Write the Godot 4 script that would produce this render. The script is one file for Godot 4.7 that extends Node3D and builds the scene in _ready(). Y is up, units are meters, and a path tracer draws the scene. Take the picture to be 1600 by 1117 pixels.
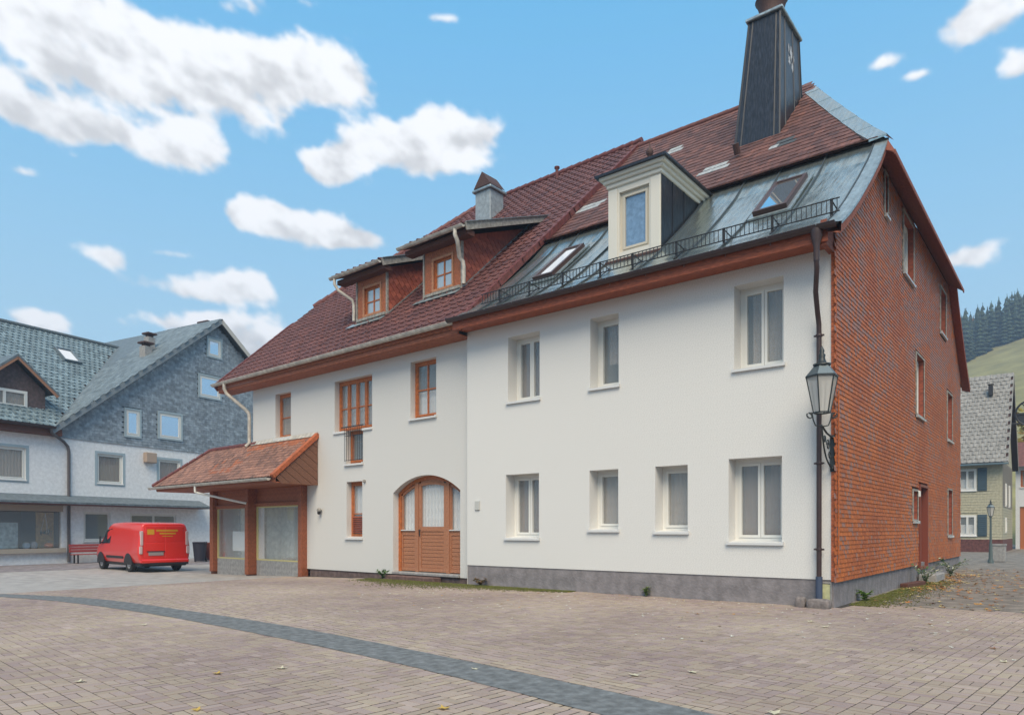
extends Node3D
# A square in a small mountain town: a white rendered house with a shingled gable, an older house
# with a shop annex beside it, a slate house and a van behind. x runs along the white front, -z into it.

const CAM_POS := Vector3(3.479, 1.4, 13.61)
const CAM_RIGHT := Vector3(0.78150, 0, -0.62391)
const CAM_FWD := Vector3(-0.62391, 0, -0.78150)
const FOCAL := 1116.0
const YAW_B := -0.028124
const ORIGIN_B := Vector3(-8.85, 0, -0.2)

const GAIN := {"mottle": 1.28, "plaster": 1.17, "stain": 1.6, "grit": 1.48, "grain": 1.45, "streak": 1.72}
var rng := RandomNumberGenerator.new()
var mats := {}
var names := {}
var tex := {}


class MB:
	var v := PackedVector3Array()
	var n := PackedVector3Array()
	var ix := PackedInt32Array()

	func tri(a: Vector3, b: Vector3, c: Vector3) -> void:
		var nn := (b - a).cross(c - a).normalized()
		var i := v.size()
		v.append(a); v.append(b); v.append(c)
		n.append(nn); n.append(nn); n.append(nn)
		ix.append(i); ix.append(i + 2); ix.append(i + 1)

	func quad(a: Vector3, b: Vector3, c: Vector3, d: Vector3) -> void:
		var nn := (b - a).cross(c - a)
		if nn.length_squared() < 1e-14:
			nn = (c - a).cross(d - a)
		nn = nn.normalized()
		var i := v.size()
		v.append(a); v.append(b); v.append(c); v.append(d)
		n.append(nn); n.append(nn); n.append(nn); n.append(nn)
		ix.append_array(PackedInt32Array([i, i + 2, i + 1, i, i + 3, i + 2]))

	func box(lo: Vector3, hi: Vector3, t := Transform3D()) -> void:
		var p := []
		for k in 8:
			p.append(t * Vector3(hi.x if k & 1 else lo.x, hi.y if k & 2 else lo.y, hi.z if k & 4 else lo.z))
		quad(p[4], p[5], p[7], p[6])
		quad(p[1], p[0], p[2], p[3])
		quad(p[5], p[1], p[3], p[7])
		quad(p[0], p[4], p[6], p[2])
		quad(p[6], p[7], p[3], p[2])
		quad(p[0], p[1], p[5], p[4])

	# a box whose edges are chamfered all round
	func cbox(lo: Vector3, hi: Vector3, c: float, t := Transform3D()) -> void:
		var m := (lo + hi) / 2.0
		var h := (hi - lo) / 2.0
		c = minf(c, minf(h.x, minf(h.y, h.z)) * 0.9)
		for ax in 3:
			for s in [-1.0, 1.0]:
				var e := [Vector3.ZERO, Vector3.ZERO, Vector3.ZERO]
				var u := (ax + 1) % 3
				var w := (ax + 2) % 3
				var q := []
				for k in [[-1, -1], [1, -1], [1, 1], [-1, 1]]:
					var p := Vector3.ZERO
					p[ax] = s * h[ax]
					p[u] = k[0] * (h[u] - c)
					p[w] = k[1] * (h[w] - c)
					q.append(t * (m + p))
				if s > 0:
					quad(q[0], q[1], q[2], q[3])
				else:
					quad(q[3], q[2], q[1], q[0])
		for ax in 3:
			var u := (ax + 1) % 3
			var w := (ax + 2) % 3
			for su in [-1.0, 1.0]:
				for sw in [-1.0, 1.0]:
					var q := []
					for k in [[-1, 0], [1, 0], [1, 1], [-1, 1]]:
						var p := Vector3.ZERO
						p[ax] = k[0] * (h[ax] - c)
						p[u] = su * (h[u] - (c if k[1] else 0.0))
						p[w] = sw * (h[w] - (0.0 if k[1] else c))
						q.append(t * (m + p))
					if su * sw > 0:
						quad(q[0], q[1], q[2], q[3])
					else:
						quad(q[3], q[2], q[1], q[0])

	# a bar of rectangular section between two points
	func beam(a: Vector3, b: Vector3, w: float, h: float, up := Vector3.UP) -> void:
		var d := (b - a)
		var l := d.length()
		d /= l
		var s := d.cross(up)
		if s.length() < 1e-4:
			s = d.cross(Vector3.RIGHT)
		s = s.normalized()
		var t := Transform3D(Basis(s, d.cross(s) * -1.0, -d), a)
		box(Vector3(-w / 2, -h / 2, -l), Vector3(w / 2, h / 2, 0), t)

	func ring(x0: float, y0: float, x1: float, y1: float, t: float, z0: float, z1: float) -> void:
		box(Vector3(x0, y0, z0), Vector3(x0 + t, y1, z1))
		box(Vector3(x1 - t, y0, z0), Vector3(x1, y1, z1))
		box(Vector3(x0 + t, y0, z0), Vector3(x1 - t, y0 + t, z1))
		box(Vector3(x0 + t, y1 - t, z0), Vector3(x1 - t, y1, z1))

	# rings of points joined by smooth skin
	func loft(rings: Array, closed := true, cap := true) -> void:
		var m: int = rings[0].size()
		var base := v.size()
		for r in rings.size():
			for k in m:
				var pk: Vector3 = rings[r][(k + 1) % m if closed else mini(k + 1, m - 1)]
				var pl: Vector3 = rings[r][(k + m - 1) % m if closed else maxi(k - 1, 0)]
				var pu: Vector3 = rings[mini(r + 1, rings.size() - 1)][k]
				var pd: Vector3 = rings[maxi(r - 1, 0)][k]
				v.append(rings[r][k])
				n.append((pk - pl).cross(pu - pd).normalized())
		for r in rings.size() - 1:
			for k in (m if closed else m - 1):
				var a := base + r * m + k
				var b := base + r * m + (k + 1) % m
				ix.append_array(PackedInt32Array([a, b + m, b, a, a + m, b + m]))
		if cap:
			for e in [0, rings.size() - 1]:
				var c := Vector3.ZERO
				for p in rings[e]:
					c += p
				c /= m
				for k in m:
					if e == 0:
						tri(c, rings[e][(k + 1) % m], rings[e][k])
					else:
						tri(c, rings[e][k], rings[e][(k + 1) % m])

	func tube(pts: Array, radius, sides := 10, cap := true) -> void:
		var rings := []
		var ref := Vector3.UP
		for i in pts.size():
			var d: Vector3 = (pts[mini(i + 1, pts.size() - 1)] - pts[maxi(i - 1, 0)]).normalized()
			var s := d.cross(ref)
			if s.length() < 0.05:
				s = d.cross(Vector3.RIGHT)
			s = s.normalized()
			var u := d.cross(s)
			var rr: float = radius[i] if radius is Array else radius
			var ring_ := PackedVector3Array()
			for k in sides:
				var a := TAU * k / sides
				ring_.append(pts[i] + (s * cos(a) + u * sin(a)) * rr)
			rings.append(ring_)
			ref = -u
		loft(rings, true, cap)

	func lathe(prof: Array, sides := 16, at := Vector3.ZERO, cap := true) -> void:
		var rings := []
		for p in prof:
			var ring_ := PackedVector3Array()
			for k in sides:
				var a := -TAU * k / sides
				ring_.append(at + Vector3(cos(a) * p.x, p.y, sin(a) * p.x))
			rings.append(ring_)
		loft(rings, true, cap)

	# a flat polygon, turned by t (its own plane is xy), with thickness towards -z
	func slab(poly: PackedVector2Array, th: float, t := Transform3D()) -> void:
		var tr := Geometry2D.triangulate_polygon(poly)
		for i in range(0, tr.size(), 3):
			var p := []
			for k in 3:
				p.append(Vector3(poly[tr[i + k]].x, poly[tr[i + k]].y, 0))
			var cr: Vector3 = (p[1] - p[0]).cross(p[2] - p[0])
			if cr.z < 0:
				p = [p[0], p[2], p[1]]
			tri(t * p[0], t * p[1], t * p[2])
			if th > 0:
				var o := Vector3(0, 0, -th)
				tri(t * (p[0] + o), t * (p[2] + o), t * (p[1] + o))
		if th > 0:
			var area := 0.0
			for i in poly.size():
				area += poly[i].cross(poly[(i + 1) % poly.size()])
			for i in poly.size():
				var a := Vector3(poly[i].x, poly[i].y, 0)
				var b := Vector3(poly[(i + 1) % poly.size()].x, poly[(i + 1) % poly.size()].y, 0)
				if area < 0:
					var c := a
					a = b
					b = c
				var o := Vector3(0, 0, -th)
				quad(t * (a + o), t * (b + o), t * b, t * a)

	func mesh() -> ArrayMesh:
		var am := ArrayMesh.new()
		if v.is_empty():
			return am
		var arr := []
		arr.resize(Mesh.ARRAY_MAX)
		arr[Mesh.ARRAY_VERTEX] = v
		arr[Mesh.ARRAY_NORMAL] = n
		arr[Mesh.ARRAY_INDEX] = ix
		am.add_surface_from_arrays(Mesh.PRIMITIVE_TRIANGLES, arr)
		return am


# ---------------------------------------------------------------- naming, parts, materials
func numbered(s: String) -> String:
	names[s] = names.get(s, -1) + 1
	return s if names[s] == 0 else "%s_%03d" % [s, names[s]]


func thing(called: String, label: String, category: String, at := Vector3.ZERO, turn := 0.0, group := "") -> Node3D:
	var o := Node3D.new()
	o.name = numbered(called)
	add_child(o)
	o.position = at
	o.rotation.y = turn
	tag(o, label, category, group)
	return o


func tag(o: Node, label: String, category: String, group := "", kind := "") -> void:
	o.set_meta("label", label)
	o.set_meta("category", category)
	if group:
		o.set_meta("group", group)
	if kind:
		o.set_meta("kind", kind)


func part(parent: Node, called: String, mb, material: Material) -> MeshInstance3D:
	var o := MeshInstance3D.new()
	o.name = called if parent != self else numbered(called)
	o.mesh = mb.mesh() if mb is MB else mb
	o.material_override = material
	parent.add_child(o, true)
	return o


func struct(called: String, mb, material: Material) -> MeshInstance3D:
	var o := part(self, called, mb, material)
	o.set_meta("kind", "structure")
	return o


func sub(parent: Node, called: String, at := Vector3.ZERO, turn := 0.0) -> Node3D:
	var o := Node3D.new()
	o.name = called
	parent.add_child(o, true)
	o.position = at
	o.rotation.y = turn
	return o


func lin(c: Color) -> Color:
	return Color(c.r, c.g, c.b).linear_to_srgb()


# col is a linear base colour
func mat(called: String, col: Color, rough := 0.8, o := {}) -> StandardMaterial3D:
	if mats.has(called):
		return mats[called]
	var m := StandardMaterial3D.new()
	m.resource_name = called
	var gain: float = GAIN.get(o.get("tex", ""), 1.0)   # a texture of greys below 1 darkens; the colour given is the mean
	m.set_meta("gain", gain)
	m.albedo_color = lin(Color(minf(col.r * gain, 0.9), minf(col.g * gain, 0.9), minf(col.b * gain, 0.9)))
	m.roughness = rough
	m.metallic = o.get("metal", 0.0)
	m.metallic_specular = o.get("spec", 0.5)
	if o.has("tex"):
		m.albedo_texture = tex[o.tex]
		m.uv1_triplanar = true
		m.uv1_world_triplanar = o.get("world", true)
		var s = o.get("scale", 1.0)
		m.uv1_scale = s if s is Vector3 else Vector3.ONE * s
	if o.has("bump"):
		m.normal_enabled = true
		m.normal_texture = tex[o.bump]
		m.normal_scale = o.get("bump_scale", 1.0)
		if not o.has("tex"):
			m.uv1_triplanar = true
			m.uv1_world_triplanar = true
			var s = o.get("scale", 1.0)
			m.uv1_scale = s if s is Vector3 else Vector3.ONE * s
	if o.has("rough_tex"):
		m.roughness_texture = tex[o.rough_tex]
	if o.has("alpha"):
		m.transparency = BaseMaterial3D.TRANSPARENCY_ALPHA
		m.albedo_color.a = o.alpha
	if o.has("clear"):
		m.clearcoat_enabled = true
		m.clearcoat = o.clear
		m.clearcoat_roughness = 0.1
	if o.get("leaf", false):
		m.backlight_enabled = true
		m.backlight = lin(Color(col.r * 0.5, col.g * 0.5, col.b * 0.4))
		m.cull_mode = BaseMaterial3D.CULL_DISABLED
	mats[called] = m
	return m


func noise_tex(called: String, seed_: int, freq: float, octaves: int, lo: float, hi: float, o := {}) -> void:
	var f := FastNoiseLite.new()
	f.seed = seed_
	f.noise_type = o.get("type", FastNoiseLite.TYPE_SIMPLEX_SMOOTH)
	f.frequency = freq
	f.fractal_type = FastNoiseLite.FRACTAL_FBM
	f.fractal_octaves = octaves
	f.fractal_gain = o.get("gain", 0.55)
	var t := NoiseTexture2D.new()
	t.width = o.get("size", 512)
	t.height = o.get("height", t.width)
	t.noise = f
	t.seamless = true
	t.seamless_blend_skirt = 0.2
	if o.get("normal", false):
		t.as_normal_map = true
		t.bump_strength = o.get("strength", 8.0)
	else:
		var g := Gradient.new()
		g.offsets = PackedFloat32Array([0.0, o.get("mid", 0.5), 1.0])
		var m := (lo + hi) / 2.0
		var w: Color = o.get("warm", Color(1, 1, 1))
		g.colors = PackedColorArray([Color(lo * w.r, lo * w.g, lo * w.b), Color(m, m, m), Color(hi, hi, hi)])
		t.color_ramp = g
	tex[called] = t


# many alike pieces of one part: the 300 that show largest each become a part of their own, the rest one joined part
func pieces(parent: Node3D, called: String, mesh: Mesh, xf: Array, tones: PackedInt32Array, palette: Array, base: StandardMaterial3D, most := 300) -> void:
	var score := []
	for i in xf.size():
		var g: Transform3D = parent.global_transform * xf[i]
		var d := g.origin - CAM_POS
		var depth := d.dot(CAM_FWD)
		var sc := 0.0
		if depth > 0.3:
			var px := 800.0 + FOCAL * d.dot(CAM_RIGHT) / depth
			var py := 828.0 - FOCAL * d.y / depth
			if px > 0 and px < 1600 and py > 0 and py < 1117:
				sc = absf(d.normalized().dot(g.basis.y.normalized())) / d.length_squared()
		score.append([sc, i])
	score.sort_custom(func(a, b): return a[0] > b[0] or (a[0] == b[0] and a[1] < b[1]))
	var tinted := []
	for c in palette:
		var m: StandardMaterial3D = base.duplicate()
		m.vertex_color_use_as_albedo = false
		m.albedo_color = lin(gained(c, base))
		tinted.append(m)
	var rest := []
	for k in score.size():
		var i: int = score[k][1]
		if k < most and score[k][0] > 0.0:
			var o := MeshInstance3D.new()
			o.name = called
			o.mesh = mesh
			o.material_override = tinted[tones[i]]
			parent.add_child(o, true)
			o.transform = xf[i]
		else:
			rest.append(i)
	if rest.is_empty():
		return
	stuff(parent, called + "_field", mesh, rest.map(func(i): return xf[i]), rest.map(func(i): return palette[tones[i]]), base)


func gained(c: Color, base: Material) -> Color:
	var g: float = base.get_meta("gain", 1.0)
	return Color(minf(c.r * g, 0.9), minf(c.g * g, 0.9), minf(c.b * g, 0.9))


func stuff(parent: Node, called: String, mesh: Mesh, xf: Array, cols: Array, base: StandardMaterial3D) -> MultiMeshInstance3D:
	var mm := MultiMesh.new()
	mm.transform_format = MultiMesh.TRANSFORM_3D
	mm.use_colors = true
	mm.mesh = mesh
	mm.instance_count = xf.size()
	for k in xf.size():
		mm.set_instance_transform(k, xf[k])
		mm.set_instance_color(k, gained(cols[k], base))
	var o := MultiMeshInstance3D.new()
	o.name = called if parent != self else numbered(called)
	o.multimesh = mm
	var m: StandardMaterial3D = base.duplicate()
	m.vertex_color_use_as_albedo = true
	m.albedo_color = Color.WHITE
	o.material_override = m
	parent.add_child(o, true)
	o.set_meta("kind", "stuff")
	return o


func smooth(a: float, b: float, x: float) -> float:
	var t := clampf((x - a) / (b - a), 0.0, 1.0)
	return t * t * (3.0 - 2.0 * t)


# the square falls a little towards the slate house
func ground_y(x: float) -> float:
	return -0.26 * smooth(-11.0, -23.0, x)


# ---------------------------------------------------------------- sky
func byte(x: float) -> int:
	x = clampf(x, 0.0, 1.0)
	x = 12.92 * x if x <= 0.0031308 else 1.055 * pow(x, 1.0 / 2.4) - 0.055
	return int(x * 255.0 + 0.5)


func make_sky() -> ImageTexture:
	var w := 3072
	var h := 1536
	var ppd := w / 360.0
	# cumulus clouds: azimuth, elevation and half sizes in degrees
	var puffs := [[-70.7, 30.2, 7.74, 3.41], [-62.7, 30.1, 9.79, 3.16], [-54.6, 31.7, 6.62, 2.21], [-64.8, 25.9, 7.01, 1.79], [-72.9, 26.0, 5.21, 2.06], [-58.8, 34.6, 2.71, 0.91], [-46.8, 27.7, 7.51, 1.99], [-43.0, 29.3, 4.08, 1.56], [-52.7, 26.2, 2.9, 1.52], [-55.1, 22.1, 5.65, 1.77], [-58.3, 22.6, 2.5, 1.24], [-50.7, 21.6, 2.94, 1.08], [-68.2, 18.4, 2.17, 0.96], [-62.3, 17.2, 6.23, 1.2], [-58.8, 18.1, 2.26, 1.09], [-72.5, 13.7, 2.3, 1.01], [-62.3, 14.6, 5.16, 1.23], [-59.0, 14.5, 3.16, 1.89], [-57.4, 13.3, 2.76, 1.38], [-5.2, 31.0, 3.4, 1.51], [-3.3, 27.9, 1.6, 1.05], [-11.1, 30.1, 1.37, 0.5], [-5.6, 18.0, 1.73, 1.05], [-7.6, 17.8, 1.51, 0.6], [-44.2, 35.5, 1.73, 0.34], [-72.9, 22.5, 1.19, 0.35], [-64.4, 19.2, 1.66, 0.35], [-9.2, 29.0, 1.56, 0.3], [-54.6, 35.3, 1.9, 0.4], [-56.0, 43.0, 13.0, 3.6], [-38.0, 45.5, 12.0, 3.2], [-24.0, 42.0, 7.0, 2.4], [-48.0, 50.0, 14.0, 3.0], [-70.0, 46.0, 9.0, 3.0]]
	var r := RandomNumberGenerator.new()
	r.seed = 71
	for c in 66:   # the same kind of sky all round
		var az := r.randf_range(4.0, 278.0) if c < 48 else r.randf_range(-82.0, 0.0)
		var el := r.randf_range(11.0, 62.0) if c < 48 else r.randf_range(40.0, 66.0)
		var sx := r.randf_range(3.0, 9.0) / cos(deg_to_rad(el))
		for k in r.randi_range(2, 5):
			puffs.append([az + r.randf_range(-0.9, 0.9) * sx, el + r.randf_range(-1.4, 1.6), sx * r.randf_range(0.35, 0.9), r.randf_range(1.1, 2.9)])
	var field := PackedFloat32Array()
	field.resize(w * h / 2)
	var lift := PackedFloat32Array()
	lift.resize(w * h / 2)
	for p in puffs:
		var thick := clampf(p[3] / 1.5, 0.42, 1.0)
		var ex: float = p[2] * 1.3
		var ey: float = p[3] * 1.4
		var y0 := maxi(0, int((90.0 - p[1] - ey) * ppd))
		var y1 := mini(h / 2 - 1, int((90.0 - p[1] + ey) * ppd))
		var x0 := int((p[0] - ex) * ppd)
		var x1 := int((p[0] + ex) * ppd)
		for y in range(y0, y1 + 1):
			var dy: float = (90.0 - (y + 0.5) / ppd - p[1]) / ey
			for x in range(x0, x1 + 1):
				var dx: float = ((x + 0.5) / ppd - p[0]) / ex
				var f := 1.0 - dx * dx - (dy * dy if dy > 0 else dy * dy * 1.7)
				if f > 0.0:
					var i := y * w + posmod(x, w)
					field[i] += f * f * thick
					lift[i] += f * f * thick * dy
	var n1 := FastNoiseLite.new()
	n1.seed = 5
	n1.frequency = 0.16
	n1.fractal_octaves = 6
	n1.fractal_gain = 0.55
	n1.fractal_type = FastNoiseLite.FRACTAL_FBM
	var n2 := FastNoiseLite.new()
	n2.seed = 9
	n2.frequency = 0.3
	n2.fractal_octaves = 5
	n2.fractal_type = FastNoiseLite.FRACTAL_FBM
	var data := PackedByteArray()
	data.resize(w * h * 3)
	var at := 0
	for y in h / 2:
		var el := 90.0 - (y + 0.5) / ppd
		var t := pow(1.0 - sin(deg_to_rad(el)), 2.0)
		var cr := lerpf(0.055, 0.54, t)
		var cg := lerpf(0.34, 0.71, t)
		var cb := lerpf(0.66, 0.78, t)
		var b0 := byte(cr)
		var b1 := byte(cg)
		var b2 := byte(cb)
		var cosel := cos(deg_to_rad(el))
		for x in w:
			var f := field[y * w + x]
			if f <= 0.004:
				data[at] = b0
				data[at + 1] = b1
				data[at + 2] = b2
			else:
				var a := (x + 0.5) / ppd
				if a > 180.0:
					a -= 360.0
				var nx := a * cosel
				var nz := n1.get_noise_2d(nx, el * 1.25)
				var nb := n2.get_noise_2d(nx, el * 1.4)
				var d := minf(f, 0.95) * 1.3 + nz * 0.85 + (0.2 - 1.0 * absf(nb)) * 0.4 - 0.33
				var al := smooth(0.0, 0.52, d)
				var up := clampf(lift[y * w + x] / f, -1.0, 1.0)
				var li := lerpf(0.56, 0.85, smooth(-0.8, 0.4, up * 0.9 + nb * 1.0 + nz * 0.9))
				li = lerpf(li, 0.8, 0.35 * (1.0 - smooth(0.0, 0.6, d)))
				data[at] = byte(lerpf(cr, li * 0.985, al))
				data[at + 1] = byte(lerpf(cg, li, al))
				data[at + 2] = byte(lerpf(cb, li * 1.015 + 0.01, al))
			at += 3
	var low := PackedByteArray([byte(0.3), byte(0.29), byte(0.27)])
	for i in range(at, data.size(), 3):
		data[i] = low[0]
		data[i + 1] = low[1]
		data[i + 2] = low[2]
	return ImageTexture.create_from_image(Image.create_from_data(w, h, false, Image.FORMAT_RGB8, data))


func _ready() -> void:
	rng.seed = 20240
	# camera: level, with the lens shifted upwards
	var cam := Camera3D.new()
	cam.name = "camera"
	add_child(cam)
	cam.position = CAM_POS
	cam.rotation.y = atan2(-CAM_FWD.x, -CAM_FWD.z)
	cam.projection = Camera3D.PROJECTION_FRUSTUM
	cam.near = 0.1
	cam.far = 1500.0
	cam.size = 0.1 * 1117.0 / FOCAL
	cam.frustum_offset = Vector2(0, 0.1 * 269.5 / FOCAL)
	cam.current = true
	# sky, exposure
	var we := WorldEnvironment.new()
	we.name = "environment"
	var env := Environment.new()
	env.background_mode = Environment.BG_SKY
	var sky := Sky.new()
	var sm := PanoramaSkyMaterial.new()
	sm.panorama = make_sky()
	sky.sky_material = sm
	env.sky = sky
	env.tonemap_mode = Environment.TONE_MAPPER_LINEAR
	env.tonemap_exposure = 1.32
	env.sdfgi_enabled = true
	env.ssao_enabled = true
	env.ssil_enabled = true
	env.fog_enabled = true
	env.fog_density = 0.0012
	env.fog_light_color = Color(0.72, 0.82, 0.93)
	we.environment = env
	add_child(we)
	# a veiled, high sun in front of the white house
	var sun := DirectionalLight3D.new()
	sun.name = "sun"
	sun.light_energy = 1.05
	sun.light_color = Color(1.0, 0.93, 0.82)
	sun.light_angular_distance = 40.0
	sun.shadow_enabled = true
	add_child(sun)
	sun.look_at_from_position(Vector3(0.40, 0.82, 0.56) * 50.0, Vector3.ZERO)

	make_textures()
	make_ground()
	make_white_house()
	make_old_house()
	make_shop_annex()
	make_slate_house()
	make_far_houses()
	make_hill()
	make_street_things()
	make_van()
	make_small_things()


func make_textures() -> void:
	noise_tex("mottle", 1, 0.012, 5, 0.78, 1.0)
	noise_tex("plaster", 2, 0.02, 6, 0.86, 1.0, {"gain": 0.7})
	noise_tex("stain", 3, 0.008, 6, 0.62, 1.0, {"gain": 0.6})
	noise_tex("grit", 4, 0.12, 4, 0.66, 1.0, {"gain": 0.75})
	noise_tex("grain", 5, 0.03, 4, 0.68, 1.0, {"size": 512})
	noise_tex("streak", 6, 0.02, 5, 0.55, 1.0, {"gain": 0.65})
	noise_tex("plaster_bump", 7, 0.05, 4, 0, 1, {"normal": true, "strength": 5.0})
	noise_tex("grit_bump", 8, 0.15, 3, 0, 1, {"normal": true, "strength": 6.0})
	noise_tex("wave_bump", 9, 0.006, 3, 0, 1, {"normal": true, "strength": 14.0})
	mat("glass", Color(0.85, 0.9, 0.92), 0.03, {"alpha": 0.10})
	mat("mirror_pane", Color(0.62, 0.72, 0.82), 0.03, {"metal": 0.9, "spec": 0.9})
	mat("render_white", Color(0.70, 0.685, 0.655), 0.9, {"tex": "plaster", "scale": 3.1, "bump": "plaster_bump", "bump_scale": 0.1})
	mat("render_old", Color(0.64, 0.625, 0.595), 0.92, {"tex": "plaster", "scale": 2.2, "bump": "plaster_bump", "bump_scale": 0.25})
	mat("plinth", Color(0.23, 0.21, 0.215), 0.9, {"tex": "mottle", "scale": 0.5, "bump": "plaster_bump", "bump_scale": 0.3})
	mat("white_frame", Color(0.72, 0.71, 0.67), 0.45)
	mat("sill_metal", Color(0.55, 0.57, 0.58), 0.4, {"metal": 0.4, "tex": "mottle"})
	mat("curtain", Color(0.14, 0.09, 0.075), 0.95, {"tex": "grain", "scale": Vector3(9, 0.5, 9)})
	mat("curtain_pale", Color(0.29, 0.235, 0.195), 0.95, {"tex": "grain", "scale": Vector3(9, 0.5, 9)})
	mat("curtain_white", Color(0.6, 0.6, 0.59), 0.95, {"tex": "grain", "scale": Vector3(7, 0.4, 7)})
	mat("room_wall", Color(0.34, 0.30, 0.26), 0.95)
	mat("wood_orange", Color(0.44, 0.125, 0.032), 0.6, {"tex": "streak", "scale": Vector3(2.5, 0.7, 2.5)})
	mat("wood_red", Color(0.27, 0.062, 0.03), 0.65, {"tex": "streak", "scale": Vector3(0.6, 3, 3)})
	mat("wood_worn", Color(0.33, 0.16, 0.09), 0.75, {"tex": "streak", "scale": Vector3(1.0, 5, 5)})
	mat("wood_dark", Color(0.11, 0.04, 0.025), 0.75, {"tex": "streak", "scale": Vector3(1.0, 4, 4)})
	mat("wood_grey", Color(0.3, 0.28, 0.25), 0.85, {"tex": "stain", "scale": 1.5})
	mat("gutter_brown", Color(0.05, 0.028, 0.027), 0.42, {"tex": "mottle", "spec": 0.5})
	mat("gutter_pale", Color(0.5, 0.46, 0.4), 0.5, {"tex": "stain", "scale": 0.8})
	mat("zinc", Color(0.40, 0.45, 0.43), 0.26, {"metal": 0.85, "tex": "mottle", "scale": Vector3(1.2, 0.3, 0.3), "bump": "wave_bump", "bump_scale": 0.3})
	mat("zinc_edge", Color(0.36, 0.41, 0.42), 0.45, {"metal": 0.7, "tex": "stain", "scale": 1.0})
	mat("dark_metal", Color(0.04, 0.044, 0.055), 0.38, {"metal": 0.55, "tex": "streak", "scale": Vector3(2.0, 0.3, 2.0), "bump": "wave_bump", "bump_scale": 0.3})
	mat("black_iron", Color(0.02, 0.017, 0.018), 0.5)
	mat("rust_iron", Color(0.075, 0.035, 0.028), 0.7, {"tex": "stain", "scale": 3.0})
	mat("concrete", Color(0.32, 0.31, 0.3), 0.9, {"tex": "mottle", "scale": 1.0, "bump": "grit_bump", "bump_scale": 0.5})
	mat("roof_felt", Color(0.05, 0.025, 0.022), 0.95)


# ---------------------------------------------------------------- ground
func sheet(x0: float, x1: float, z0: float, z1: float, dy: float, step := 1.0) -> MB:
	var mb := MB.new()
	var n := maxi(1, int((x1 - x0) / step))
	for i in n:
		var a := lerpf(x0, x1, float(i) / n)
		var b := lerpf(x0, x1, float(i + 1) / n)
		mb.quad(Vector3(a, ground_y(a) + dy, z1), Vector3(b, ground_y(b) + dy, z1), Vector3(b, ground_y(b) + dy, z0), Vector3(a, ground_y(a) + dy, z0))
	return mb


# the tarred trench that crosses the square: its middle line, z for each x
func trench_z(x: float) -> float:
	return 7.76 + 0.0095 * pow(x + 9.0, 2.0)


func trench_half(x: float) -> float:
	return 0.32 + 0.015 * sin(x * 0.9) + 0.008 * sin(x * 7.3)


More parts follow.
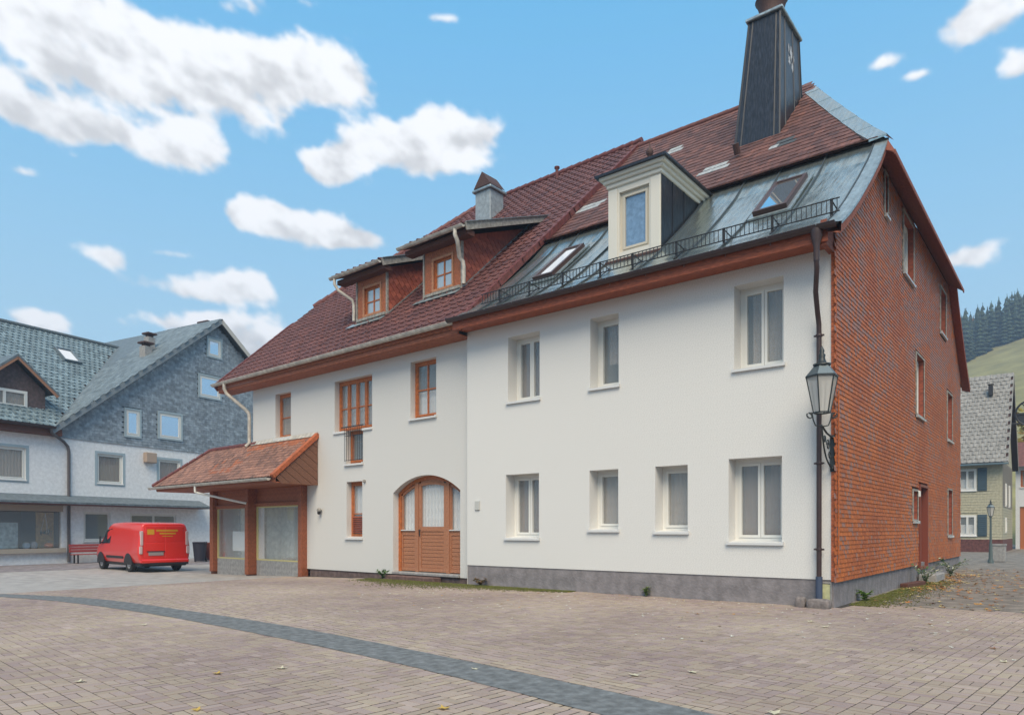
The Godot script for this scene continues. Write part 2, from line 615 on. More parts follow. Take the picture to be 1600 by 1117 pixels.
func make_ground() -> void:
	var base := MB.new()
	var xs := [-700.0, -60.0, -23.0, -21.0, -19.0, -17.0, -15.0, -13.0, -11.0, 40.0, 700.0]
	for i in xs.size() - 1:
		var a: float = xs[i]
		var b: float = xs[i + 1]
		base.quad(Vector3(a, ground_y(a) - 0.06, 300), Vector3(b, ground_y(b) - 0.06, 300), Vector3(b, ground_y(b) - 0.06, -900), Vector3(a, ground_y(a) - 0.06, -900))
	struct("ground", base, mat("earth", Color(0.12, 0.1, 0.08), 0.95, {"tex": "stain", "scale": 0.3}))
	# pale asphalt street on the left, darker by the slate house
	struct("road", sheet(-60.0, -16.6, -40.0, 60.0, 0.0), mat("asphalt_pale", Color(0.37, 0.34, 0.315), 0.92, {"tex": "mottle", "scale": 0.25, "bump": "grit_bump", "bump_scale": 0.4}))
	struct("pavement", sheet(-35.9, -29.5, -16.0, 40.0, 0.006), mat("asphalt_mid", Color(0.24, 0.205, 0.205), 0.92, {"tex": "stain", "scale": 0.4, "bump": "grit_bump", "bump_scale": 0.4}))
	# the lane beside the shingled gable
	struct("lane", sheet(-2.5, 40.0, -75.0, -1.15, 0.0, 8.0), mat("lane_asphalt", Color(0.22, 0.19, 0.16), 0.94, {"tex": "stain", "scale": 0.35, "bump": "grit_bump", "bump_scale": 0.6}))
	# sand bed under the pavers
	var plaza := struct("plaza", sheet(-16.6, 12.0, -1.15, 24.0, -0.0042), mat("joint_sand", Color(0.045, 0.037, 0.03), 0.98, {"tex": "grit", "scale": 2.0}))
	# tarred trench
	var tr := MB.new()
	var px := []
	for i in 121:
		var x := lerpf(-24.0, 7.0, i / 120.0)
		px.append([Vector3(x, ground_y(x) + 0.005, trench_z(x) - trench_half(x)), Vector3(x, ground_y(x) + 0.005, trench_z(x) + trench_half(x))])
	for i in 120:
		tr.quad(px[i][1], px[i + 1][1], px[i + 1][0], px[i][0])
	struct("trench_asphalt", tr, mat("tar", Color(0.165, 0.17, 0.17), 0.9, {"tex": "stain", "scale": 1.3, "bump": "grit_bump", "bump_scale": 0.7}))
	# pavers, 20 by 10 cm, laid in pairs crosswise, the courses turned a little against the house
	var pv := MB.new()
	var lx := 0.0962
	var lz := 0.0462
	var c := 0.004
	var top := [Vector3(-lx + c, 0, -lz + c), Vector3(lx - c, 0, -lz + c), Vector3(lx - c, 0, lz - c), Vector3(-lx + c, 0, lz - c)]
	var mid := [Vector3(-lx, -c, -lz), Vector3(lx, -c, -lz), Vector3(lx, -c, lz), Vector3(-lx, -c, lz)]
	pv.quad(top[3], top[2], top[1], top[0])
	for k in 4:
		var j := (k + 1) % 4
		pv.quad(top[k], top[j], mid[j], mid[k])
		pv.quad(mid[k], mid[j], mid[j] - Vector3(0, 0.03, 0), mid[k] - Vector3(0, 0.03, 0))
	var pmesh := pv.mesh()
	var pal := []
	for k in 12:
		var t := k / 11.0
		var warm := fmod(k * 0.37, 1.0)
		pal.append(Color(lerpf(0.26, 0.47, t), lerpf(0.194, 0.372, t) * lerpf(0.97, 1.015, warm), lerpf(0.162, 0.30, t) * lerpf(1.09, 0.93, warm)))
	var fn := FastNoiseLite.new()
	fn.seed = 3
	fn.frequency = 0.22
	fn.fractal_octaves = 3
	var xf := []
	var tones := PackedInt32Array()
	var turn := Basis(Vector3.UP, -0.088)
	for side in 2:
		for si in range(-130, 80):
			var off := (0.2 if si & 1 else 0.0) + 0.013 * (si % 7)
			for k in range(-100, 130):
				var along := k * 0.2 + off
				# side 0: behind the trench, strips run into the picture; side 1: in front, they run across
				var across := si * 0.2
				var mx := across if side == 0 else along
				var mz := along if side == 0 else across
				var p0 := turn * Vector3(mx, 0, mz)
				if p0.x < -16.7 or p0.x > 8.5 or p0.z < -1.2 or p0.z > 14.5:
					continue
				var tz := trench_z(p0.x)
				if (p0.z > tz) != (side == 1):
					continue
				var rel := p0 - CAM_POS
				if rel.dot(CAM_FWD) < -1.5:
					continue
				if p0.x < 0.15 and p0.z < -0.02:
					continue
				for e in 2:
					var q := 0.05 if e else -0.05
					var lengthwise := (k & 1) == 0
					var dx := 0.0
					var dz := 0.0
					var yaw := 0.0
					if lengthwise == (side == 0):
						dx = q
						yaw = PI / 2
					else:
						dz = q
					var p := turn * Vector3(mx + dx, 0, mz + dz)
					if absf(p.z - trench_z(p.x)) < trench_half(p.x) - 0.13:
						continue
					p.y = ground_y(p.x) + rng.randf_range(-0.0016, 0.0018)
					var b := turn * Basis(Vector3.UP, yaw + rng.randf_range(-0.012, 0.012)) * Basis(Vector3(1, 0, 0), rng.randf_range(-0.006, 0.006))
					# the joints along the courses are tight, the cross joints wider
					xf.append(Transform3D(b * (Basis.from_scale(Vector3(0.935, 1, 1)) if lengthwise else Basis.from_scale(Vector3(1, 1, 0.86))), p))
					var tone := 5.5 + fn.get_noise_2d(p.x, p.z) * 5.0 + rng.randfn(0.0, 1.3)
					tones.append(clampi(int(tone), 0, 11))
	pieces(plaza, "paver", pmesh, xf, tones, pal, mat("paver_stone", Color.WHITE, 0.9, {"tex": "grit", "scale": 3.2, "bump": "grit_bump", "bump_scale": 0.5}))


# ---------------------------------------------------------------- walls and windows
# a wall in the xy plane at z with rectangular holes [x0, y0, x1, y1] and reveals that run back
func wall(mb: MB, x0: float, y0: float, x1: float, y1: float, z: float, holes: Array, depth := 0.26, reveal := true) -> void:
	var xs := [x0, x1]
	var ys := [y0, y1]
	for h in holes:
		for e in [h[0], h[2]]:
			if e > x0 and e < x1 and not xs.has(e):
				xs.append(e)
		for e in [h[1], h[3]]:
			if e > y0 and e < y1 and not ys.has(e):
				ys.append(e)
	xs.sort()
	ys.sort()
	for i in xs.size() - 1:
		for j in ys.size() - 1:
			var cx: float = (xs[i] + xs[i + 1]) / 2
			var cy: float = (ys[j] + ys[j + 1]) / 2
			var open := false
			for h in holes:
				if cx > h[0] and cx < h[2] and cy > h[1] and cy < h[3]:
					open = true
			if not open:
				mb.quad(Vector3(xs[i], ys[j], z), Vector3(xs[i + 1], ys[j], z), Vector3(xs[i + 1], ys[j + 1], z), Vector3(xs[i], ys[j + 1], z))
	if reveal:
		for h in holes:
			reveals(mb, h, z, depth)


func reveals(mb: MB, h: Array, z: float, depth: float) -> void:
	var b := z - depth
	mb.quad(Vector3(h[0], h[1], b), Vector3(h[0], h[1], z), Vector3(h[0], h[3], z), Vector3(h[0], h[3], b))
	mb.quad(Vector3(h[2], h[1], z), Vector3(h[2], h[1], b), Vector3(h[2], h[3], b), Vector3(h[2], h[3], z))
	mb.quad(Vector3(h[0], h[3], z), Vector3(h[2], h[3], z), Vector3(h[2], h[3], b), Vector3(h[0], h[3], b))
	mb.quad(Vector3(h[0], h[1], b), Vector3(h[2], h[1], b), Vector3(h[2], h[1], z), Vector3(h[0], h[1], z))


# a window set back in its hole; the node stands at the middle of the hole's lower edge
func window(house: Node3D, at: Vector3, turn: float, w: float, h: float, depth: float, o := {}) -> Node3D:
	var t := sub(house, "window", at, turn)
	var fm: Material = mats[o.get("frame", "white_frame")]
	var f: float = o.get("fw", 0.06)
	var z := -depth
	var fr := MB.new()
	fr.ring(-w / 2, 0.0, w / 2, h, f, z, z + 0.07)
	part(t, "frame", fr, fm)
	var cols: int = o.get("cols", 1)
	var rows: int = o.get("rows", 1)
	var sashes: int = o.get("sashes", cols)
	var iw := (w - 2 * f) / sashes
	for k in sashes:
		var x0 := -w / 2 + f + iw * k + 0.004
		var x1 := x0 + iw - 0.008
		var sash := MB.new()
		var y0 := f + 0.004
		var y1 := h - f - 0.004
		sash.ring(x0, y0, x1, y1, 0.052, z + 0.012, z + 0.085)
		part(t, "sash", sash, fm)
		var sc := cols / sashes
		for c in sc - 1:
			var mx := lerpf(x0, x1, (c + 1.0) / sc)
			var mb := MB.new()
			mb.box(Vector3(mx - 0.016, y0 + 0.052, z + 0.022), Vector3(mx + 0.016, y1 - 0.052, z + 0.075))
			part(t, "muntin", mb, fm)
		for r_ in rows - 1:
			var my: float = lerpf(y0, y1, o.get("split", (r_ + 1.0) / rows))
			var mb := MB.new()
			mb.box(Vector3(x0 + 0.052, my - 0.016, z + 0.026), Vector3(x1 - 0.052, my + 0.016, z + 0.073))
			part(t, "muntin", mb, fm)
		var gl := MB.new()
		gl.box(Vector3(x0 + 0.05, y0 + 0.05, z + 0.042), Vector3(x1 - 0.05, y1 - 0.05, z + 0.048))
		part(t, "pane", gl, mats[o.get("glass", "glass")])
	var cu := MB.new()
	var zc := z - 0.05
	var folds := int(w * 14)
	var style: String = o.get("curtain", "curtain")
	var c0: float = o.get("c0", 0.0)
	for k in folds:
		var a := lerpf(-w / 2 + 0.02 + c0 * w, w / 2 - 0.02, float(k) / folds)
		var b := lerpf(-w / 2 + 0.02 + c0 * w, w / 2 - 0.02, float(k + 1) / folds)
		var za := zc - (0.022 if k & 1 else 0.0)
		var zb := zc - (0.0 if k & 1 else 0.022)
		var bot: float = o.get("c_low", 0.0) * h + 0.02
		var ctop: float = o.get("c_top", 1.0) * h - 0.02
		cu.quad(Vector3(a, bot, za), Vector3(b, bot, zb), Vector3(b, ctop, zb), Vector3(a, ctop, za))
	if style != "none":
		part(t, "curtain", cu, mats[style])
	# the room behind: back wall, sides, floor and ceiling
	var bk := MB.new()
	var rd: float = z - (2.6 if style == "none" else 0.6)
	var rw := w / 2 + 0.3
	bk.quad(Vector3(-rw, -0.3, rd), Vector3(rw, -0.3, rd), Vector3(rw, h + 0.2, rd), Vector3(-rw, h + 0.2, rd))
	bk.quad(Vector3(-rw, -0.3, rd), Vector3(-rw, -0.3, z), Vector3(-rw, h + 0.2, z), Vector3(-rw, h + 0.2, rd))
	bk.quad(Vector3(rw, -0.3, z), Vector3(rw, -0.3, rd), Vector3(rw, h + 0.2, rd), Vector3(rw, h + 0.2, z))
	bk.quad(Vector3(-rw, h + 0.2, z), Vector3(rw, h + 0.2, z), Vector3(rw, h + 0.2, rd), Vector3(-rw, h + 0.2, rd))
	bk.quad(Vector3(-rw, -0.3, rd), Vector3(rw, -0.3, rd), Vector3(rw, -0.3, z), Vector3(-rw, -0.3, z))
	part(t, "room", bk, mats["room_wall"])
	if o.get("sill", true):
		var so: float = o.get("sill_out", 0.06)
		var sl := MB.new()
		var s0 := -w / 2 - 0.035
		var s1 := w / 2 + 0.035
		var yb: float = -0.06
		# a folded sheet: sloping top, upright nose, small end plates
		sl.quad(Vector3(-w / 2, -0.012, so), Vector3(w / 2, -0.012, so), Vector3(w / 2, 0.035, z + 0.05), Vector3(-w / 2, 0.035, z + 0.05))
		sl.box(Vector3(s0, yb, 0.003), Vector3(s1, -0.012, so + 0.006))
		sl.box(Vector3(s0, -0.012, 0.003), Vector3(-w / 2 + 0.002, 0.012, so + 0.006))
		sl.box(Vector3(w / 2 - 0.002, -0.012, 0.003), Vector3(s1, 0.012, so + 0.006))
		part(t, "sill", sl, mats[o.get("sill_mat", "white_sill")])
	return t


# roof profile of the white house, front half; mirrored about z = -8.4
func profile_a(z: float) -> float:
	if z < -8.4:
		z = -16.8 - z
	var pts := [[0.62, 6.66], [0.0, 7.05], [-0.63, 7.5], [-1.64, 8.3], [-2.49, 9.02], [-3.1, 9.64]]
	if z >= -3.1:
		for i in 5:
			if z >= pts[i + 1][0]:
				return lerpf(pts[i][1], pts[i + 1][1], (pts[i][0] - z) / (pts[i][0] - pts[i + 1][0]))
	var t := (-3.1 - z) / 5.3
	return lerpf(9.64, 14.62, t) - 0.22 * t * (1.0 - t)


func hip_x(z: float) -> float:
	if z < -8.4:
		z = -16.8 - z
	return lerpf(0.28, -2.82, clampf((-3.1 - z) / 5.3, 0.0, 1.0))


func make_white_house() -> void:
	mat("white_sill", Color(0.66, 0.66, 0.65), 0.4)
	var t := thing("white_house", "white rendered house with grey plinth, shingled orange gable and big dark metal chimney", "house")
	# front wall with its windows
	var wins := [
		[-7.51, 4.53, -6.55, 6.11, 2], [-5.14, 4.57, -4.41, 6.13, 1], [-1.83, 4.53, -0.88, 6.16, 2],
		[-7.58, 1.21, -6.57, 2.75, 2], [-5.16, 1.41, -4.42, 2.73, 1], [-3.53, 1.37, -2.80, 2.73, 1], [-1.94, 1.17, -0.91, 2.79, 2],
	]
	var w := MB.new()
	wall(w, -8.86, 0.5, 0.0, 6.98, 0.0, wins, 0.43)
	w.quad(Vector3(-8.86, 0.0, -1.0), Vector3(-8.86, 0.0, 0.0), Vector3(-8.86, 6.98, 0.0), Vector3(-8.86, 6.98, -1.0))
	w.quad(Vector3(-8.86, 0.5, -0.03), Vector3(0, 0.5, -0.03), Vector3(0, 0.5, 0.0), Vector3(-8.86, 0.5, 0.0))
	# the back and the inner end close the house
	w.quad(Vector3(0, 0.4, -16.75), Vector3(-8.86, 0.0, -16.75), Vector3(-8.86, 6.98, -16.75), Vector3(0, 6.98, -16.75))
	w.quad(Vector3(-8.87, 0.0, -16.75), Vector3(-8.87, 0.0, -1.0), Vector3(-8.87, 6.98, -1.0), Vector3(-8.87, 6.98, -16.75))
	part(t, "wall", w, mats["render_white"])
	var pl := MB.new()
	pl.box(Vector3(-8.86, -0.3, -0.5), Vector3(0.0, 0.5, -0.018))
	pl.box(Vector3(-0.3, -0.3, -17.0), Vector3(0.0, 0.5, -0.5))
	part(t, "plinth", pl, mats["plinth"])
	var cs := [["curtain", 0.0, 0.0], ["curtain_pale", 0.28, 0.36], ["curtain_pale", 0.2, 0.0], ["curtain", 0.0, 0.0], ["curtain_pale", 0.0, 0.0], ["curtain_pale", 0.1, 0.0], ["curtain", 0.0, 0.0]]
	for k in wins.size():
		var a = wins[k]
		window(t, Vector3((a[0] + a[2]) / 2, a[1], 0), 0.0, a[2] - a[0], a[3] - a[1], 0.42, {"cols": a[4], "fw": 0.075, "curtain": cs[k][0], "c0": cs[k][1], "c_low": cs[k][2], "sill_out": 0.05})
	# shingled gable: backing wall, then shingles
	var gs := [[-9.0, 4.45, -7.85, 6.08], [-14.55, 4.35, -13.45, 5.9], [-14.55, 1.2, -13.6, 2.72], [-8.05, 1.63, -7.4, 2.42], [-7.45, 7.75, -6.1, 9.25], [-13.1, 7.55, -12.0, 8.95], [-4.28, 8.42, -3.98, 9.36]]
	var door := [-9.55, 0.33, -8.35, 2.6]
	var holes := gs.duplicate()
	holes.append(door)
	var g := MB.new()
	var turn := PI / 2   # local x = -z of the house, local z = +x
	var seg := []
	var zz := 0.0
	var local := []
	for h in holes:
		local.append([-h[2], h[1], -h[0], h[3]])
	wall(g, 0.0, 0.47, 16.72, 6.9, 0.0, local, 0.22, false)
	wall(g, 3.1, 6.9, 13.7, 9.5, 0.0, local, 0.22, false)
	for s in 6:
		var za := 3.1 * s / 6.0
		var zb := 3.1 * (s + 1) / 6.0
		var ya := minf(profile_a(-za) - 0.1, 9.5)
		var yb := minf(profile_a(-zb) - 0.1, 9.5)
		g.quad(Vector3(za, 6.9, 0), Vector3(zb, 6.9, 0), Vector3(zb, yb, 0), Vector3(za, ya, 0))
		g.quad(Vector3(16.8 - zb, 6.9, 0), Vector3(16.8 - za, 6.9, 0), Vector3(16.8 - za, ya, 0), Vector3(16.8 - zb, yb, 0))
	var gw := part(t, "gable_wall", g, mat("shingle_batten", Color(0.12, 0.035, 0.015), 0.9))
	gw.rotation.y = turn
	gw.position.x = 0.018
	for h in local:
		var lin_ := MB.new()
		reveals(lin_, h, 0.04, 0.26)
		var lo := part(t, "opening_lining", lin_, mats["wood_red"])
		lo.rotation.y = turn
		lo.position.x = 0.018
	var sh := MB.new()
	sh.box(Vector3(-0.058, 0, -0.1), Vector3(0.058, 0.011, 0.0))
	var shm := sh.mesh()
	var pal := []
	for k in 10:
		var f := k / 9.0
		pal.append(Color(lerpf(0.33, 0.52, f), lerpf(0.085, 0.145, f), lerpf(0.03, 0.034, f)))
	pal.append(Color(0.31, 0.155, 0.12))   # weathered, bleached shingles
	pal.append(Color(0.27, 0.145, 0.12))
	pal.append(Color(0.34, 0.145, 0.1))
	var fn := FastNoiseLite.new()
	fn.seed = 17
	fn.frequency = 0.35
	fn.fractal_octaves = 4
	var xf := []
	var tones := PackedInt32Array()
	var row := 0
	var y := 0.46
	while y < 9.5:
		var z := -0.06 + 0.058 * (row % 2) + 0.02 * (row % 3)
		while z < 16.75:
			var top := 9.5 if z > 3.1 and z < 13.7 else profile_a(-clampf(z, 0.0, 16.8)) - 0.1
			var hid := y + 0.083 > top
			for h in local:
				if z + 0.058 > h[0] - 0.055 and z - 0.058 < h[2] + 0.055 and y + 0.083 > h[1] - 0.05 and y < h[3] + 0.05:
					hid = true
			if not hid:
				# y axis of the piece looks out of the wall (+x), its z axis hangs down
				var b := Basis(Vector3(0, 0, -1), Vector3(1, 0, 0), Vector3(0, -1, 0)) * Basis(Vector3(1, 0, 0), -0.13 + rng.randf_range(-0.03, 0.025)) * Basis(Vector3(0, 1, 0), rng.randf_range(-0.02, 0.02))
				xf.append(Transform3D(b, Vector3(0.046, y + rng.randf_range(-0.003, 0.003), -z)))
				var nz := fn.get_noise_2d(z, y)
				var tone := clampi(int(5.0 + nz * 5.0 + rng.randfn(0, 1.8)), 0, 9)
				if rng.randf() < 0.1 + maxf(nz + 0.1, 0.0) * 0.5 + 0.45 * smooth(4.0, 8.5, y + nz * 4.0):
					tone = 10 + rng.randi() % 3
				tones.append(tone)
			z += 0.119
		y += 0.083
		row += 1
	pieces(t, "shingle", shm, xf, tones, pal, mat("shingle_wood", Color.WHITE, 0.55, {"tex": "streak", "scale": Vector3(4, 0.8, 4), "spec": 0.35}))
	# corner strip of shingles, seen edge on from the front
	for k in 70:
		var yy := 0.47 + k * 0.0915
		var cb := MB.new()
		cb.box(Vector3(-0.035, 0, -0.012), Vector3(0.056, 0.088, 0.012))
		var o := part(t, "corner_board", cb, mat("corner_wood", Color(0.42, 0.105, 0.032), 0.6, {"tex": "streak", "scale": Vector3(1, 3, 3)}))
		o.position = Vector3(-0.0, yy, 0.012)
		o.rotation.x = -0.06
	for a in gs:
		var tall: float = a[3] - a[1]
		window(t, Vector3(0.05, a[1], (a[0] + a[2]) / 2), turn, a[2] - a[0], tall, 0.2, {"cols": 2 if a[2] - a[0] > 0.9 else 1, "sill_out": 0.06, "curtain": "curtain_pale" if tall > 1.55 else "none", "sill_mat": "sill_metal"})
		var tr := MB.new()
		var hw: float = (a[2] - a[0]) / 2
		tr.ring(-hw - 0.05, -0.0, hw + 0.05, tall + 0.05, 0.05, 0.0, 0.03)
		var tro := part(t, "window_trim", tr, mats["wood_grey"])
		tro.position = Vector3(0.045, a[1], (a[0] + a[2]) / 2)
		tro.rotation.y = turn
	# side door, set back, with frame, step and handle
	var dn := sub(t, "side_door", Vector3(0.05, 0.33, -8.95), turn)
	var d := MB.new()
	d.box(Vector3(-0.55, 0.0, -0.2), Vector3(0.55, 2.22, -0.15))
	for k in 5:
		d.box(Vector3(-0.5 + k * 0.2, 0.1, -0.152), Vector3(-0.5 + k * 0.2 + 0.18, 2.1, -0.135))
	part(dn, "leaf", d, mat("door_red", Color(0.20, 0.05, 0.03), 0.5))
	d = MB.new()
	d.ring(-0.62, 0.0, 0.62, 2.31, 0.07, -0.2, 0.035)
	part(dn, "frame", d, mats["door_red"])
	d = MB.new()
	d.cbox(Vector3(-0.1, 0.98, -0.134), Vector3(0.1, 1.06, -0.12), 0.01)
	part(dn, "letter_slot", d, mats["black_iron"])
	d = MB.new()
	d.cbox(Vector3(-0.75, -0.33, 0.0), Vector3(0.75, -0.12, 0.42), 0.02)
	part(dn, "step", d, mats["concrete"])
	d = MB.new()
	d.cbox(Vector3(-0.9, 1.95, 0.0), Vector3(-0.82, 2.12, 0.07), 0.015)
	part(dn, "bell", d, mats["white_frame"])
	white_roof(t)
	white_roof_fittings(t)
	# meter flap in the plinth and small plate on the wall
	var m := MB.new()
	m.cbox(Vector3(-0.235, 0.13, -0.017), Vector3(-0.06, 0.42, 0.004), 0.006)
	part(t, "meter_flap", m, mat("flap", Color(0.5, 0.5, 0.28), 0.6, {"tex": "mottle"}))
	m = MB.new()
	m.ring(-0.262, 0.10, -0.03, 0.46, 0.026, -0.017, 0.008)
	part(t, "meter_frame", m, mats["concrete"])
	m = MB.new()
	m.cbox(Vector3(-8.58, 1.9, 0.0), Vector3(-8.42, 2.14, 0.035), 0.01)
	part(t, "wall_plate", m, mat("plate_grey", Color(0.5, 0.5, 0.47), 0.5))
	# thin conduit on the corner
	m = MB.new()
	m.tube([Vector3(0.075, 0.78, -0.05), Vector3(0.075, 3.9, -0.05)], 0.012, 8)
	part(t, "conduit", m, mats["wood_orange"])


func white_roof(t: Node3D) -> void:
	# underlay: front, hip end and back
	var u := MB.new()
	var zs := []
	for i in 25:
		zs.append(lerpf(-3.1, -13.7, i / 24.0))
	for i in 24:
		var za: float = zs[i]
		var zb: float = zs[i + 1]
		u.quad(Vector3(-8.86, profile_a(za) - 0.03, za), Vector3(hip_x(za), profile_a(za) - 0.03, za), Vector3(hip_x(zb), profile_a(zb) - 0.03, zb), Vector3(-8.86, profile_a(zb) - 0.03, zb))
	for i in 6:
		var za := lerpf(-13.7, -17.4, i / 6.0)
		var zb := lerpf(-13.7, -17.4, (i + 1) / 6.0)
		u.quad(Vector3(-8.86, profile_a(za), za), Vector3(0.28, profile_a(za), za), Vector3(0.28, profile_a(zb), zb), Vector3(-8.86, profile_a(zb), zb))
	part(t, "roof_underlay", u, mats["roof_felt"])
	var hp := MB.new()
	var e0 := Vector3(0.46, 9.26, -2.85)
	var e1 := Vector3(0.46, 9.26, -13.95)
	for i in 12:
		var za := lerpf(-3.1, -8.4, i / 12.0)
		var zb := lerpf(-3.1, -8.4, (i + 1) / 12.0)
		hp.quad(Vector3(hip_x(za), profile_a(za), -16.8 - za), Vector3(hip_x(za), profile_a(za), za), Vector3(hip_x(zb), profile_a(zb), zb), Vector3(hip_x(zb), profile_a(zb), -16.8 - zb))
	hp.quad(e1, e0, Vector3(0.28, 9.64, -3.1), Vector3(0.28, 9.64, -13.7))
	part(t, "hip_roof", hp, mat("hip_tiles", Color(0.16, 0.055, 0.04), 0.8, {"tex": "streak", "scale": Vector3(3, 3, 0.5)}))
	var so := MB.new()
	so.quad(Vector3(0.03, 9.5, -3.0), Vector3(0.46, 9.22, -2.85), Vector3(0.46, 9.22, -13.95), Vector3(0.03, 9.5, -13.8))
	so.box(Vector3(0.45, 9.17, -13.95), Vector3(0.475, 9.27, -2.85))
	so.quad(Vector3(0.03, 9.5, -3.05), Vector3(0.28, 9.64, -3.1), Vector3(0.46, 9.26, -2.85), Vector3(0.46, 9.2, -2.85))
	part(t, "hip_soffit", so, mat("soffit_brown", Color(0.25, 0.075, 0.045), 0.8, {"tex": "streak", "scale": Vector3(3, 3, 0.6)}))
	# metal sheets of the lower slope, one by one, with standing seams
	var xs := [-8.86, -8.05, -7.45, -6.42, -5.75, -5.15, -3.72, -2.78, -1.95, -0.95, 0.03]
	var zp := [0.62, 0.0, -0.63, -1.14, -1.64, -2.1, -2.49, -3.18]
	for i in xs.size() - 1:
		var mb := MB.new()
		var x0: float = xs[i] + 0.006
		var x1: float = xs[i + 1] - 0.006
		for k in zp.size() - 1:
			var za: float = zp[k]
			var zb: float = zp[k + 1]
			mb.quad(Vector3(x0, profile_a(za), za), Vector3(x1, profile_a(za), za), Vector3(x1, profile_a(zb), zb), Vector3(x0, profile_a(zb), zb))
		part(t, "roof_sheet", mb, mats["zinc"])
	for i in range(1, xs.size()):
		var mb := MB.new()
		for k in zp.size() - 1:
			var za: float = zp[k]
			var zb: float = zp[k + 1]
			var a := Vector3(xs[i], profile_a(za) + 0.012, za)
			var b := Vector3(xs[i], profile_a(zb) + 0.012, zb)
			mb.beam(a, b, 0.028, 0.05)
		part(t, "seam", mb, mat("seam_shadow", Color(0.08, 0.09, 0.095), 0.5, {"metal": 0.5}))  # darker than the sheets: the shadow line along each seam is painted in
	# verge flashing in three steps and the board below it
	for k in 3:
		var mb := MB.new()
		var x0 := 0.05 + k * 0.08
		for q in zp.size() - 1:
			var za: float = zp[q]
			var zb: float = zp[q + 1]
			var d := 0.03 - k * 0.012
			mb.quad(Vector3(x0, profile_a(za) + d, za), Vector3(x0 + 0.08, profile_a(za) + d - 0.006, za), Vector3(x0 + 0.08, profile_a(zb) + d - 0.006, zb), Vector3(x0, profile_a(zb) + d, zb))
			mb.quad(Vector3(x0 + 0.08, profile_a(za) + d - 0.006, za), Vector3(x0 + 0.08, profile_a(za) + d - 0.06, za), Vector3(x0 + 0.08, profile_a(zb) + d - 0.06, zb), Vector3(x0 + 0.08, profile_a(zb) + d - 0.006, zb))
		part(t, "verge_flashing", mb, mats["zinc_edge"])
	for back in 2:
		var mb := MB.new()
		for q in zp.size() - 1:
			var za: float = zp[q]
			var zb: float = zp[q + 1]
			var ya := profile_a(za)
			var yb := profile_a(zb)
			if back:
				za = -16.8 - za
				zb = -16.8 - zb
			mb.quad(Vector3(0.28, ya - 0.03, za), Vector3(0.28, ya - 0.2, za), Vector3(0.28, yb - 0.2, zb), Vector3(0.28, yb - 0.03, zb))
			mb.quad(Vector3(0.28, ya - 0.2, za), Vector3(0.02, ya - 0.12, za), Vector3(0.02, yb - 0.12, zb), Vector3(0.28, yb - 0.2, zb))
		part(t, "barge_board", mb, mats["wood_red"] if back else mats["soffit_brown"])
	# tiles of the upper slope
	var tm := MB.new()
	tm.box(Vector3(-0.108, -0.004, -0.34), Vector3(0.108, 0.014, 0.0))
	var tmesh := tm.mesh()
	var pal := []
	for k in 10:
		var f := k / 9.0
		pal.append(Color(lerpf(0.085, 0.19, f), lerpf(0.036, 0.078, f), lerpf(0.03, 0.058, f)))
	pal.append(Color(0.36, 0.37, 0.37))
	pal.append(Color(0.07, 0.075, 0.08))
	var xf := []
	var tones := PackedInt32Array()
	var rows := 27
	for r in rows:
		var z := -2.98 - 5.36 * r / rows
		var y := profile_a(minf(z, -3.1)) + (0.06 if z > -3.1 else 0.03)
		var y2 := profile_a(z - 0.25)
		var al := atan2(y2 - profile_a(minf(z, -3.1)), 0.25) - 0.05
		var x := -8.75 + (0.11 if r & 1 else 0.0)
		while x < hip_x(z) - 0.14:
			var skip := z < -8.15 or x > -3.85 and x < -2.8 and z < -5.55 and z > -7.5
			if not skip:
				var b := Basis(Vector3.RIGHT, Vector3(0, cos(al), sin(al)), Vector3(0, -sin(al), cos(al)))
				b = b * Basis(Vector3.UP, rng.randf_range(-0.015, 0.015)) * Basis(Vector3.RIGHT, rng.randf_range(-0.012, 0.012))
				xf.append(Transform3D(b, Vector3(x + rng.randf_range(-0.003, 0.003), y + rng.randf_range(-0.003, 0.004), z)))
				var tone := clampi(int(4.5 + rng.randfn(0, 2.2)), 0, 9)
				if (x > -4.5 and x < -3.75 and z < -4.25 and z > -4.75) or (x > -8.6 and x < -7.7 and z < -4.55 and z > -4.9) or (x > -6.7 and x < -6.2 and z < -6.7 and z > -7.05):
					tone = 10
				if x > -2.7 and x < -2.1 and z < -4.4 and z > -4.95:
					tone = 11 if (r + int(x * 9)) % 3 else 10
				tones.append(tone)
			x += 0.219
	pieces(t, "roof_tile", tmesh, xf, tones, pal, mat("roof_clay", Color.WHITE, 0.7, {"tex": "stain", "scale": 1.2, "spec": 0.5}))
	# ridge caps and metal hip sheets
	for k in 14:
		var rc := MB.new()
		rc.tube([Vector3(-0.22, 0, 0), Vector3(0.22, 0.012, 0)], 0.1, 10)
		var o := part(t, "ridge_tile", rc, mats["roof_tile_ridge"] if mats.has("roof_tile_ridge") else mat("roof_tile_ridge", Color(0.15, 0.05, 0.04), 0.7, {"tex": "stain"}))
		o.position = Vector3(-8.6 + k * 0.385, 14.64, -8.4)
	for k in 6:
		var za := lerpf(-3.0, -8.4, k / 6.0)
		var zb := lerpf(-3.0, -8.4, (k + 1) / 6.0) - 0.06
		var mb := MB.new()
		var a := Vector3(hip_x(minf(za, -3.1)), profile_a(minf(za, -3.1)) + 0.085, za)
		var b := Vector3(hip_x(zb), profile_a(zb) + 0.07, zb)
		var s1 := Vector3(-0.34, -0.035, 0.02)
		var s2 := Vector3(0.12, -0.14, -0.12)
		mb.quad(a + s1, a, b, b + s1)
		mb.quad(a, a + s2, b + s2, b)
		mb.quad(a + s1 + Vector3(0, -0.05, 0), a + Vector3(0, -0.05, 0), a, a + s1)
		mb.quad(a + s1 + Vector3(0, -0.05, 0), a + s1, b + s1, b + s1 + Vector3(0, -0.05, 0))
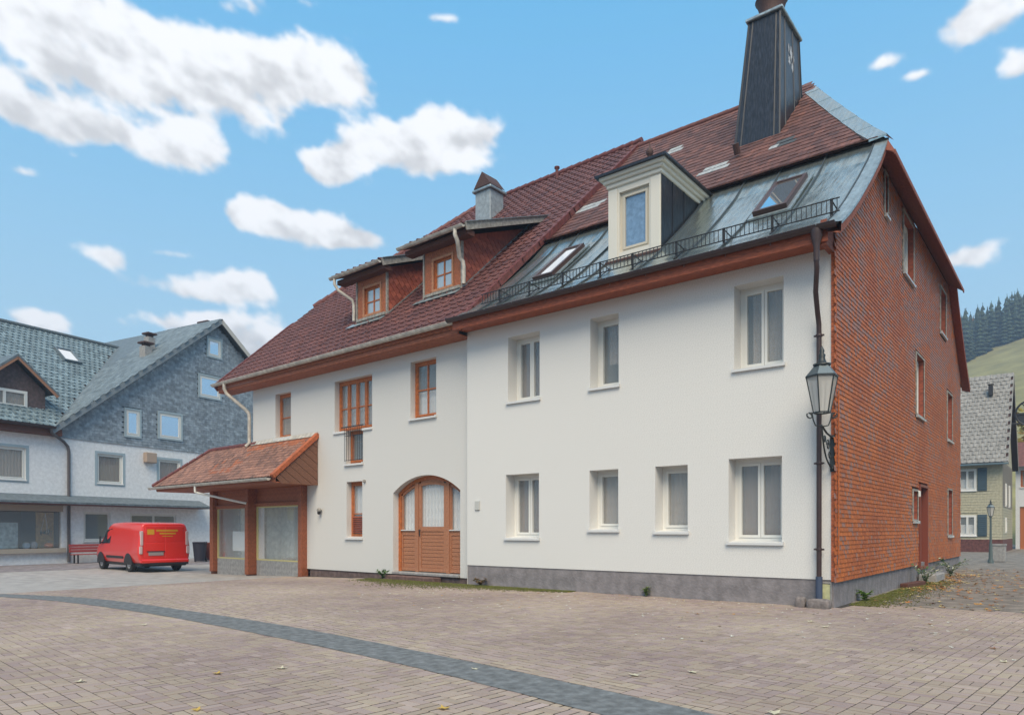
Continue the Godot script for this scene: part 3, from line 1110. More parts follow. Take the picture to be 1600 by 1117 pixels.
		part(t, "hip_sheet", mb, mats["zinc"])
	# eaves: boarded soffit planks, gutter with brackets, downpipe
	for k in 3:
		var mb := MB.new()
		var za := 0.02 + k * 0.17
		mb.cbox(Vector3(-8.86, 0, za), Vector3(0.02, 0.03, za + 0.165), 0.006)
		var o := part(t, "soffit_board", mb, mat("eave_wood", Color(0.30, 0.07, 0.026), 0.6, {"tex": "streak", "scale": Vector3(0.5, 3, 3)}))
		o.position.y = 6.46 - k * 0.012
	var fb := MB.new()
	fb.cbox(Vector3(-8.86, 6.40, 0.53), Vector3(0.05, 6.62, 0.56), 0.006)
	part(t, "fascia", fb, mats["eave_wood"])
	var cap := MB.new()
	cap.box(Vector3(-0.08, 6.36, -0.02), Vector3(0.02, 6.8, 0.53))
	part(t, "eave_end", cap, mats["soffit_brown"])
	var gt := MB.new()
	gutter(gt, -8.95, 0.2, 6.66, 0.64, 0.085)
	var go := part(t, "gutter", gt, mats["gutter_brown"])
	for k in 11:
		var mb := MB.new()
		mb.tube([Vector3(0, 0.02, -0.12), Vector3(0, 0.005, 0.085), Vector3(0, -0.01, 0.09)], 0.009, 6)
		mb.box(Vector3(-0.012, -0.1, -0.088), Vector3(0.012, 0.02, -0.08))
		var o := part(t, "gutter_bracket", mb, mats["zinc_edge"])
		o.position = Vector3(-8.5 + k * 0.84, 6.66, 0.64)
	var dp := MB.new()
	dp.lathe([Vector2(0.05, -0.55), Vector2(0.052, -0.3), Vector2(0.1, -0.12), Vector2(0.1, 0.0)], 12, Vector3(-0.12, 6.62, 0.62))
	dp.tube([Vector3(-0.12, 6.1, 0.62), Vector3(-0.12, 5.95, 0.6), Vector3(-0.19, 5.6, 0.42), Vector3(-0.22, 5.3, 0.2), Vector3(-0.22, 5.1, 0.11), Vector3(-0.22, 4.8, 0.1), Vector3(-0.22, 0.55, 0.1)], 0.044, 14)
	for yy in [4.9, 2.6, 1.05]:
		dp.lathe([Vector2(0.05, -0.02), Vector2(0.06, -0.02), Vector2(0.06, 0.02), Vector2(0.05, 0.02)], 14, Vector3(-0.22, yy, 0.1))
		dp.box(Vector3(-0.31, yy - 0.015, 0.09), Vector3(-0.13, yy + 0.015, 0.11))
	part(t, "downpipe", dp, mats["gutter_brown"])
	dp = MB.new()
	dp.tube([Vector3(-0.22, 0.56, 0.1), Vector3(-0.22, 0.16, 0.1)], 0.058, 14)
	part(t, "pipe_foot", dp, mat("pipe_blue", Color(0.05, 0.07, 0.12), 0.6))


# half-round gutter along x
func gutter(mb: MB, x0: float, x1: float, y: float, z: float, r: float) -> void:
	var a := []
	var b := []
	for k in 13:
		var an := PI * k / 12.0
		a.append(Vector3(0, y - sin(an) * r, z - cos(an) * r))
	for k in 13:
		var an := PI * (12 - k) / 12.0
		b.append(Vector3(0, y - sin(an) * (r - 0.008), z - cos(an) * (r - 0.008)))
	var outer := PackedVector3Array()
	var outer2 := PackedVector3Array()
	for p in a + b:
		outer.append(p + Vector3(x0, 0, 0))
		outer2.append(p + Vector3(x1, 0, 0))
	mb.loft([outer, outer2], true, false)
	mb.tube([Vector3(x0, y, z + r), Vector3(x1, y, z + r)], 0.011, 8)
	for x in [x0, x1]:
		for k in 12:
			mb.tri(Vector3(x, y, z), a[k] + Vector3(x, 0, 0), a[k + 1] + Vector3(x, 0, 0))


func white_roof_fittings(t: Node3D) -> void:
	# snow guard: feet, two rails, bars
	var s := sub(t, "snow_guard")
	var zt := 0.22
	for yy in [0.10, 0.33]:
		var mb := MB.new()
		mb.tube([Vector3(-8.2, profile_a(zt) + yy, zt), Vector3(0.16, profile_a(zt) + yy, zt)], 0.012, 6)
		part(s, "rail", mb, mats["black_iron"])
	var bar := MB.new()
	bar.box(Vector3(-0.006, 0.10, -0.006), Vector3(0.006, 0.33, 0.006))
	var bm := bar.mesh()
	for k in 96:
		var o := part(s, "bar", bm, mats["black_iron"])
		o.position = Vector3(-8.15 + k * 0.087, profile_a(zt), zt)
	for x in [0.02, -1.02, -1.95, -2.95, -3.95, -4.75, -5.75, -6.7, -7.6]:
		var mb := MB.new()
		mb.box(Vector3(x - 0.025, profile_a(zt) + 0.0, zt - 0.012), Vector3(x + 0.025, profile_a(zt) + 0.35, zt - 0.004))
		mb.beam(Vector3(x, profile_a(zt - 0.45) + 0.03, zt - 0.45), Vector3(x, profile_a(zt + 0.1) + 0.02, zt + 0.1), 0.04, 0.012)
		mb.beam(Vector3(x, profile_a(zt - 0.4) + 0.02, zt - 0.4), Vector3(x, profile_a(zt) + 0.32, zt - 0.02), 0.02, 0.012)
		part(s, "foot", mb, mats["black_iron"])
	# roof windows
	for a in [[-7.28, -6.68, -0.75, -2.2], [-1.82, -1.13, -1.02, -2.42]]:
		var mid := Vector3((a[0] + a[1]) / 2, (profile_a(a[2]) + profile_a(a[3])) / 2 + 0.02, (a[2] + a[3]) / 2)
		var up := Vector3(0, profile_a(a[3]) - profile_a(a[2]), a[3] - a[2])
		var l := up.length() / 2
		up = up.normalized()
		var n := sub(t, "roof_window", mid)
		n.basis = Basis(Vector3.RIGHT, up, Vector3.RIGHT.cross(up))
		var hw: float = (a[1] - a[0]) / 2
		var mb := MB.new()
		mb.ring(-hw, -l, hw, l, 0.075, 0.0, 0.13)
		part(n, "frame", mb, mat("roofwin_frame", Color(0.07, 0.035, 0.03), 0.4))
		mb = MB.new()
		mb.ring(-hw - 0.09, -l - 0.12, hw + 0.09, l + 0.09, 0.1, 0.0, 0.035)
		part(n, "flashing", mb, mats["zinc_edge"])
		mb = MB.new()
		mb.box(Vector3(-hw + 0.07, -l + 0.07, 0.09), Vector3(hw - 0.07, l - 0.07, 0.1))
		part(n, "pane", mb, mat("roof_glass", Color(0.82, 0.85, 0.86), 0.03, {"metal": 0.9, "spec": 0.9}))
	# chimney clad in dark sheet, tapering
	var c := sub(t, "chimney")
	var b0 := [Vector3(-3.95, 11.6, -5.42), Vector3(-2.72, 11.6, -5.42), Vector3(-2.72, 11.6, -7.62), Vector3(-3.95, 11.6, -7.62)]
	var b1 := [Vector3(-3.64, 15.28, -5.72), Vector3(-2.80, 15.28, -5.72), Vector3(-2.80, 15.28, -7.32), Vector3(-3.64, 15.28, -7.32)]
	var mb := MB.new()
	for k in 4:
		var j := (k + 1) % 4
		mb.quad(b0[k], b0[j], b1[j], b1[k])
	mb.quad(b1[0], b1[1], b1[2], b1[3])
	part(c, "cladding", mb, mats["dark_metal"])
	for f in [[0, 1, 0.13], [0, 1, 0.87], [1, 2, 0.22], [1, 2, 0.62], [1, 2, 0.93]]:
		mb = MB.new()
		mb.beam(b0[f[0]].lerp(b0[f[1]], f[2]), b1[f[0]].lerp(b1[f[1]], f[2]), 0.03, 0.03, Vector3(0.5, 0, 0.7))
		part(c, "seam", mb, mat("seam_black", Color(0.025, 0.027, 0.034), 0.5))
	for k in 4:
		mb = MB.new()
		mb.beam(b0[k], b1[k], 0.04, 0.04)
		part(c, "corner_strip", mb, mats["seam_black"])
	mb = MB.new()
	mb.cbox(Vector3(-3.72, 15.27, -7.4), Vector3(-2.72, 15.36, -5.64), 0.02)
	part(c, "cap", mb, mats["zinc_edge"])
	mb = MB.new()
	mb.lathe([Vector2(0.36, 15.35), Vector2(0.33, 15.5), Vector2(0.33, 15.75), Vector2(0.4, 15.98), Vector2(0.44, 16.02), Vector2(0.36, 16.02), Vector2(0.33, 15.9)], 24, Vector3(-3.22, 0, -6.3))
	part(c, "pot", mb, mats["rust_iron"])
	# flakes of white paint left on the side
	for q in [[0.0, 0.3, 0.13, 0.24], [-0.16, 0.05, 0.1, 0.17], [0.13, -0.02, 0.13, 0.16], [-0.02, -0.3, 0.1, 0.2], [0.2, -0.4, 0.08, 0.17], [-0.2, 0.36, 0.06, 0.14], [0.22, 0.26, 0.06, 0.12]]:
		mb = MB.new()
		var flake := PackedVector2Array()
		for k in 15:
			var rr := 0.7 + 0.3 * sin(k * 2.7 + q[0] * 30.0)
			flake.append(Vector2(cos(TAU * k / 15) * rr * q[2], sin(TAU * k / 15) * rr * q[3]))
		mb.slab(flake, 0.004)
		var st := part(c, "paint_flake", mb, mat("peeled_white", Color(0.5, 0.51, 0.53), 0.7, {"tex": "grit", "scale": 2.0}))
		st.position = Vector3(-2.772 + 0.0 * q[0], 14.2 + q[1], -6.55 - q[0])
		st.rotation.y = PI / 2
		st.rotate_object_local(Vector3.RIGHT, -0.022)
	# short vent pipe and little finial parts
	mb = MB.new()
	mb.tube([Vector3(-3.61, 11.3, -4.8), Vector3(-3.61, 11.52, -4.66)], 0.085, 12)
	part(t, "vent_pipe", mb, mats["rust_iron"])
	# dormer with classical cornice, hipped metal roof and finial
	var d := sub(t, "dormer", Vector3(-4.44, 7.62, -0.74))
	var hw := 0.67
	var w := MB.new()
	wall(w, -hw, 0.0, hw, 1.92, 0.0, [[-0.38, 0.14, 0.38, 1.52]], 0.14)
	part(d, "front", w, mat("dormer_white", Color(0.66, 0.63, 0.56), 0.6))
	w = MB.new()
	for sx in [-1.0, 1.0]:
		var a := Vector3(sx * (hw - 0.01), -0.1, -0.005)
		w.tri(a, Vector3(sx * (hw - 0.01), 1.92, -0.005), Vector3(sx * (hw - 0.01), 1.92, -2.35))
		w.tri(a, Vector3(sx * (hw - 0.01), 1.92, -2.35), Vector3(sx * (hw - 0.01), -0.1, -0.3))
	part(d, "cheek", w, mats["dark_metal"])
	for f in [0.25, 0.5]:
		w = MB.new()
		w.beam(Vector3(hw - 0.005, 0.0 + f * 1.5, -2.35 * f), Vector3(hw - 0.005, 1.92, -2.35 * f), 0.02, 0.02)
		part(d, "seam", w, mats["dark_metal"])
	w = MB.new()
	w.ring(-0.38, 0.14, 0.38, 1.52, 0.07, -0.14, -0.07)
	w.ring(-0.31, 0.21, 0.31, 1.45, 0.05, -0.13, -0.05)
	part(d, "frame", w, mat("dormer_frame", Color(0.55, 0.5, 0.41), 0.5))
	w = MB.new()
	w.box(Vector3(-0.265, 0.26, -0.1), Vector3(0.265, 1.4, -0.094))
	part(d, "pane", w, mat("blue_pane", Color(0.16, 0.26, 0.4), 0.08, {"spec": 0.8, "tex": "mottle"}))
	# pilasters and cornice: three stepped mouldings
	for sx in [-1.0, 1.0]:
		w = MB.new()
		w.cbox(Vector3(sx * 0.54 - 0.12, -0.06, 0.0), Vector3(sx * 0.54 + 0.12, 1.62, 0.03), 0.008)
		part(d, "pilaster", w, mats["dormer_white"])
	var lv := [[0.03, 1.66, 1.76], [0.09, 1.76, 1.84], [0.16, 1.84, 1.95]]
	for q in lv:
		w = MB.new()
		w.cbox(Vector3(-hw - q[0], q[1], -2.5), Vector3(hw + q[0], q[2], 0.02 + q[0]), 0.015)
		part(d, "cornice", w, mats["dormer_white"])
	w = MB.new()
	var r0 := [Vector3(-0.9, 1.955, 0.25), Vector3(0.9, 1.955, 0.25), Vector3(0.9, 1.955, -2.75), Vector3(-0.9, 1.955, -2.75)]
	var apex := Vector3(0, 2.42, -0.75)
	var apb := Vector3(0, 2.42, -3.0)
	w.tri(r0[0], r0[1], apex)
	w.quad(r0[1], r0[2], apb, apex)
	w.quad(r0[3], r0[0], apex, apb)
	w.quad(r0[0] - Vector3(0, 0.05, 0), r0[1] - Vector3(0, 0.05, 0), r0[1], r0[0])
	w.quad(r0[1] - Vector3(0, 0.05, 0), r0[2] - Vector3(0, 0.05, 0), r0[2], r0[1])
	w.quad(r0[3] - Vector3(0, 0.05, 0), r0[0] - Vector3(0, 0.05, 0), r0[0], r0[3])
	w.quad(r0[0] - Vector3(0, 0.05, 0), r0[3] - Vector3(0, 0.05, 0), r0[2] - Vector3(0, 0.05, 0), r0[1] - Vector3(0, 0.05, 0))
	part(d, "roof", w, mats["dark_metal"])
	w = MB.new()
	w.lathe([Vector2(0.03, 0.0), Vector2(0.035, 0.1), Vector2(0.06, 0.14), Vector2(0.09, 0.2), Vector2(0.07, 0.28), Vector2(0.03, 0.32), Vector2(0.012, 0.4), Vector2(0.003, 0.48)], 12, apex)
	part(d, "finial", w, mats["rust_iron"])
	w = MB.new()
	w.cbox(Vector3(-0.72, -0.1, 0.0), Vector3(0.72, -0.03, 0.09), 0.01)
	part(d, "sill_flashing", w, mats["rust_iron"])


# ---------------------------------------------------------------- the older house on the left of the white one
const SLOPE_B := 0.91
func roof_b(z: float) -> float:
	return 6.64 + (0.62 - z) * SLOPE_B if z > -8.5 else 6.64 + (0.62 + 17.0 + z) * SLOPE_B


func hip_b(z: float) -> float:
	return lerpf(-12.3, -7.6, clampf((-3.6 - z) / 4.9, 0.0, 1.0))


# a roof tile with an upstanding rib along one side
func ribbed_tile(w: float, l: float) -> ArrayMesh:
	var mb := MB.new()
	var sec := [Vector2(-w / 2, 0.006), Vector2(w * 0.18, 0.0), Vector2(w * 0.26, 0.028), Vector2(w * 0.40, 0.034), Vector2(w / 2, 0.012)]
	for k in sec.size() - 1:
		var a: Vector2 = sec[k]
		var b: Vector2 = sec[k + 1]
		mb.quad(Vector3(a.x, a.y + 0.02, 0), Vector3(b.x, b.y + 0.02, 0), Vector3(b.x, b.y - 0.012, -l), Vector3(a.x, a.y - 0.012, -l))
		mb.quad(Vector3(a.x, a.y - 0.016, 0), Vector3(b.x, b.y - 0.016, 0), Vector3(b.x, b.y + 0.02, 0), Vector3(a.x, a.y + 0.02, 0))
	mb.quad(Vector3(w / 2, -0.01, 0), Vector3(w / 2, -0.03, -l), Vector3(w / 2, 0.0, -l), Vector3(w / 2, 0.032, 0))
	return mb.mesh()


func make_old_house() -> void:
	mat("clay_red", Color.WHITE, 0.6, {"tex": "stain", "scale": 1.3, "spec": 0.5})
	var t := thing("old_house", "older cream rendered house with arched timber door and red ribbed tile roof with two dormers", "house", ORIGIN_B, YAW_B)
	var arch := [-3.14, 0.17, -0.45, 2.91]
	var holes := [[-9.3, 4.52, -8.36, 6.04], [-5.93, 4.44, -4.09, 6.02], [-5.36, 3.42, -4.52, 4.44], [-2.4, 4.51, -1.36, 6.1], [-5.32, 1.17, -4.55, 2.87]]
	var shop := [-10.0, 0.3, -7.55, 2.3]
	var w := MB.new()
	wall(w, -10.75, 0.14, 0.03, 6.98, 0.0, holes + [arch, shop], 0.26, false)
	for k in [0, 1, 3, 4]:
		reveals(w, holes[k], 0.0, 0.26)
	# reveals of the low part of the tall window, open at the top
	var hl = holes[2]
	w.quad(Vector3(hl[0], hl[1], -0.26), Vector3(hl[0], hl[1], 0), Vector3(hl[0], hl[3], 0), Vector3(hl[0], hl[3], -0.26))
	w.quad(Vector3(hl[2], hl[1], 0), Vector3(hl[2], hl[1], -0.26), Vector3(hl[2], hl[3], -0.26), Vector3(hl[2], hl[3], 0))
	w.quad(Vector3(hl[0], hl[1], -0.26), Vector3(hl[2], hl[1], -0.26), Vector3(hl[2], hl[1], 0), Vector3(hl[0], hl[1], 0))
	# arch: spandrels and reveal
	var n := 24
	for k in n:
		var xa := lerpf(arch[0], arch[2], float(k) / n)
		var xb := lerpf(arch[0], arch[2], float(k + 1) / n)
		w.quad(Vector3(xa, arch_y(xa), 0), Vector3(xb, arch_y(xb), 0), Vector3(xb, arch[3], 0), Vector3(xa, arch[3], 0))
		w.quad(Vector3(xa, arch_y(xa), 0), Vector3(xa, arch_y(xa), -0.34), Vector3(xb, arch_y(xb), -0.34), Vector3(xb, arch_y(xb), 0))
	for x in [arch[0], arch[2]]:
		w.quad(Vector3(x, arch[1], -0.34), Vector3(x, arch[1], 0), Vector3(x, arch_y(x), 0), Vector3(x, arch_y(x), -0.34))
	# left gable and back
	w.quad(Vector3(-10.75, -0.2, -17), Vector3(-10.75, -0.2, 0), Vector3(-10.75, 6.98, 0), Vector3(-10.75, 6.98, -17))
	w.quad(Vector3(-10.75, 6.98, -17), Vector3(-10.75, 6.98, 0), Vector3(-10.75, 10.2, -3.4), Vector3(-10.75, 10.2, -13.6))
	w.quad(Vector3(0.05, -0.2, -17), Vector3(-10.75, -0.2, -17), Vector3(-10.75, 6.98, -17), Vector3(0.05, 6.98, -17))
	part(t, "wall", w, mats["render_old"])
	w = MB.new()
	w.box(Vector3(-7.3, -0.4, -0.4), Vector3(0.03, 0.14, -0.03))
	part(t, "plinth", w, mat("plinth_brown", Color(0.16, 0.11, 0.1), 0.95, {"tex": "stain", "scale": 1.0, "bump": "grit_bump", "bump_scale": 0.8}))
	# windows with orange frames
	var wo := "wood_orange"
	window(t, Vector3(-8.83, 4.52, 0), 0, 0.94, 1.52, 0.25, {"frame": wo, "rows": 2, "split": 0.46, "curtain": "curtain_pale"})
	window(t, Vector3(-5.01, 4.44, 0), 0, 1.84, 1.58, 0.25, {"frame": wo, "cols": 4, "rows": 2, "split": 0.45, "sill": false, "curtain": "curtain_pale", "fw": 0.07})
	for s in [[-5.93, -5.36], [-4.52, -4.09]]:
		var sl := MB.new()
		sl.cbox(Vector3(s[0] - 0.04, 4.37, -0.2), Vector3(s[1] + 0.02, 4.44, 0.05), 0.01)
		part(t, "window_ledge", sl, mats["white_sill"])
	var lw := window(t, Vector3(-4.94, 3.42, 0), 0, 0.84, 1.03, 0.25, {"frame": wo, "cols": 1, "curtain": "none", "fw": 0.06})
	var gd := MB.new()
	gd.tube([Vector3(-0.56, 1.12, 0.06), Vector3(0.5, 1.12, 0.06)], 0.014, 8)
	gd.tube([Vector3(-0.42, 0.1, 0.05), Vector3(0.42, 0.1, 0.05)], 0.01, 6)
	gd.tube([Vector3(-0.42, 0.85, 0.05), Vector3(0.42, 0.85, 0.05)], 0.01, 6)
	for k in 9:
		var x := -0.42 + k * 0.105
		gd.tube([Vector3(x, 0.08, 0.05), Vector3(x, 1.1, 0.055)], 0.007, 6)
	part(lw, "railing", gd, mats["black_iron"])
	window(t, Vector3(-1.88, 4.51, 0), 0, 1.04, 1.59, 0.25, {"frame": wo, "cols": 2, "sashes": 1, "rows": 2, "curtain": "curtain_white", "c_top": 0.5})
	# narrow window with a louvred lower half
	var nw := window(t, Vector3(-4.935, 1.17, 0), 0, 0.77, 1.7, 0.25, {"frame": wo, "rows": 2, "split": 0.42, "curtain": "curtain_white", "c_low": 0.4})
	for k in 9:
		var mb := MB.new()
		mb.cbox(Vector3(-0.27, -0.006, -0.03), Vector3(0.27, 0.006, 0.03), 0.003, Transform3D(Basis(Vector3.RIGHT, 0.7), Vector3.ZERO))
		var o := part(nw, "slat", mb, mats["wood_red"])
		o.position = Vector3(0, 0.16 + k * 0.058, -0.15)
	arched_door(t)
	old_roof(t)
	# small lamp and sensor on the wall
	var lp := sub(t, "wall_lamp", Vector3(-6.62, 1.99, 0))
	var mb := MB.new()
	mb.lathe([Vector2(0.02, -0.1), Vector2(0.05, -0.08), Vector2(0.055, -0.02), Vector2(0.05, 0.0)], 14, Vector3(0, 0, 0.1))
	part(lp, "housing", mb, mats["black_iron"])
	mb = MB.new()
	mb.lathe([Vector2(0.06, 0.0), Vector2(0.075, 0.04), Vector2(0.06, 0.09), Vector2(0.02, 0.11)], 14, Vector3(0, 0, 0.1))
	mb.box(Vector3(-0.03, 0.0, 0.0), Vector3(0.03, 0.05, 0.06))
	part(lp, "cover", mb, mats["wood_grey"])
	mb = MB.new()
	mb.cbox(Vector3(-4.46, 2.82, 0.0), Vector3(-4.38, 2.9, 0.07), 0.015)
	part(t, "sensor", mb, mats["wood_grey"])


func arch_y(x: float) -> float:
	var r := 2.196
	return 0.714 + sqrt(maxf(r * r - pow(x + 1.795, 2.0), 0.0))


# bars that follow the arch, inset by d and t thick
func arch_bar(mb: MB, x0: float, x1: float, d: float, t: float, z0: float, z1: float) -> void:
	var n := 16
	for k in n:
		var xa := lerpf(x0, x1, float(k) / n)
		var xb := lerpf(x0, x1, float(k + 1) / n)
		var ya := arch_y(xa) - d
		var yb := arch_y(xb) - d
		mb.quad(Vector3(xa, ya - t, z1), Vector3(xb, yb - t, z1), Vector3(xb, yb, z1), Vector3(xa, ya, z1))
		mb.quad(Vector3(xa, ya - t, z0), Vector3(xb, yb - t, z0), Vector3(xb, yb - t, z1), Vector3(xa, ya - t, z1))
		mb.quad(Vector3(xa, ya, z1), Vector3(xb, yb, z1), Vector3(xb, yb, z0), Vector3(xa, ya, z0))


func arched_door(t: Node3D) -> void:
	var d := sub(t, "arched_door")
	var z := -0.3
	var wo: Material = mats["wood_orange"]
	var wd := mat("wood_door", Color(0.39, 0.165, 0.085), 0.7, {"tex": "streak", "scale": Vector3(1.2, 4, 4)})
	var y0 := 0.22
	# outer frame and posts
	var mb := MB.new()
	arch_bar(mb, -3.14, -0.45, 0.0, 0.11, z, z + 0.1)
	mb.box(Vector3(-3.14, y0, z), Vector3(-3.03, arch_y(-3.14) - 0.05, z + 0.1))
	mb.box(Vector3(-0.56, y0, z), Vector3(-0.45, arch_y(-0.45) - 0.05, z + 0.1))
	part(d, "frame", mb, wo)
	for x in [-2.36, -1.12]:
		mb = MB.new()
		mb.box(Vector3(x - 0.06, y0, z + 0.002), Vector3(x + 0.06, arch_y(x) - 0.1, z + 0.103))
		part(d, "post", mb, wd)
	# three panels: fixed left, leaf, fixed right
	for q in [[-3.03, -2.42, 0], [-2.3, -1.18, 1], [-1.06, -0.56, 0]]:
		var x0: float = q[0] + 0.006
		var x1: float = q[1] - 0.006
		var leaf: bool = q[2] == 1
		var rail := 1.36 if leaf else 1.25
		var f := 0.1 if leaf else 0.05
		mb = MB.new()
		var zf := z + (0.025 if leaf else 0.015)
		mb.box(Vector3(x0, y0 + 0.02, zf), Vector3(x0 + f, arch_y(x0) - 0.14, zf + 0.06))
		mb.box(Vector3(x1 - f, y0 + 0.02, zf), Vector3(x1, arch_y(x1) - 0.14, zf + 0.06))
		mb.box(Vector3(x0 + f, y0 + 0.02, zf + 0.001), Vector3(x1 - f, y0 + 0.12, zf + 0.058))
		mb.box(Vector3(x0 + f, rail, zf + 0.001), Vector3(x1 - f, rail + 0.13, zf + 0.058))
		arch_bar(mb, x0 + f, x1 - f, 0.115, f + 0.03, zf + 0.001, zf + 0.058)
		part(d, "leaf" if leaf else "side_panel", mb, wd)
		if not leaf:
			mb = MB.new()
			mb.box(Vector3(x0, rail + 0.13, zf), Vector3(x1, rail + 0.155, zf + 0.1))
			part(d, "ledge", mb, mats["white_sill"])
		var np := 10 if leaf else 8
		for k in np:
			var ya := lerpf(y0 + 0.12, rail, float(k) / np)
			var yb := lerpf(y0 + 0.12, rail, float(k + 1) / np) - 0.006
			var pk := MB.new()
			pk.cbox(Vector3(x0 + f, ya, zf + 0.005), Vector3(x1 - f, yb, zf + 0.038 + 0.004 * (k % 2)), 0.008)
			part(d, "plank", pk, wd)
		mb = MB.new()
		var n := 8
		for k in n:
			var xa := lerpf(x0 + f, x1 - f, float(k) / n)
			var xb := lerpf(x0 + f, x1 - f, float(k + 1) / n)
			mb.quad(Vector3(xa, rail + 0.13, zf + 0.03), Vector3(xb, rail + 0.13, zf + 0.03), Vector3(xb, arch_y(xb) - 0.13, zf + 0.03), Vector3(xa, arch_y(xa) - 0.13, zf + 0.03))
		part(d, "pane", mb, mats["glass"])
		mb = MB.new()
		var nn := int((x1 - x0) * 16)
		for k in nn:
			var xa := lerpf(x0, x1, float(k) / nn)
			var xb := lerpf(x0, x1, float(k + 1) / nn)
			var wa := 0.0 if k & 1 else 0.015
			mb.quad(Vector3(xa, rail, zf - 0.04 - wa), Vector3(xb, rail, zf - 0.055 + wa), Vector3(xb, arch_y(xb) - 0.1, zf - 0.055 + wa), Vector3(xa, arch_y(xa) - 0.1, zf - 0.04 - wa))
		part(d, "curtain", mb, mats["curtain_white"])
	mb = MB.new()
	mb.cbox(Vector3(-2.27, 1.22, z + 0.085), Vector3(-2.23, 1.42, z + 0.1), 0.008)
	mb.tube([Vector3(-2.25, 1.38, z + 0.1), Vector3(-2.25, 1.38, z + 0.15), Vector3(-2.13, 1.38, z + 0.155)], 0.011, 8)
	part(d, "handle", mb, mats["black_iron"])
	mb = MB.new()
	mb.cbox(Vector3(-3.14, 0.14, -0.36), Vector3(-0.45, 0.215, 0.06), 0.012)
	part(d, "threshold", mb, mats["concrete"])
	mb = MB.new()
	mb.cbox(Vector3(-3.1, -0.1, 0.0), Vector3(-1.15, 0.12, 0.3), 0.02)
	part(d, "step", mb, mat("step_stone", Color(0.17, 0.1, 0.085), 0.95, {"tex": "stain", "scale": 1.5, "bump": "grit_bump"}))


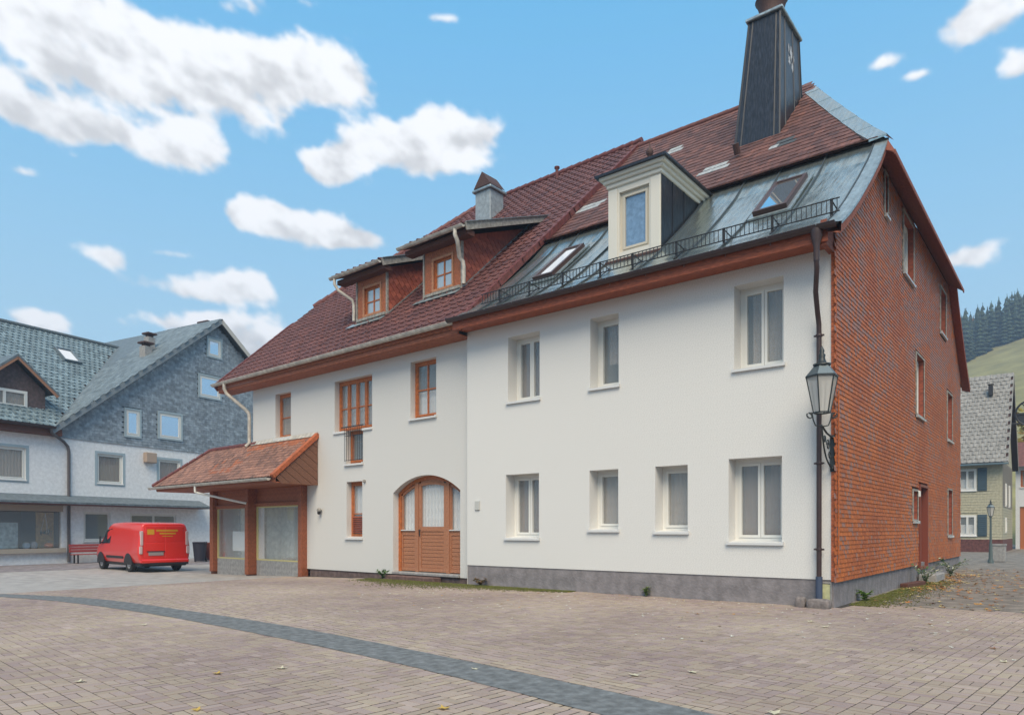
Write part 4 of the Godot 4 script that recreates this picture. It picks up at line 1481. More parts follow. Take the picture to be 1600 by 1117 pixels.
func old_roof(t: Node3D) -> void:
	var u := MB.new()
	var zs := [0.62, -3.6, -4.6, -5.6, -6.6, -7.6, -8.5, -9.4, -10.4, -11.4, -12.4, -13.4, -17.6]
	for i in zs.size() - 1:
		var za: float = zs[i]
		var zb: float = zs[i + 1]
		var ha := hip_b(za if za > -8.5 else -17.0 - za)
		var hb := hip_b(zb if zb > -8.5 else -17.0 - zb)
		u.quad(Vector3(ha, roof_b(za) - 0.03, za), Vector3(0.1, roof_b(za) - 0.03, za), Vector3(0.1, roof_b(zb) - 0.03, zb), Vector3(hb, roof_b(zb) - 0.03, zb))
	u.tri(Vector3(-12.3, roof_b(-3.6), -13.4), Vector3(-12.3, roof_b(-3.6), -3.6), Vector3(-7.6, roof_b(-8.5), -8.5))
	part(t, "roof_underlay", u, mats["roof_felt"])
	var pal := []
	for k in 10:
		var f := k / 9.0
		pal.append(Color(lerpf(0.085, 0.175, f), lerpf(0.03, 0.062, f), lerpf(0.029, 0.05, f)))
	var al := atan(SLOPE_B)
	var b0 := Basis(Vector3.RIGHT, Vector3(0, cos(al), sin(al)), Vector3(0, -sin(al), cos(al)))
	var tm := ribbed_tile(0.30, 0.40)
	var xf := []
	var tones := PackedInt32Array()
	var e := 0.335
	for r in 37:
		var dd := r * e - 0.04
		var z := 0.62 - dd * cos(al)
		var y := 6.64 + dd * sin(al)
		var x := 0.0
		while x > hip_b(z) + 0.12:
			var under := (x > -5.85 and x < -4.65 and z < -1.1 and z > -2.6) or (x > -2.95 and x < -1.7 and z < -1.5 and z > -3.4)
			if not under and z > -8.45:
				var b := b0 * Basis(Vector3.UP, rng.randf_range(-0.01, 0.01)) * Basis(Vector3.RIGHT, rng.randf_range(-0.008, 0.008))
				xf.append(Transform3D(b, Vector3(x - 0.06, y + 0.015, z)))
				tones.append(clampi(int(4.5 + rng.randfn(0, 2.0)), 0, 9))
			x -= 0.302
	pieces(t, "roof_tile", tm, xf, tones, pal, mats["clay_red"])
	# ridge, hip and verge caps
	var capm := mat("cap_red", Color(0.15, 0.04, 0.034), 0.6, {"tex": "stain", "scale": 1.3})
	var rc := MB.new()
	rc.tube([Vector3(-0.2, 0, 0), Vector3(0.2, 0.015, 0)], [0.1, 0.115], 10)
	var rm := rc.mesh()
	for k in 21:
		var o := part(t, "ridge_tile", rm, capm)
		o.position = Vector3(-7.5 + k * 0.37, roof_b(-8.5) + 0.04, -8.5)
	var h0 := Vector3(-12.3, roof_b(-3.6) + 0.03, -3.6)
	var h1 := Vector3(-7.6, roof_b(-8.5) + 0.03, -8.5)
	for k in 22:
		var o := part(t, "hip_tile", rm, capm)
		var dir := (h1 - h0).normalized()
		var sd := dir.cross(Vector3.UP).normalized()
		o.transform = Transform3D(Basis(dir, sd.cross(dir), sd), h0.lerp(h1, (k + 0.5) / 22.0))
	var vm := MB.new()
	vm.box(Vector3(-0.09, -0.12, -0.4), Vector3(0.05, 0.045, 0.0))
	var vmm := vm.mesh()
	for k in 36:
		var dd := k * e - 0.04
		var o := part(t, "verge_tile", vmm, capm)
		o.transform = Transform3D(b0 * Basis(Vector3.RIGHT, -0.03), Vector3(0.1, 6.66 + dd * sin(al), 0.62 - dd * cos(al)))
	for k in 13:
		var dd := k * e - 0.04
		var o := part(t, "verge_tile", vmm, capm)
		o.transform = Transform3D(b0 * Basis(Vector3.RIGHT, -0.03), Vector3(-12.28, 6.66 + dd * sin(al), 0.62 - dd * cos(al)))
	# boards under the verges
	var vb := MB.new()
	vb.beam(Vector3(0.1, roof_b(0.2) - 0.16, 0.2), Vector3(0.1, roof_b(-8.5) - 0.16, -8.5), 0.03, 0.3)
	part(t, "verge_board", vb, mats["wood_dark"])
	vb = MB.new()
	vb.quad(Vector3(0.12, 6.66, 0.55), Vector3(0.12, 13.6, -8.5), Vector3(0.12, roof_b(-8.5) - 0.3, -8.5), Vector3(0.12, roof_b(0.55) - 0.3, 0.55))
	part(t, "verge_flashing", vb, mats["dark_metal"])
	vb = MB.new()
	vb.beam(Vector3(-12.3, roof_b(0.6) - 0.14, 0.6), Vector3(-12.3, roof_b(-3.6) - 0.14, -3.6), 0.03, 0.22)
	part(t, "verge_board", vb, mats["wood_red"])
	# eaves: fascia boards, soffit boards, gutter, downpipe
	var fm := mat("eave_wood_old", Color(0.33, 0.1, 0.045), 0.65, {"tex": "streak", "scale": Vector3(0.5, 3, 3)})
	for k in 2:
		var fb := MB.new()
		fb.cbox(Vector3(-12.2, 6.37 + k * 0.13, 0.5 + k * 0.03), Vector3(0.0, 6.495 + k * 0.13, 0.54 + k * 0.03), 0.008)
		part(t, "fascia", fb, fm)
	for k in 4:
		var sb := MB.new()
		sb.cbox(Vector3(-12.2, 6.355, 0.005 + k * 0.128), Vector3(0.0, 6.38, 0.125 + k * 0.128), 0.006)
		part(t, "soffit_board", sb, fm)
	var gt := MB.new()
	gutter(gt, -12.35, 0.02, 6.66, 0.68, 0.085)
	part(t, "gutter", gt, mats["gutter_pale"])
	var dp := MB.new()
	dp.tube([Vector3(-11.5, 6.6, 0.68), Vector3(-11.5, 6.42, 0.68), Vector3(-11.46, 6.25, 0.62), Vector3(-11.0, 5.7, 0.16), Vector3(-10.88, 5.55, 0.09), Vector3(-10.86, 5.4, 0.08), Vector3(-10.86, 4.5, 0.08), Vector3(-10.9, 4.36, 0.2)], 0.062, 14)
	part(t, "downpipe", dp, mats["gutter_pale"])
	# chimney of the old house
	var c := sub(t, "chimney", Vector3(-5.32, 12.3, -6.55))
	var mb := MB.new()
	mb.cbox(Vector3(-0.38, -0.4, -0.38), Vector3(0.38, 1.75, 0.38), 0.02)
	part(c, "stack", mb, mat("stack_zinc", Color(0.33, 0.37, 0.39), 0.6, {"metal": 0.3, "tex": "mottle", "scale": 0.8}))
	mb = MB.new()
	mb.cbox(Vector3(-0.47, 1.75, -0.47), Vector3(0.47, 1.85, 0.47), 0.02)
	part(c, "cap", mb, mats["zinc_edge"])
	mb = MB.new()
	for s in [-1.0, 1.0]:
		mb.quad(Vector3(s * 0.42, 1.9, 0.42), Vector3(s * 0.42, 1.9, -0.42), Vector3(0, 2.45, -0.42), Vector3(0, 2.45, 0.42))
		mb.box(Vector3(s * 0.3 - 0.04, 1.85, -0.35), Vector3(s * 0.3 + 0.04, 2.02, 0.35))
	mb.tri(Vector3(-0.42, 1.9, 0.42), Vector3(0.42, 1.9, 0.42), Vector3(0, 2.45, 0.42))
	part(c, "cowl", mb, mats["rust_iron"])
	mb = MB.new()
	mb.tube([Vector3(-3.3, 14.5, -8.1), Vector3(-3.3, 14.95, -8.1), Vector3(-3.3, 14.96, -8.1), Vector3(-3.3, 15.02, -8.1)], [0.06, 0.06, 0.1, 0.1], 12)
	part(t, "vent_pipe", mb, capm)
	# small metal snow hooks dotted over the tiles
	var hk := MB.new()
	hk.beam(Vector3(0, 0.03, -0.2), Vector3(0, 0.055, 0.02), 0.02, 0.008)
	hk.box(Vector3(-0.012, 0.05, 0.01), Vector3(0.012, 0.12, 0.025))
	var hm := hk.mesh()
	for r in range(1, 30, 2):
		for q in 9:
			var x := -0.6 - q * 1.25 - (0.6 if r % 4 == 1 else 0.0)
			var dd := r * e
			var z := 0.62 - dd * cos(al)
			if x < hip_b(z) + 0.3 or z < -8.2 or (x > -6.1 and x < -4.4 and z < -0.7 and z > -4.2) or (x > -3.2 and x < -1.1 and z < -1.0 and z > -4.2):
				continue
			var o := part(t, "snow_hook", hm, mat("hook_red", Color(0.33, 0.13, 0.10), 0.5))
			o.transform = Transform3D(b0, Vector3(x, 6.64 + dd * sin(al) + 0.02, z))
	shed_dormer(t, -5.98, -4.5, -0.92, 8.02, 9.45, [-5.6, 8.2, -4.82, 9.08], -6.7, -4.28, 0)
	shed_dormer(t, -3.1, -1.52, -1.18, 8.26, 9.72, [-2.68, 8.44, -1.92, 9.34], -3.68, -1.02, 1)


func shed_dormer(t: Node3D, x0: float, x1: float, zf: float, y0: float, y1: float, win: Array, r0: float, r1: float, side: int) -> void:
	var d := sub(t, "dormer")
	var orange := mat("dormer_orange", Color(0.36, 0.11, 0.042), 0.65, {"tex": "streak", "scale": Vector3(3, 1.0, 3)})
	# front of slanting boards round the window
	var w := MB.new()
	wall(w, x0, y0 - 0.15, x1, y1, zf, [win], 0.1)
	part(d, "front", w, orange)
	for k in 7:
		for s in 2:
			var yy := y0 + 0.02 + k * 0.2
			var xa: float = x0 + 0.05 if s == 0 else win[2] + 0.09
			var xb: float = win[0] - 0.09 if s == 0 else x1 - 0.05
			if xb - xa < 0.06:
				continue
			var pk := MB.new()
			pk.quad(Vector3(xa, yy, zf + 0.012), Vector3(xb, yy + (xb - xa) * 0.7, zf + 0.012), Vector3(xb, yy + 0.19 + (xb - xa) * 0.7, zf + 0.02), Vector3(xa, yy + 0.19, zf + 0.02))
			pk.quad(Vector3(xa, yy, zf), Vector3(xb, yy + (xb - xa) * 0.7, zf), Vector3(xb, yy + (xb - xa) * 0.7, zf + 0.012), Vector3(xa, yy, zf + 0.012))
			part(d, "board", pk, orange)
	w = MB.new()
	w.ring(win[0] - 0.07, win[1] - 0.02, win[2] + 0.07, win[3] + 0.07, 0.07, zf, zf + 0.04)
	part(d, "casing", w, mat("casing_wood", Color(0.45, 0.2, 0.1), 0.65, {"tex": "streak", "scale": Vector3(3, 1, 3)}))
	w = MB.new()
	w.ring(win[0], win[1], win[2], win[3], 0.06, zf - 0.1, zf - 0.04)
	part(d, "frame", w, mats["wood_orange"])
	var mx: float = (win[0] + win[2]) / 2
	var my: float = (win[1] + win[3]) / 2
	w = MB.new()
	w.box(Vector3(mx - 0.022, win[1] + 0.06, zf - 0.095), Vector3(mx + 0.022, win[3] - 0.06, zf - 0.045))
	w.box(Vector3(win[0] + 0.06, my - 0.018, zf - 0.093), Vector3(win[2] - 0.06, my + 0.018, zf - 0.047))
	part(d, "muntin", w, mats["wood_orange"])
	for ix in 2:
		for iy in 2:
			w = MB.new()
			var xa: float = [win[0] + 0.06, mx + 0.02][ix]
			var xb: float = [mx - 0.02, win[2] - 0.06][ix]
			var ya: float = [win[1] + 0.06, my + 0.015][iy]
			var yb: float = [my - 0.015, win[3] - 0.06][iy]
			w.box(Vector3(xa, ya, zf - 0.074), Vector3(xb, yb, zf - 0.068))
			part(d, "pane", w, mat("bright_pane", Color(0.5, 0.54, 0.56), 0.06, {"spec": 0.8, "metal": 0.35}))
	w = MB.new()
	w.cbox(Vector3(x0 + 0.04, win[1] - 0.14, zf), Vector3(x1 - 0.04, win[1] - 0.05, zf + 0.09), 0.01)
	part(d, "sill", w, mats["wood_grey"])
	w = MB.new()
	w.quad(Vector3(x0 - 0.25, roof_b(zf + 0.32) + 0.10, zf + 0.32), Vector3(x1 + 0.05, roof_b(zf + 0.32) + 0.10, zf + 0.32), Vector3(x1 + 0.05, win[1] - 0.14, zf + 0.03), Vector3(x0 - 0.25, win[1] - 0.14, zf + 0.03))
	part(d, "apron", w, mats["zinc_edge"])
	# corner boards
	for x in [x0, x1]:
		w = MB.new()
		w.cbox(Vector3(x - 0.03, y0 - 0.1, zf - 0.03), Vector3(x + 0.03, y1 + 0.05, zf + 0.045), 0.006)
		part(d, "corner_board", w, mats["wood_grey"])
	# cheeks hung with slanting scales
	var slope := 0.39
	var ye: float = y1 + 0.08
	for x in [x0, x1]:
		w = MB.new()
		var zb := zf
		while roof_b(zb) < ye + (zf - zb) * slope and zb > zf - 4.0:
			zb -= 0.1
		w.tri(Vector3(x, roof_b(zf) - 0.1, zf), Vector3(x, ye, zf), Vector3(x, ye + (zf - zb) * slope, zb))
		part(d, "cheek", w, mat("cheek_red", Color(0.34, 0.085, 0.05), 0.75, {"tex": "mottle"}))
		if x == x1:
			var sc := MB.new()
			sc.slab(PackedVector2Array([Vector2(-0.13, 0.13), Vector2(0.0, -0.0), Vector2(0.13, 0.13), Vector2(0.13, 0.2), Vector2(-0.13, 0.2)]), 0.008)
			var scm := sc.mesh()
			for r in 14:
				for q in 16:
					var sz := zf - 0.12 - q * 0.235 - (0.117 if r & 1 else 0.0)
					var sy := y0 - 0.05 + r * 0.135
					if sy < roof_b(sz) + 0.03 - 0.12 or sy + 0.2 > ye - 0.06 + (zf - sz) * slope or sy + 0.1 < roof_b(sz + 0.1):
						continue
					var o := part(d, "scale", scm, [mats["cheek_red"], mat("cheek_red_pale", Color(0.41, 0.11, 0.065), 0.75, {"tex": "mottle"}), mat("cheek_red_dark", Color(0.29, 0.072, 0.046), 0.75, {"tex": "mottle"})][(r * 5 + q * 3) % 3])
					o.position = Vector3(x + 0.02, sy, sz)
					o.rotation = Vector3(0, PI / 2, 0)
					o.rotate_object_local(Vector3.RIGHT, -0.05)
			w = MB.new()
			w.beam(Vector3(x + 0.03, roof_b(zf + 0.02) + 0.06, zf + 0.02), Vector3(x + 0.03, roof_b(zb) + 0.06, zb), 0.1, 0.03)
			part(d, "flashing", w, mats["zinc_edge"])
	# shed roof: underlay, rafters ends boards, tiles, barge board, gutter and pipe
	var ze := zf + 0.42
	var yv := ye + 0.06 - 0.42 * slope + 0.14
	var zb2 := ze
	while roof_b(zb2) < yv + (ze - zb2) * slope and zb2 > -7.0:
		zb2 -= 0.05
	var yb2 := yv + (ze - zb2) * slope
	w = MB.new()
	w.quad(Vector3(r0, yv, ze), Vector3(r1, yv, ze), Vector3(r1, yb2, zb2), Vector3(r0, yb2, zb2))
	w.quad(Vector3(r0, yv - 0.05, ze), Vector3(r0, yb2 - 0.05, zb2), Vector3(r1, yb2 - 0.05, zb2), Vector3(r1, yv - 0.05, ze))
	part(d, "roof", w, mats["wood_dark"])
	var al := atan(slope)
	var b := Basis(Vector3.RIGHT, Vector3(0, cos(al), sin(al)), Vector3(0, -sin(al), cos(al)))
	var tm := ribbed_tile(0.30, 0.40)
	var xf := []
	var cols := []
	for r in int((ze - zb2) / cos(al) / 0.335) + 1:
		var x: float = r1 - 0.16
		while x > r0 + 0.1:
			xf.append(Transform3D(b, Vector3(x, yv + 0.03 + r * 0.335 * sin(al), ze + 0.06 - r * 0.335 * cos(al))))
			var f := rng.randf_range(0.7, 1.1)
			cols.append(Color(0.15 * f, 0.04 * f, 0.035 * f))
			x -= 0.302
	stuff(d, "roof_tile_field", tm, xf, cols, mats["clay_red"])
	w = MB.new()
	w.beam(Vector3(r1 + 0.015, yv - 0.04, ze - 0.02), Vector3(r1 + 0.015, yb2 - 0.04, zb2), 0.035, 0.2)
	part(d, "barge_board", w, mats["wood_grey"])
	w = MB.new()
	w.beam(Vector3(r1 + 0.0, yv + 0.085, ze - 0.02), Vector3(r1 + 0.0, yb2 + 0.085, zb2 - 0.1), 0.16, 0.02)
	part(d, "barge_flashing", w, mats["zinc_edge"])
	w = MB.new()
	w.box(Vector3(r0 + 0.05, yv - 0.2, zf + 0.0), Vector3(r1 - 0.02, yv - 0.06, zf + 0.3))
	part(d, "eave_box", w, mats["wood_dark"])
	w = MB.new()
	gutter(w, r0 - 0.05, r1 + 0.02, yv - 0.02, ze + 0.08, 0.07)
	part(d, "gutter", w, mats["gutter_pale"])
	w = MB.new()
	var gz := ze + 0.08
	if side == 0:
		w.tube([Vector3(r0 + 0.18, yv - 0.06, gz), Vector3(r0 + 0.18, yv - 0.25, gz), Vector3(r0 + 0.26, yv - 0.45, gz - 0.1), Vector3(x0 - 0.14, yv - 0.75, zf + 0.1), Vector3(x0 - 0.1, yv - 0.9, zf + 0.07), Vector3(x0 - 0.1, roof_b(zf) + 0.1, zf + 0.07)], 0.05, 12)
	else:
		w.tube([Vector3(r1 - 0.3, yv - 0.06, gz), Vector3(r1 - 0.3, yv - 0.22, gz), Vector3(r1 - 0.25, yv - 0.4, gz - 0.05), Vector3(x1 + 0.06, yv - 0.72, zf + 0.18), Vector3(x1 + 0.14, yv - 0.85, zf + 0.12), Vector3(x1 + 0.15, yv - 1.0, zf + 0.1), Vector3(x1 + 0.15, roof_b(zf) + 0.08, zf + 0.1)], 0.06, 12)
	part(d, "downpipe", w, mats["gutter_pale"])


# ---------------------------------------------------------------- timber shop front under its tiled canopy
func make_shop_annex() -> void:
	var t := thing("shop_annex", "timber shop front with two display windows under a brown tiled canopy roof", "shop front", ORIGIN_B, YAW_B)
	var gl := -0.25
	var zf := 0.1
	var wr := mat("shop_wood", Color(0.29, 0.085, 0.035), 0.6, {"tex": "streak", "scale": Vector3(3, 0.8, 3)})
	# posts
	for a in [[-13.45, -13.2, 0.14, 2.85], [-10.62, -10.42, 0.3, 2.85], [-7.62, -7.42, 0.12, 2.9]]:
		var mb := MB.new()
		mb.cbox(Vector3(a[0], -0.16, -0.05), Vector3(a[1], a[3], a[2] + zf), 0.012)
		part(t, "post", mb, wr)
		mb = MB.new()
		mb.cbox(Vector3(a[0] + 0.03, gl - 0.1, 0.0), Vector3(a[1] - 0.03, -0.16, a[2] + zf - 0.04), 0.01)
		part(t, "post_foot", mb, mats["wood_dark"])
	var mb := MB.new()
	mb.cbox(Vector3(-11.1, 0.05, -0.02), Vector3(-10.62, 2.75, 0.1), 0.01)
	part(t, "corner_panel", mb, wr)
	mb = MB.new()
	mb.cbox(Vector3(-13.2, 2.18, -0.02), Vector3(-11.1, 2.3, 0.13), 0.01)
	part(t, "beam", mb, wr)
	mb = MB.new()
	mb.cbox(Vector3(-10.42, 2.22, -0.02), Vector3(-7.62, 2.34, 0.13), 0.01)
	part(t, "beam", mb, wr)
	for a in [[-13.2, -11.1], [-10.42, -7.62]]:
		mb = MB.new()
		mb.box(Vector3(a[0], 2.3, 0.0), Vector3(a[1], 2.85, 0.04))
		part(t, "head_panel", mb, wr)
		mb = MB.new()
		mb.cbox(Vector3(a[0], gl - 0.1, -0.05), Vector3(a[1], 0.34, 0.06), 0.01)
		part(t, "base_wall", mb, mats["concrete"])
		mb = MB.new()
		mb.ring(a[0], 0.34, a[1], 2.22, 0.045, 0.0, 0.06)
		part(t, "window_frame", mb, mat("yellow_trim", Color(0.55, 0.48, 0.22), 0.6))
		mb = MB.new()
		mb.box(Vector3(a[0] + 0.04, 0.38, 0.025), Vector3(a[1] - 0.04, 2.18, 0.031))
		part(t, "display_pane", mb, mats["glass"])
		# the shallow display room behind the pane
		mb = MB.new()
		var zi := -0.9
		mb.quad(Vector3(a[0], 0.3, zi), Vector3(a[1], 0.3, zi), Vector3(a[1], 2.5, zi), Vector3(a[0], 2.5, zi))
		mb.quad(Vector3(a[0], 0.3, zi), Vector3(a[0], 0.3, 0), Vector3(a[0], 2.5, 0), Vector3(a[0], 2.5, zi))
		mb.quad(Vector3(a[1], 0.3, 0), Vector3(a[1], 0.3, zi), Vector3(a[1], 2.5, zi), Vector3(a[1], 2.5, 0))
		mb.quad(Vector3(a[0], 2.3, 0), Vector3(a[1], 2.3, 0), Vector3(a[1], 2.3, zi), Vector3(a[0], 2.3, zi))
		mb.quad(Vector3(a[0], 0.33, zi), Vector3(a[1], 0.33, zi), Vector3(a[1], 0.33, 0), Vector3(a[0], 0.33, 0))
		part(t, "display_room", mb, mat("display_wall", Color(0.72, 0.7, 0.63), 0.9, {"tex": "mottle", "scale": 0.6}))
	# things fixed in the display rooms: board, tape poles, partition
	mb = MB.new()
	mb.cbox(Vector3(-12.7, 0.62, -0.32), Vector3(-11.75, 1.35, -0.28), 0.01)
	part(t, "white_board", mb, mat("board_white", Color(0.8, 0.8, 0.78), 0.5))
	mb = MB.new()
	mb.tube([Vector3(-12.3, 0.34, -0.35), Vector3(-12.3, 2.2, -0.35)], 0.015, 8)
	for y in [1.95, 1.6, 0.5]:
		mb.cbox(Vector3(-12.42, y, -0.37), Vector3(-12.18, y + 0.04, -0.33), 0.008)
	part(t, "display_pole", mb, mats["wood_grey"])
	mb = MB.new()
	mb.box(Vector3(-8.9, 0.34, -0.85), Vector3(-8.84, 2.2, -0.45))
	part(t, "partition", mb, mat("partition_grey", Color(0.42, 0.41, 0.37), 0.8))
	mb = MB.new()
	mb.cbox(Vector3(-9.9, 1.75, -0.88), Vector3(-8.6, 2.2, -0.84), 0.01)
	part(t, "display_panel", mb, mat("panel_yellow", Color(0.68, 0.66, 0.48), 0.8))
	mb = MB.new()
	mb.lathe([Vector2(0.02, 0.34), Vector2(0.22, 0.36), Vector2(0.24, 0.40), Vector2(0.1, 0.43), Vector2(0.04, 0.47)], 14, Vector3(-9.0, 0, -0.35))
	part(t, "display_dish", mb, mats["wood_grey"])
	# closing walls of the annex left of the house corner
	mb = MB.new()
	mb.box(Vector3(-13.45, gl - 0.1, -1.5), Vector3(-13.2, 2.9, -0.05))
	mb.box(Vector3(-13.2, gl - 0.1, -1.5), Vector3(-10.76, 2.9, -1.4))
	part(t, "side_wall", mb, wr)
	# canopy roof
	var y_top := 4.43
	var y_eave := 3.02
	var z_e := 1.62
	var x0 := -13.75
	var xe := -15.1   # the left end is hipped
	var x1 := -6.82
	mb = MB.new()
	mb.quad(Vector3(xe, y_eave - 0.03, z_e), Vector3(x1, y_eave - 0.03, z_e), Vector3(x1, y_top - 0.03, 0.0), Vector3(x0, y_top - 0.03, 0.0))
	mb.tri(Vector3(xe, y_eave - 0.03, -z_e), Vector3(xe, y_eave - 0.03, z_e), Vector3(x0, y_top - 0.03, 0.0))
	mb.quad(Vector3(x0, y_top - 0.03, 0.0), Vector3(-10.76, y_top - 0.03, 0.0), Vector3(-10.76, y_eave - 0.03, -z_e), Vector3(xe, y_eave - 0.03, -z_e))
	part(t, "roof_underlay", mb, mats["roof_felt"])
	mb = MB.new()
	mb.cbox(Vector3(xe + 0.1, 2.84, -0.02), Vector3(x1, 2.88, z_e - 0.1), 0.006)
	part(t, "soffit", mb, wr)
	mb = MB.new()
	mb.cbox(Vector3(xe + 0.1, 2.86, z_e - 0.12), Vector3(x1, 2.99, z_e - 0.08), 0.006)
	part(t, "fascia", mb, wr)
	# boarded triangle that closes the right end: slanting planks
	var tri := [Vector2(-0.02, 2.83), Vector2(-1.32, 2.83), Vector2(-1.5, 3.0), Vector2(-0.02, 4.3)]
	for k in 12:
		var band := PackedVector2Array([Vector2(-3.2, 0.9 + k * 0.26), Vector2(0.4, 4.5 + k * 0.26 - 2.2), Vector2(0.4, 4.5 + k * 0.26 - 2.2 + 0.245), Vector2(-3.2, 0.9 + k * 0.26 + 0.245)])
		band = PackedVector2Array([Vector2(-3.2, 5.0 - k * 0.26 + 1.4), Vector2(0.4, 2.1 - k * 0.26 + 1.9), Vector2(0.4, 2.1 - k * 0.26 + 2.145), Vector2(-3.2, 5.0 - k * 0.26 + 1.645)])
		for pc in Geometry2D.intersect_polygons(band, PackedVector2Array(tri)):
			var pm := MB.new()
			pm.slab(pc, 0.03)
			var o := part(t, "plank", pm, mat("plank_weathered", Color(0.19, 0.085, 0.05), 0.8, {"tex": "streak", "scale": Vector3(3, 1.5, 3)}))
			o.position = Vector3(x1 + 0.015 + 0.003 * (k % 2), 0, 0)
			o.rotation.y = PI / 2
	var al := atan2(y_top - y_eave, z_e)
	var b0 := Basis(Vector3.RIGHT, Vector3(0, cos(al), sin(al)), Vector3(0, -sin(al), cos(al)))
	# beaver-tail tiles, lower edge rounded
	var tm := MB.new()
	var poly := PackedVector2Array([Vector2(-0.088, 0.3), Vector2(-0.088, 0.045), Vector2(-0.05, 0.012), Vector2(0, 0.0), Vector2(0.05, 0.012), Vector2(0.088, 0.045), Vector2(0.088, 0.3)])
	tm.slab(poly, 0.022, Transform3D(Basis(Vector3.RIGHT, -PI / 2), Vector3.ZERO))
	var pal := []
	for k in 10:
		var f := k / 9.0
		pal.append(Color(lerpf(0.17, 0.36, f), lerpf(0.088, 0.18, f), lerpf(0.065, 0.125, f)))
	pal.append(Color(0.36, 0.12, 0.055))
	pal.append(Color(0.30, 0.10, 0.05))
	var fn := FastNoiseLite.new()
	fn.seed = 4
	fn.frequency = 0.5
	var xf := []
	var tones := PackedInt32Array()
	var ln := sqrt(pow(y_top - y_eave, 2) + z_e * z_e)
	for r in 14:
		var dd := ln * r / 14.0 - 0.02
		var x := snappedf(lerpf(xe, x0, r / 14.0), 0.181) + 0.09 + (0.09 if r & 1 else 0.0)
		while x < x1 - 0.05:
			var b := b0 * Basis(Vector3.RIGHT, -0.075 + rng.randf_range(-0.015, 0.01)) * Basis(Vector3.UP, rng.randf_range(-0.02, 0.02))
			xf.append(Transform3D(b, Vector3(x, y_eave + dd * sin(al) + 0.035, z_e - dd * cos(al))))
			var nz := fn.get_noise_2d(x * 1.0, r * 0.25)
			var tone := clampi(int(5 + nz * 5 + rng.randfn(0, 2.3)), 0, 9)
			if (r > 10 and x > -10.6 and rng.randf() < 0.75) or (x > -11.7 and x < -10.0 and r > 2 and r < 10 and rng.randf() < 0.35 + nz):
				tone = 10 + rng.randi() % 2
			tones.append(tone)
			x += 0.181
	pieces(t, "roof_tile", tm.mesh(), xf, tones, pal, mat("canopy_clay", Color.WHITE, 0.8, {"tex": "stain", "scale": 1.5}))
	# verge caps in bright clay, left ones darker
	var vm := MB.new()
	vm.cbox(Vector3(-0.1, -0.1, -0.3), Vector3(0.06, 0.06, 0.0), 0.02)
	var vmm := vm.mesh()
	for k in 8:
		for s in 2:
			var o := part(t, "verge_tile", vmm, mat("verge_clay", Color(0.42, 0.11, 0.04), 0.7, {"tex": "stain"}) if s else mats["cap_red"])
			var dd := ln * k / 8.0 - 0.02
			o.transform = Transform3D(b0 * Basis(Vector3.RIGHT, 0.03) * (Basis() if s else Basis(Vector3.UP, -0.56)), Vector3(x1 if s else lerpf(xe, x0, k / 8.0), y_eave + dd * sin(al) + 0.03, z_e - dd * cos(al)))
	mb = MB.new()
	mb.quad(Vector3(-10.75, y_top - 0.03, 0.1), Vector3(x1, y_top - 0.03, 0.1), Vector3(x1, y_top + 0.12, 0.012), Vector3(-10.75, y_top + 0.12, 0.012))
	part(t, "flashing", mb, mats["gutter_pale"])
	for k in 9:
		var rc := MB.new()
		rc.tube([Vector3(-0.19, 0, 0), Vector3(0.19, 0.01, 0)], 0.09, 10)
		var o := part(t, "ridge_tile", rc, mats["cap_red"])
		o.position = Vector3(x0 + 0.2 + k * 0.36, y_top, 0.0)
	mb = MB.new()
	gutter(mb, xe - 0.1, x1 - 0.1, y_eave - 0.04, z_e + 0.07, 0.075)
	part(t, "gutter", mb, mats["gutter_pale"])
	mb = MB.new()
	mb.tube([Vector3(-11.6, 2.96, z_e + 0.07), Vector3(-11.6, 2.72, z_e + 0.07), Vector3(-11.55, 2.68, z_e), Vector3(-10.6, 2.36, 0.5), Vector3(-10.5, 2.33, 0.4)], 0.04, 12)
	part(t, "downpipe", mb, mats["white_frame"])


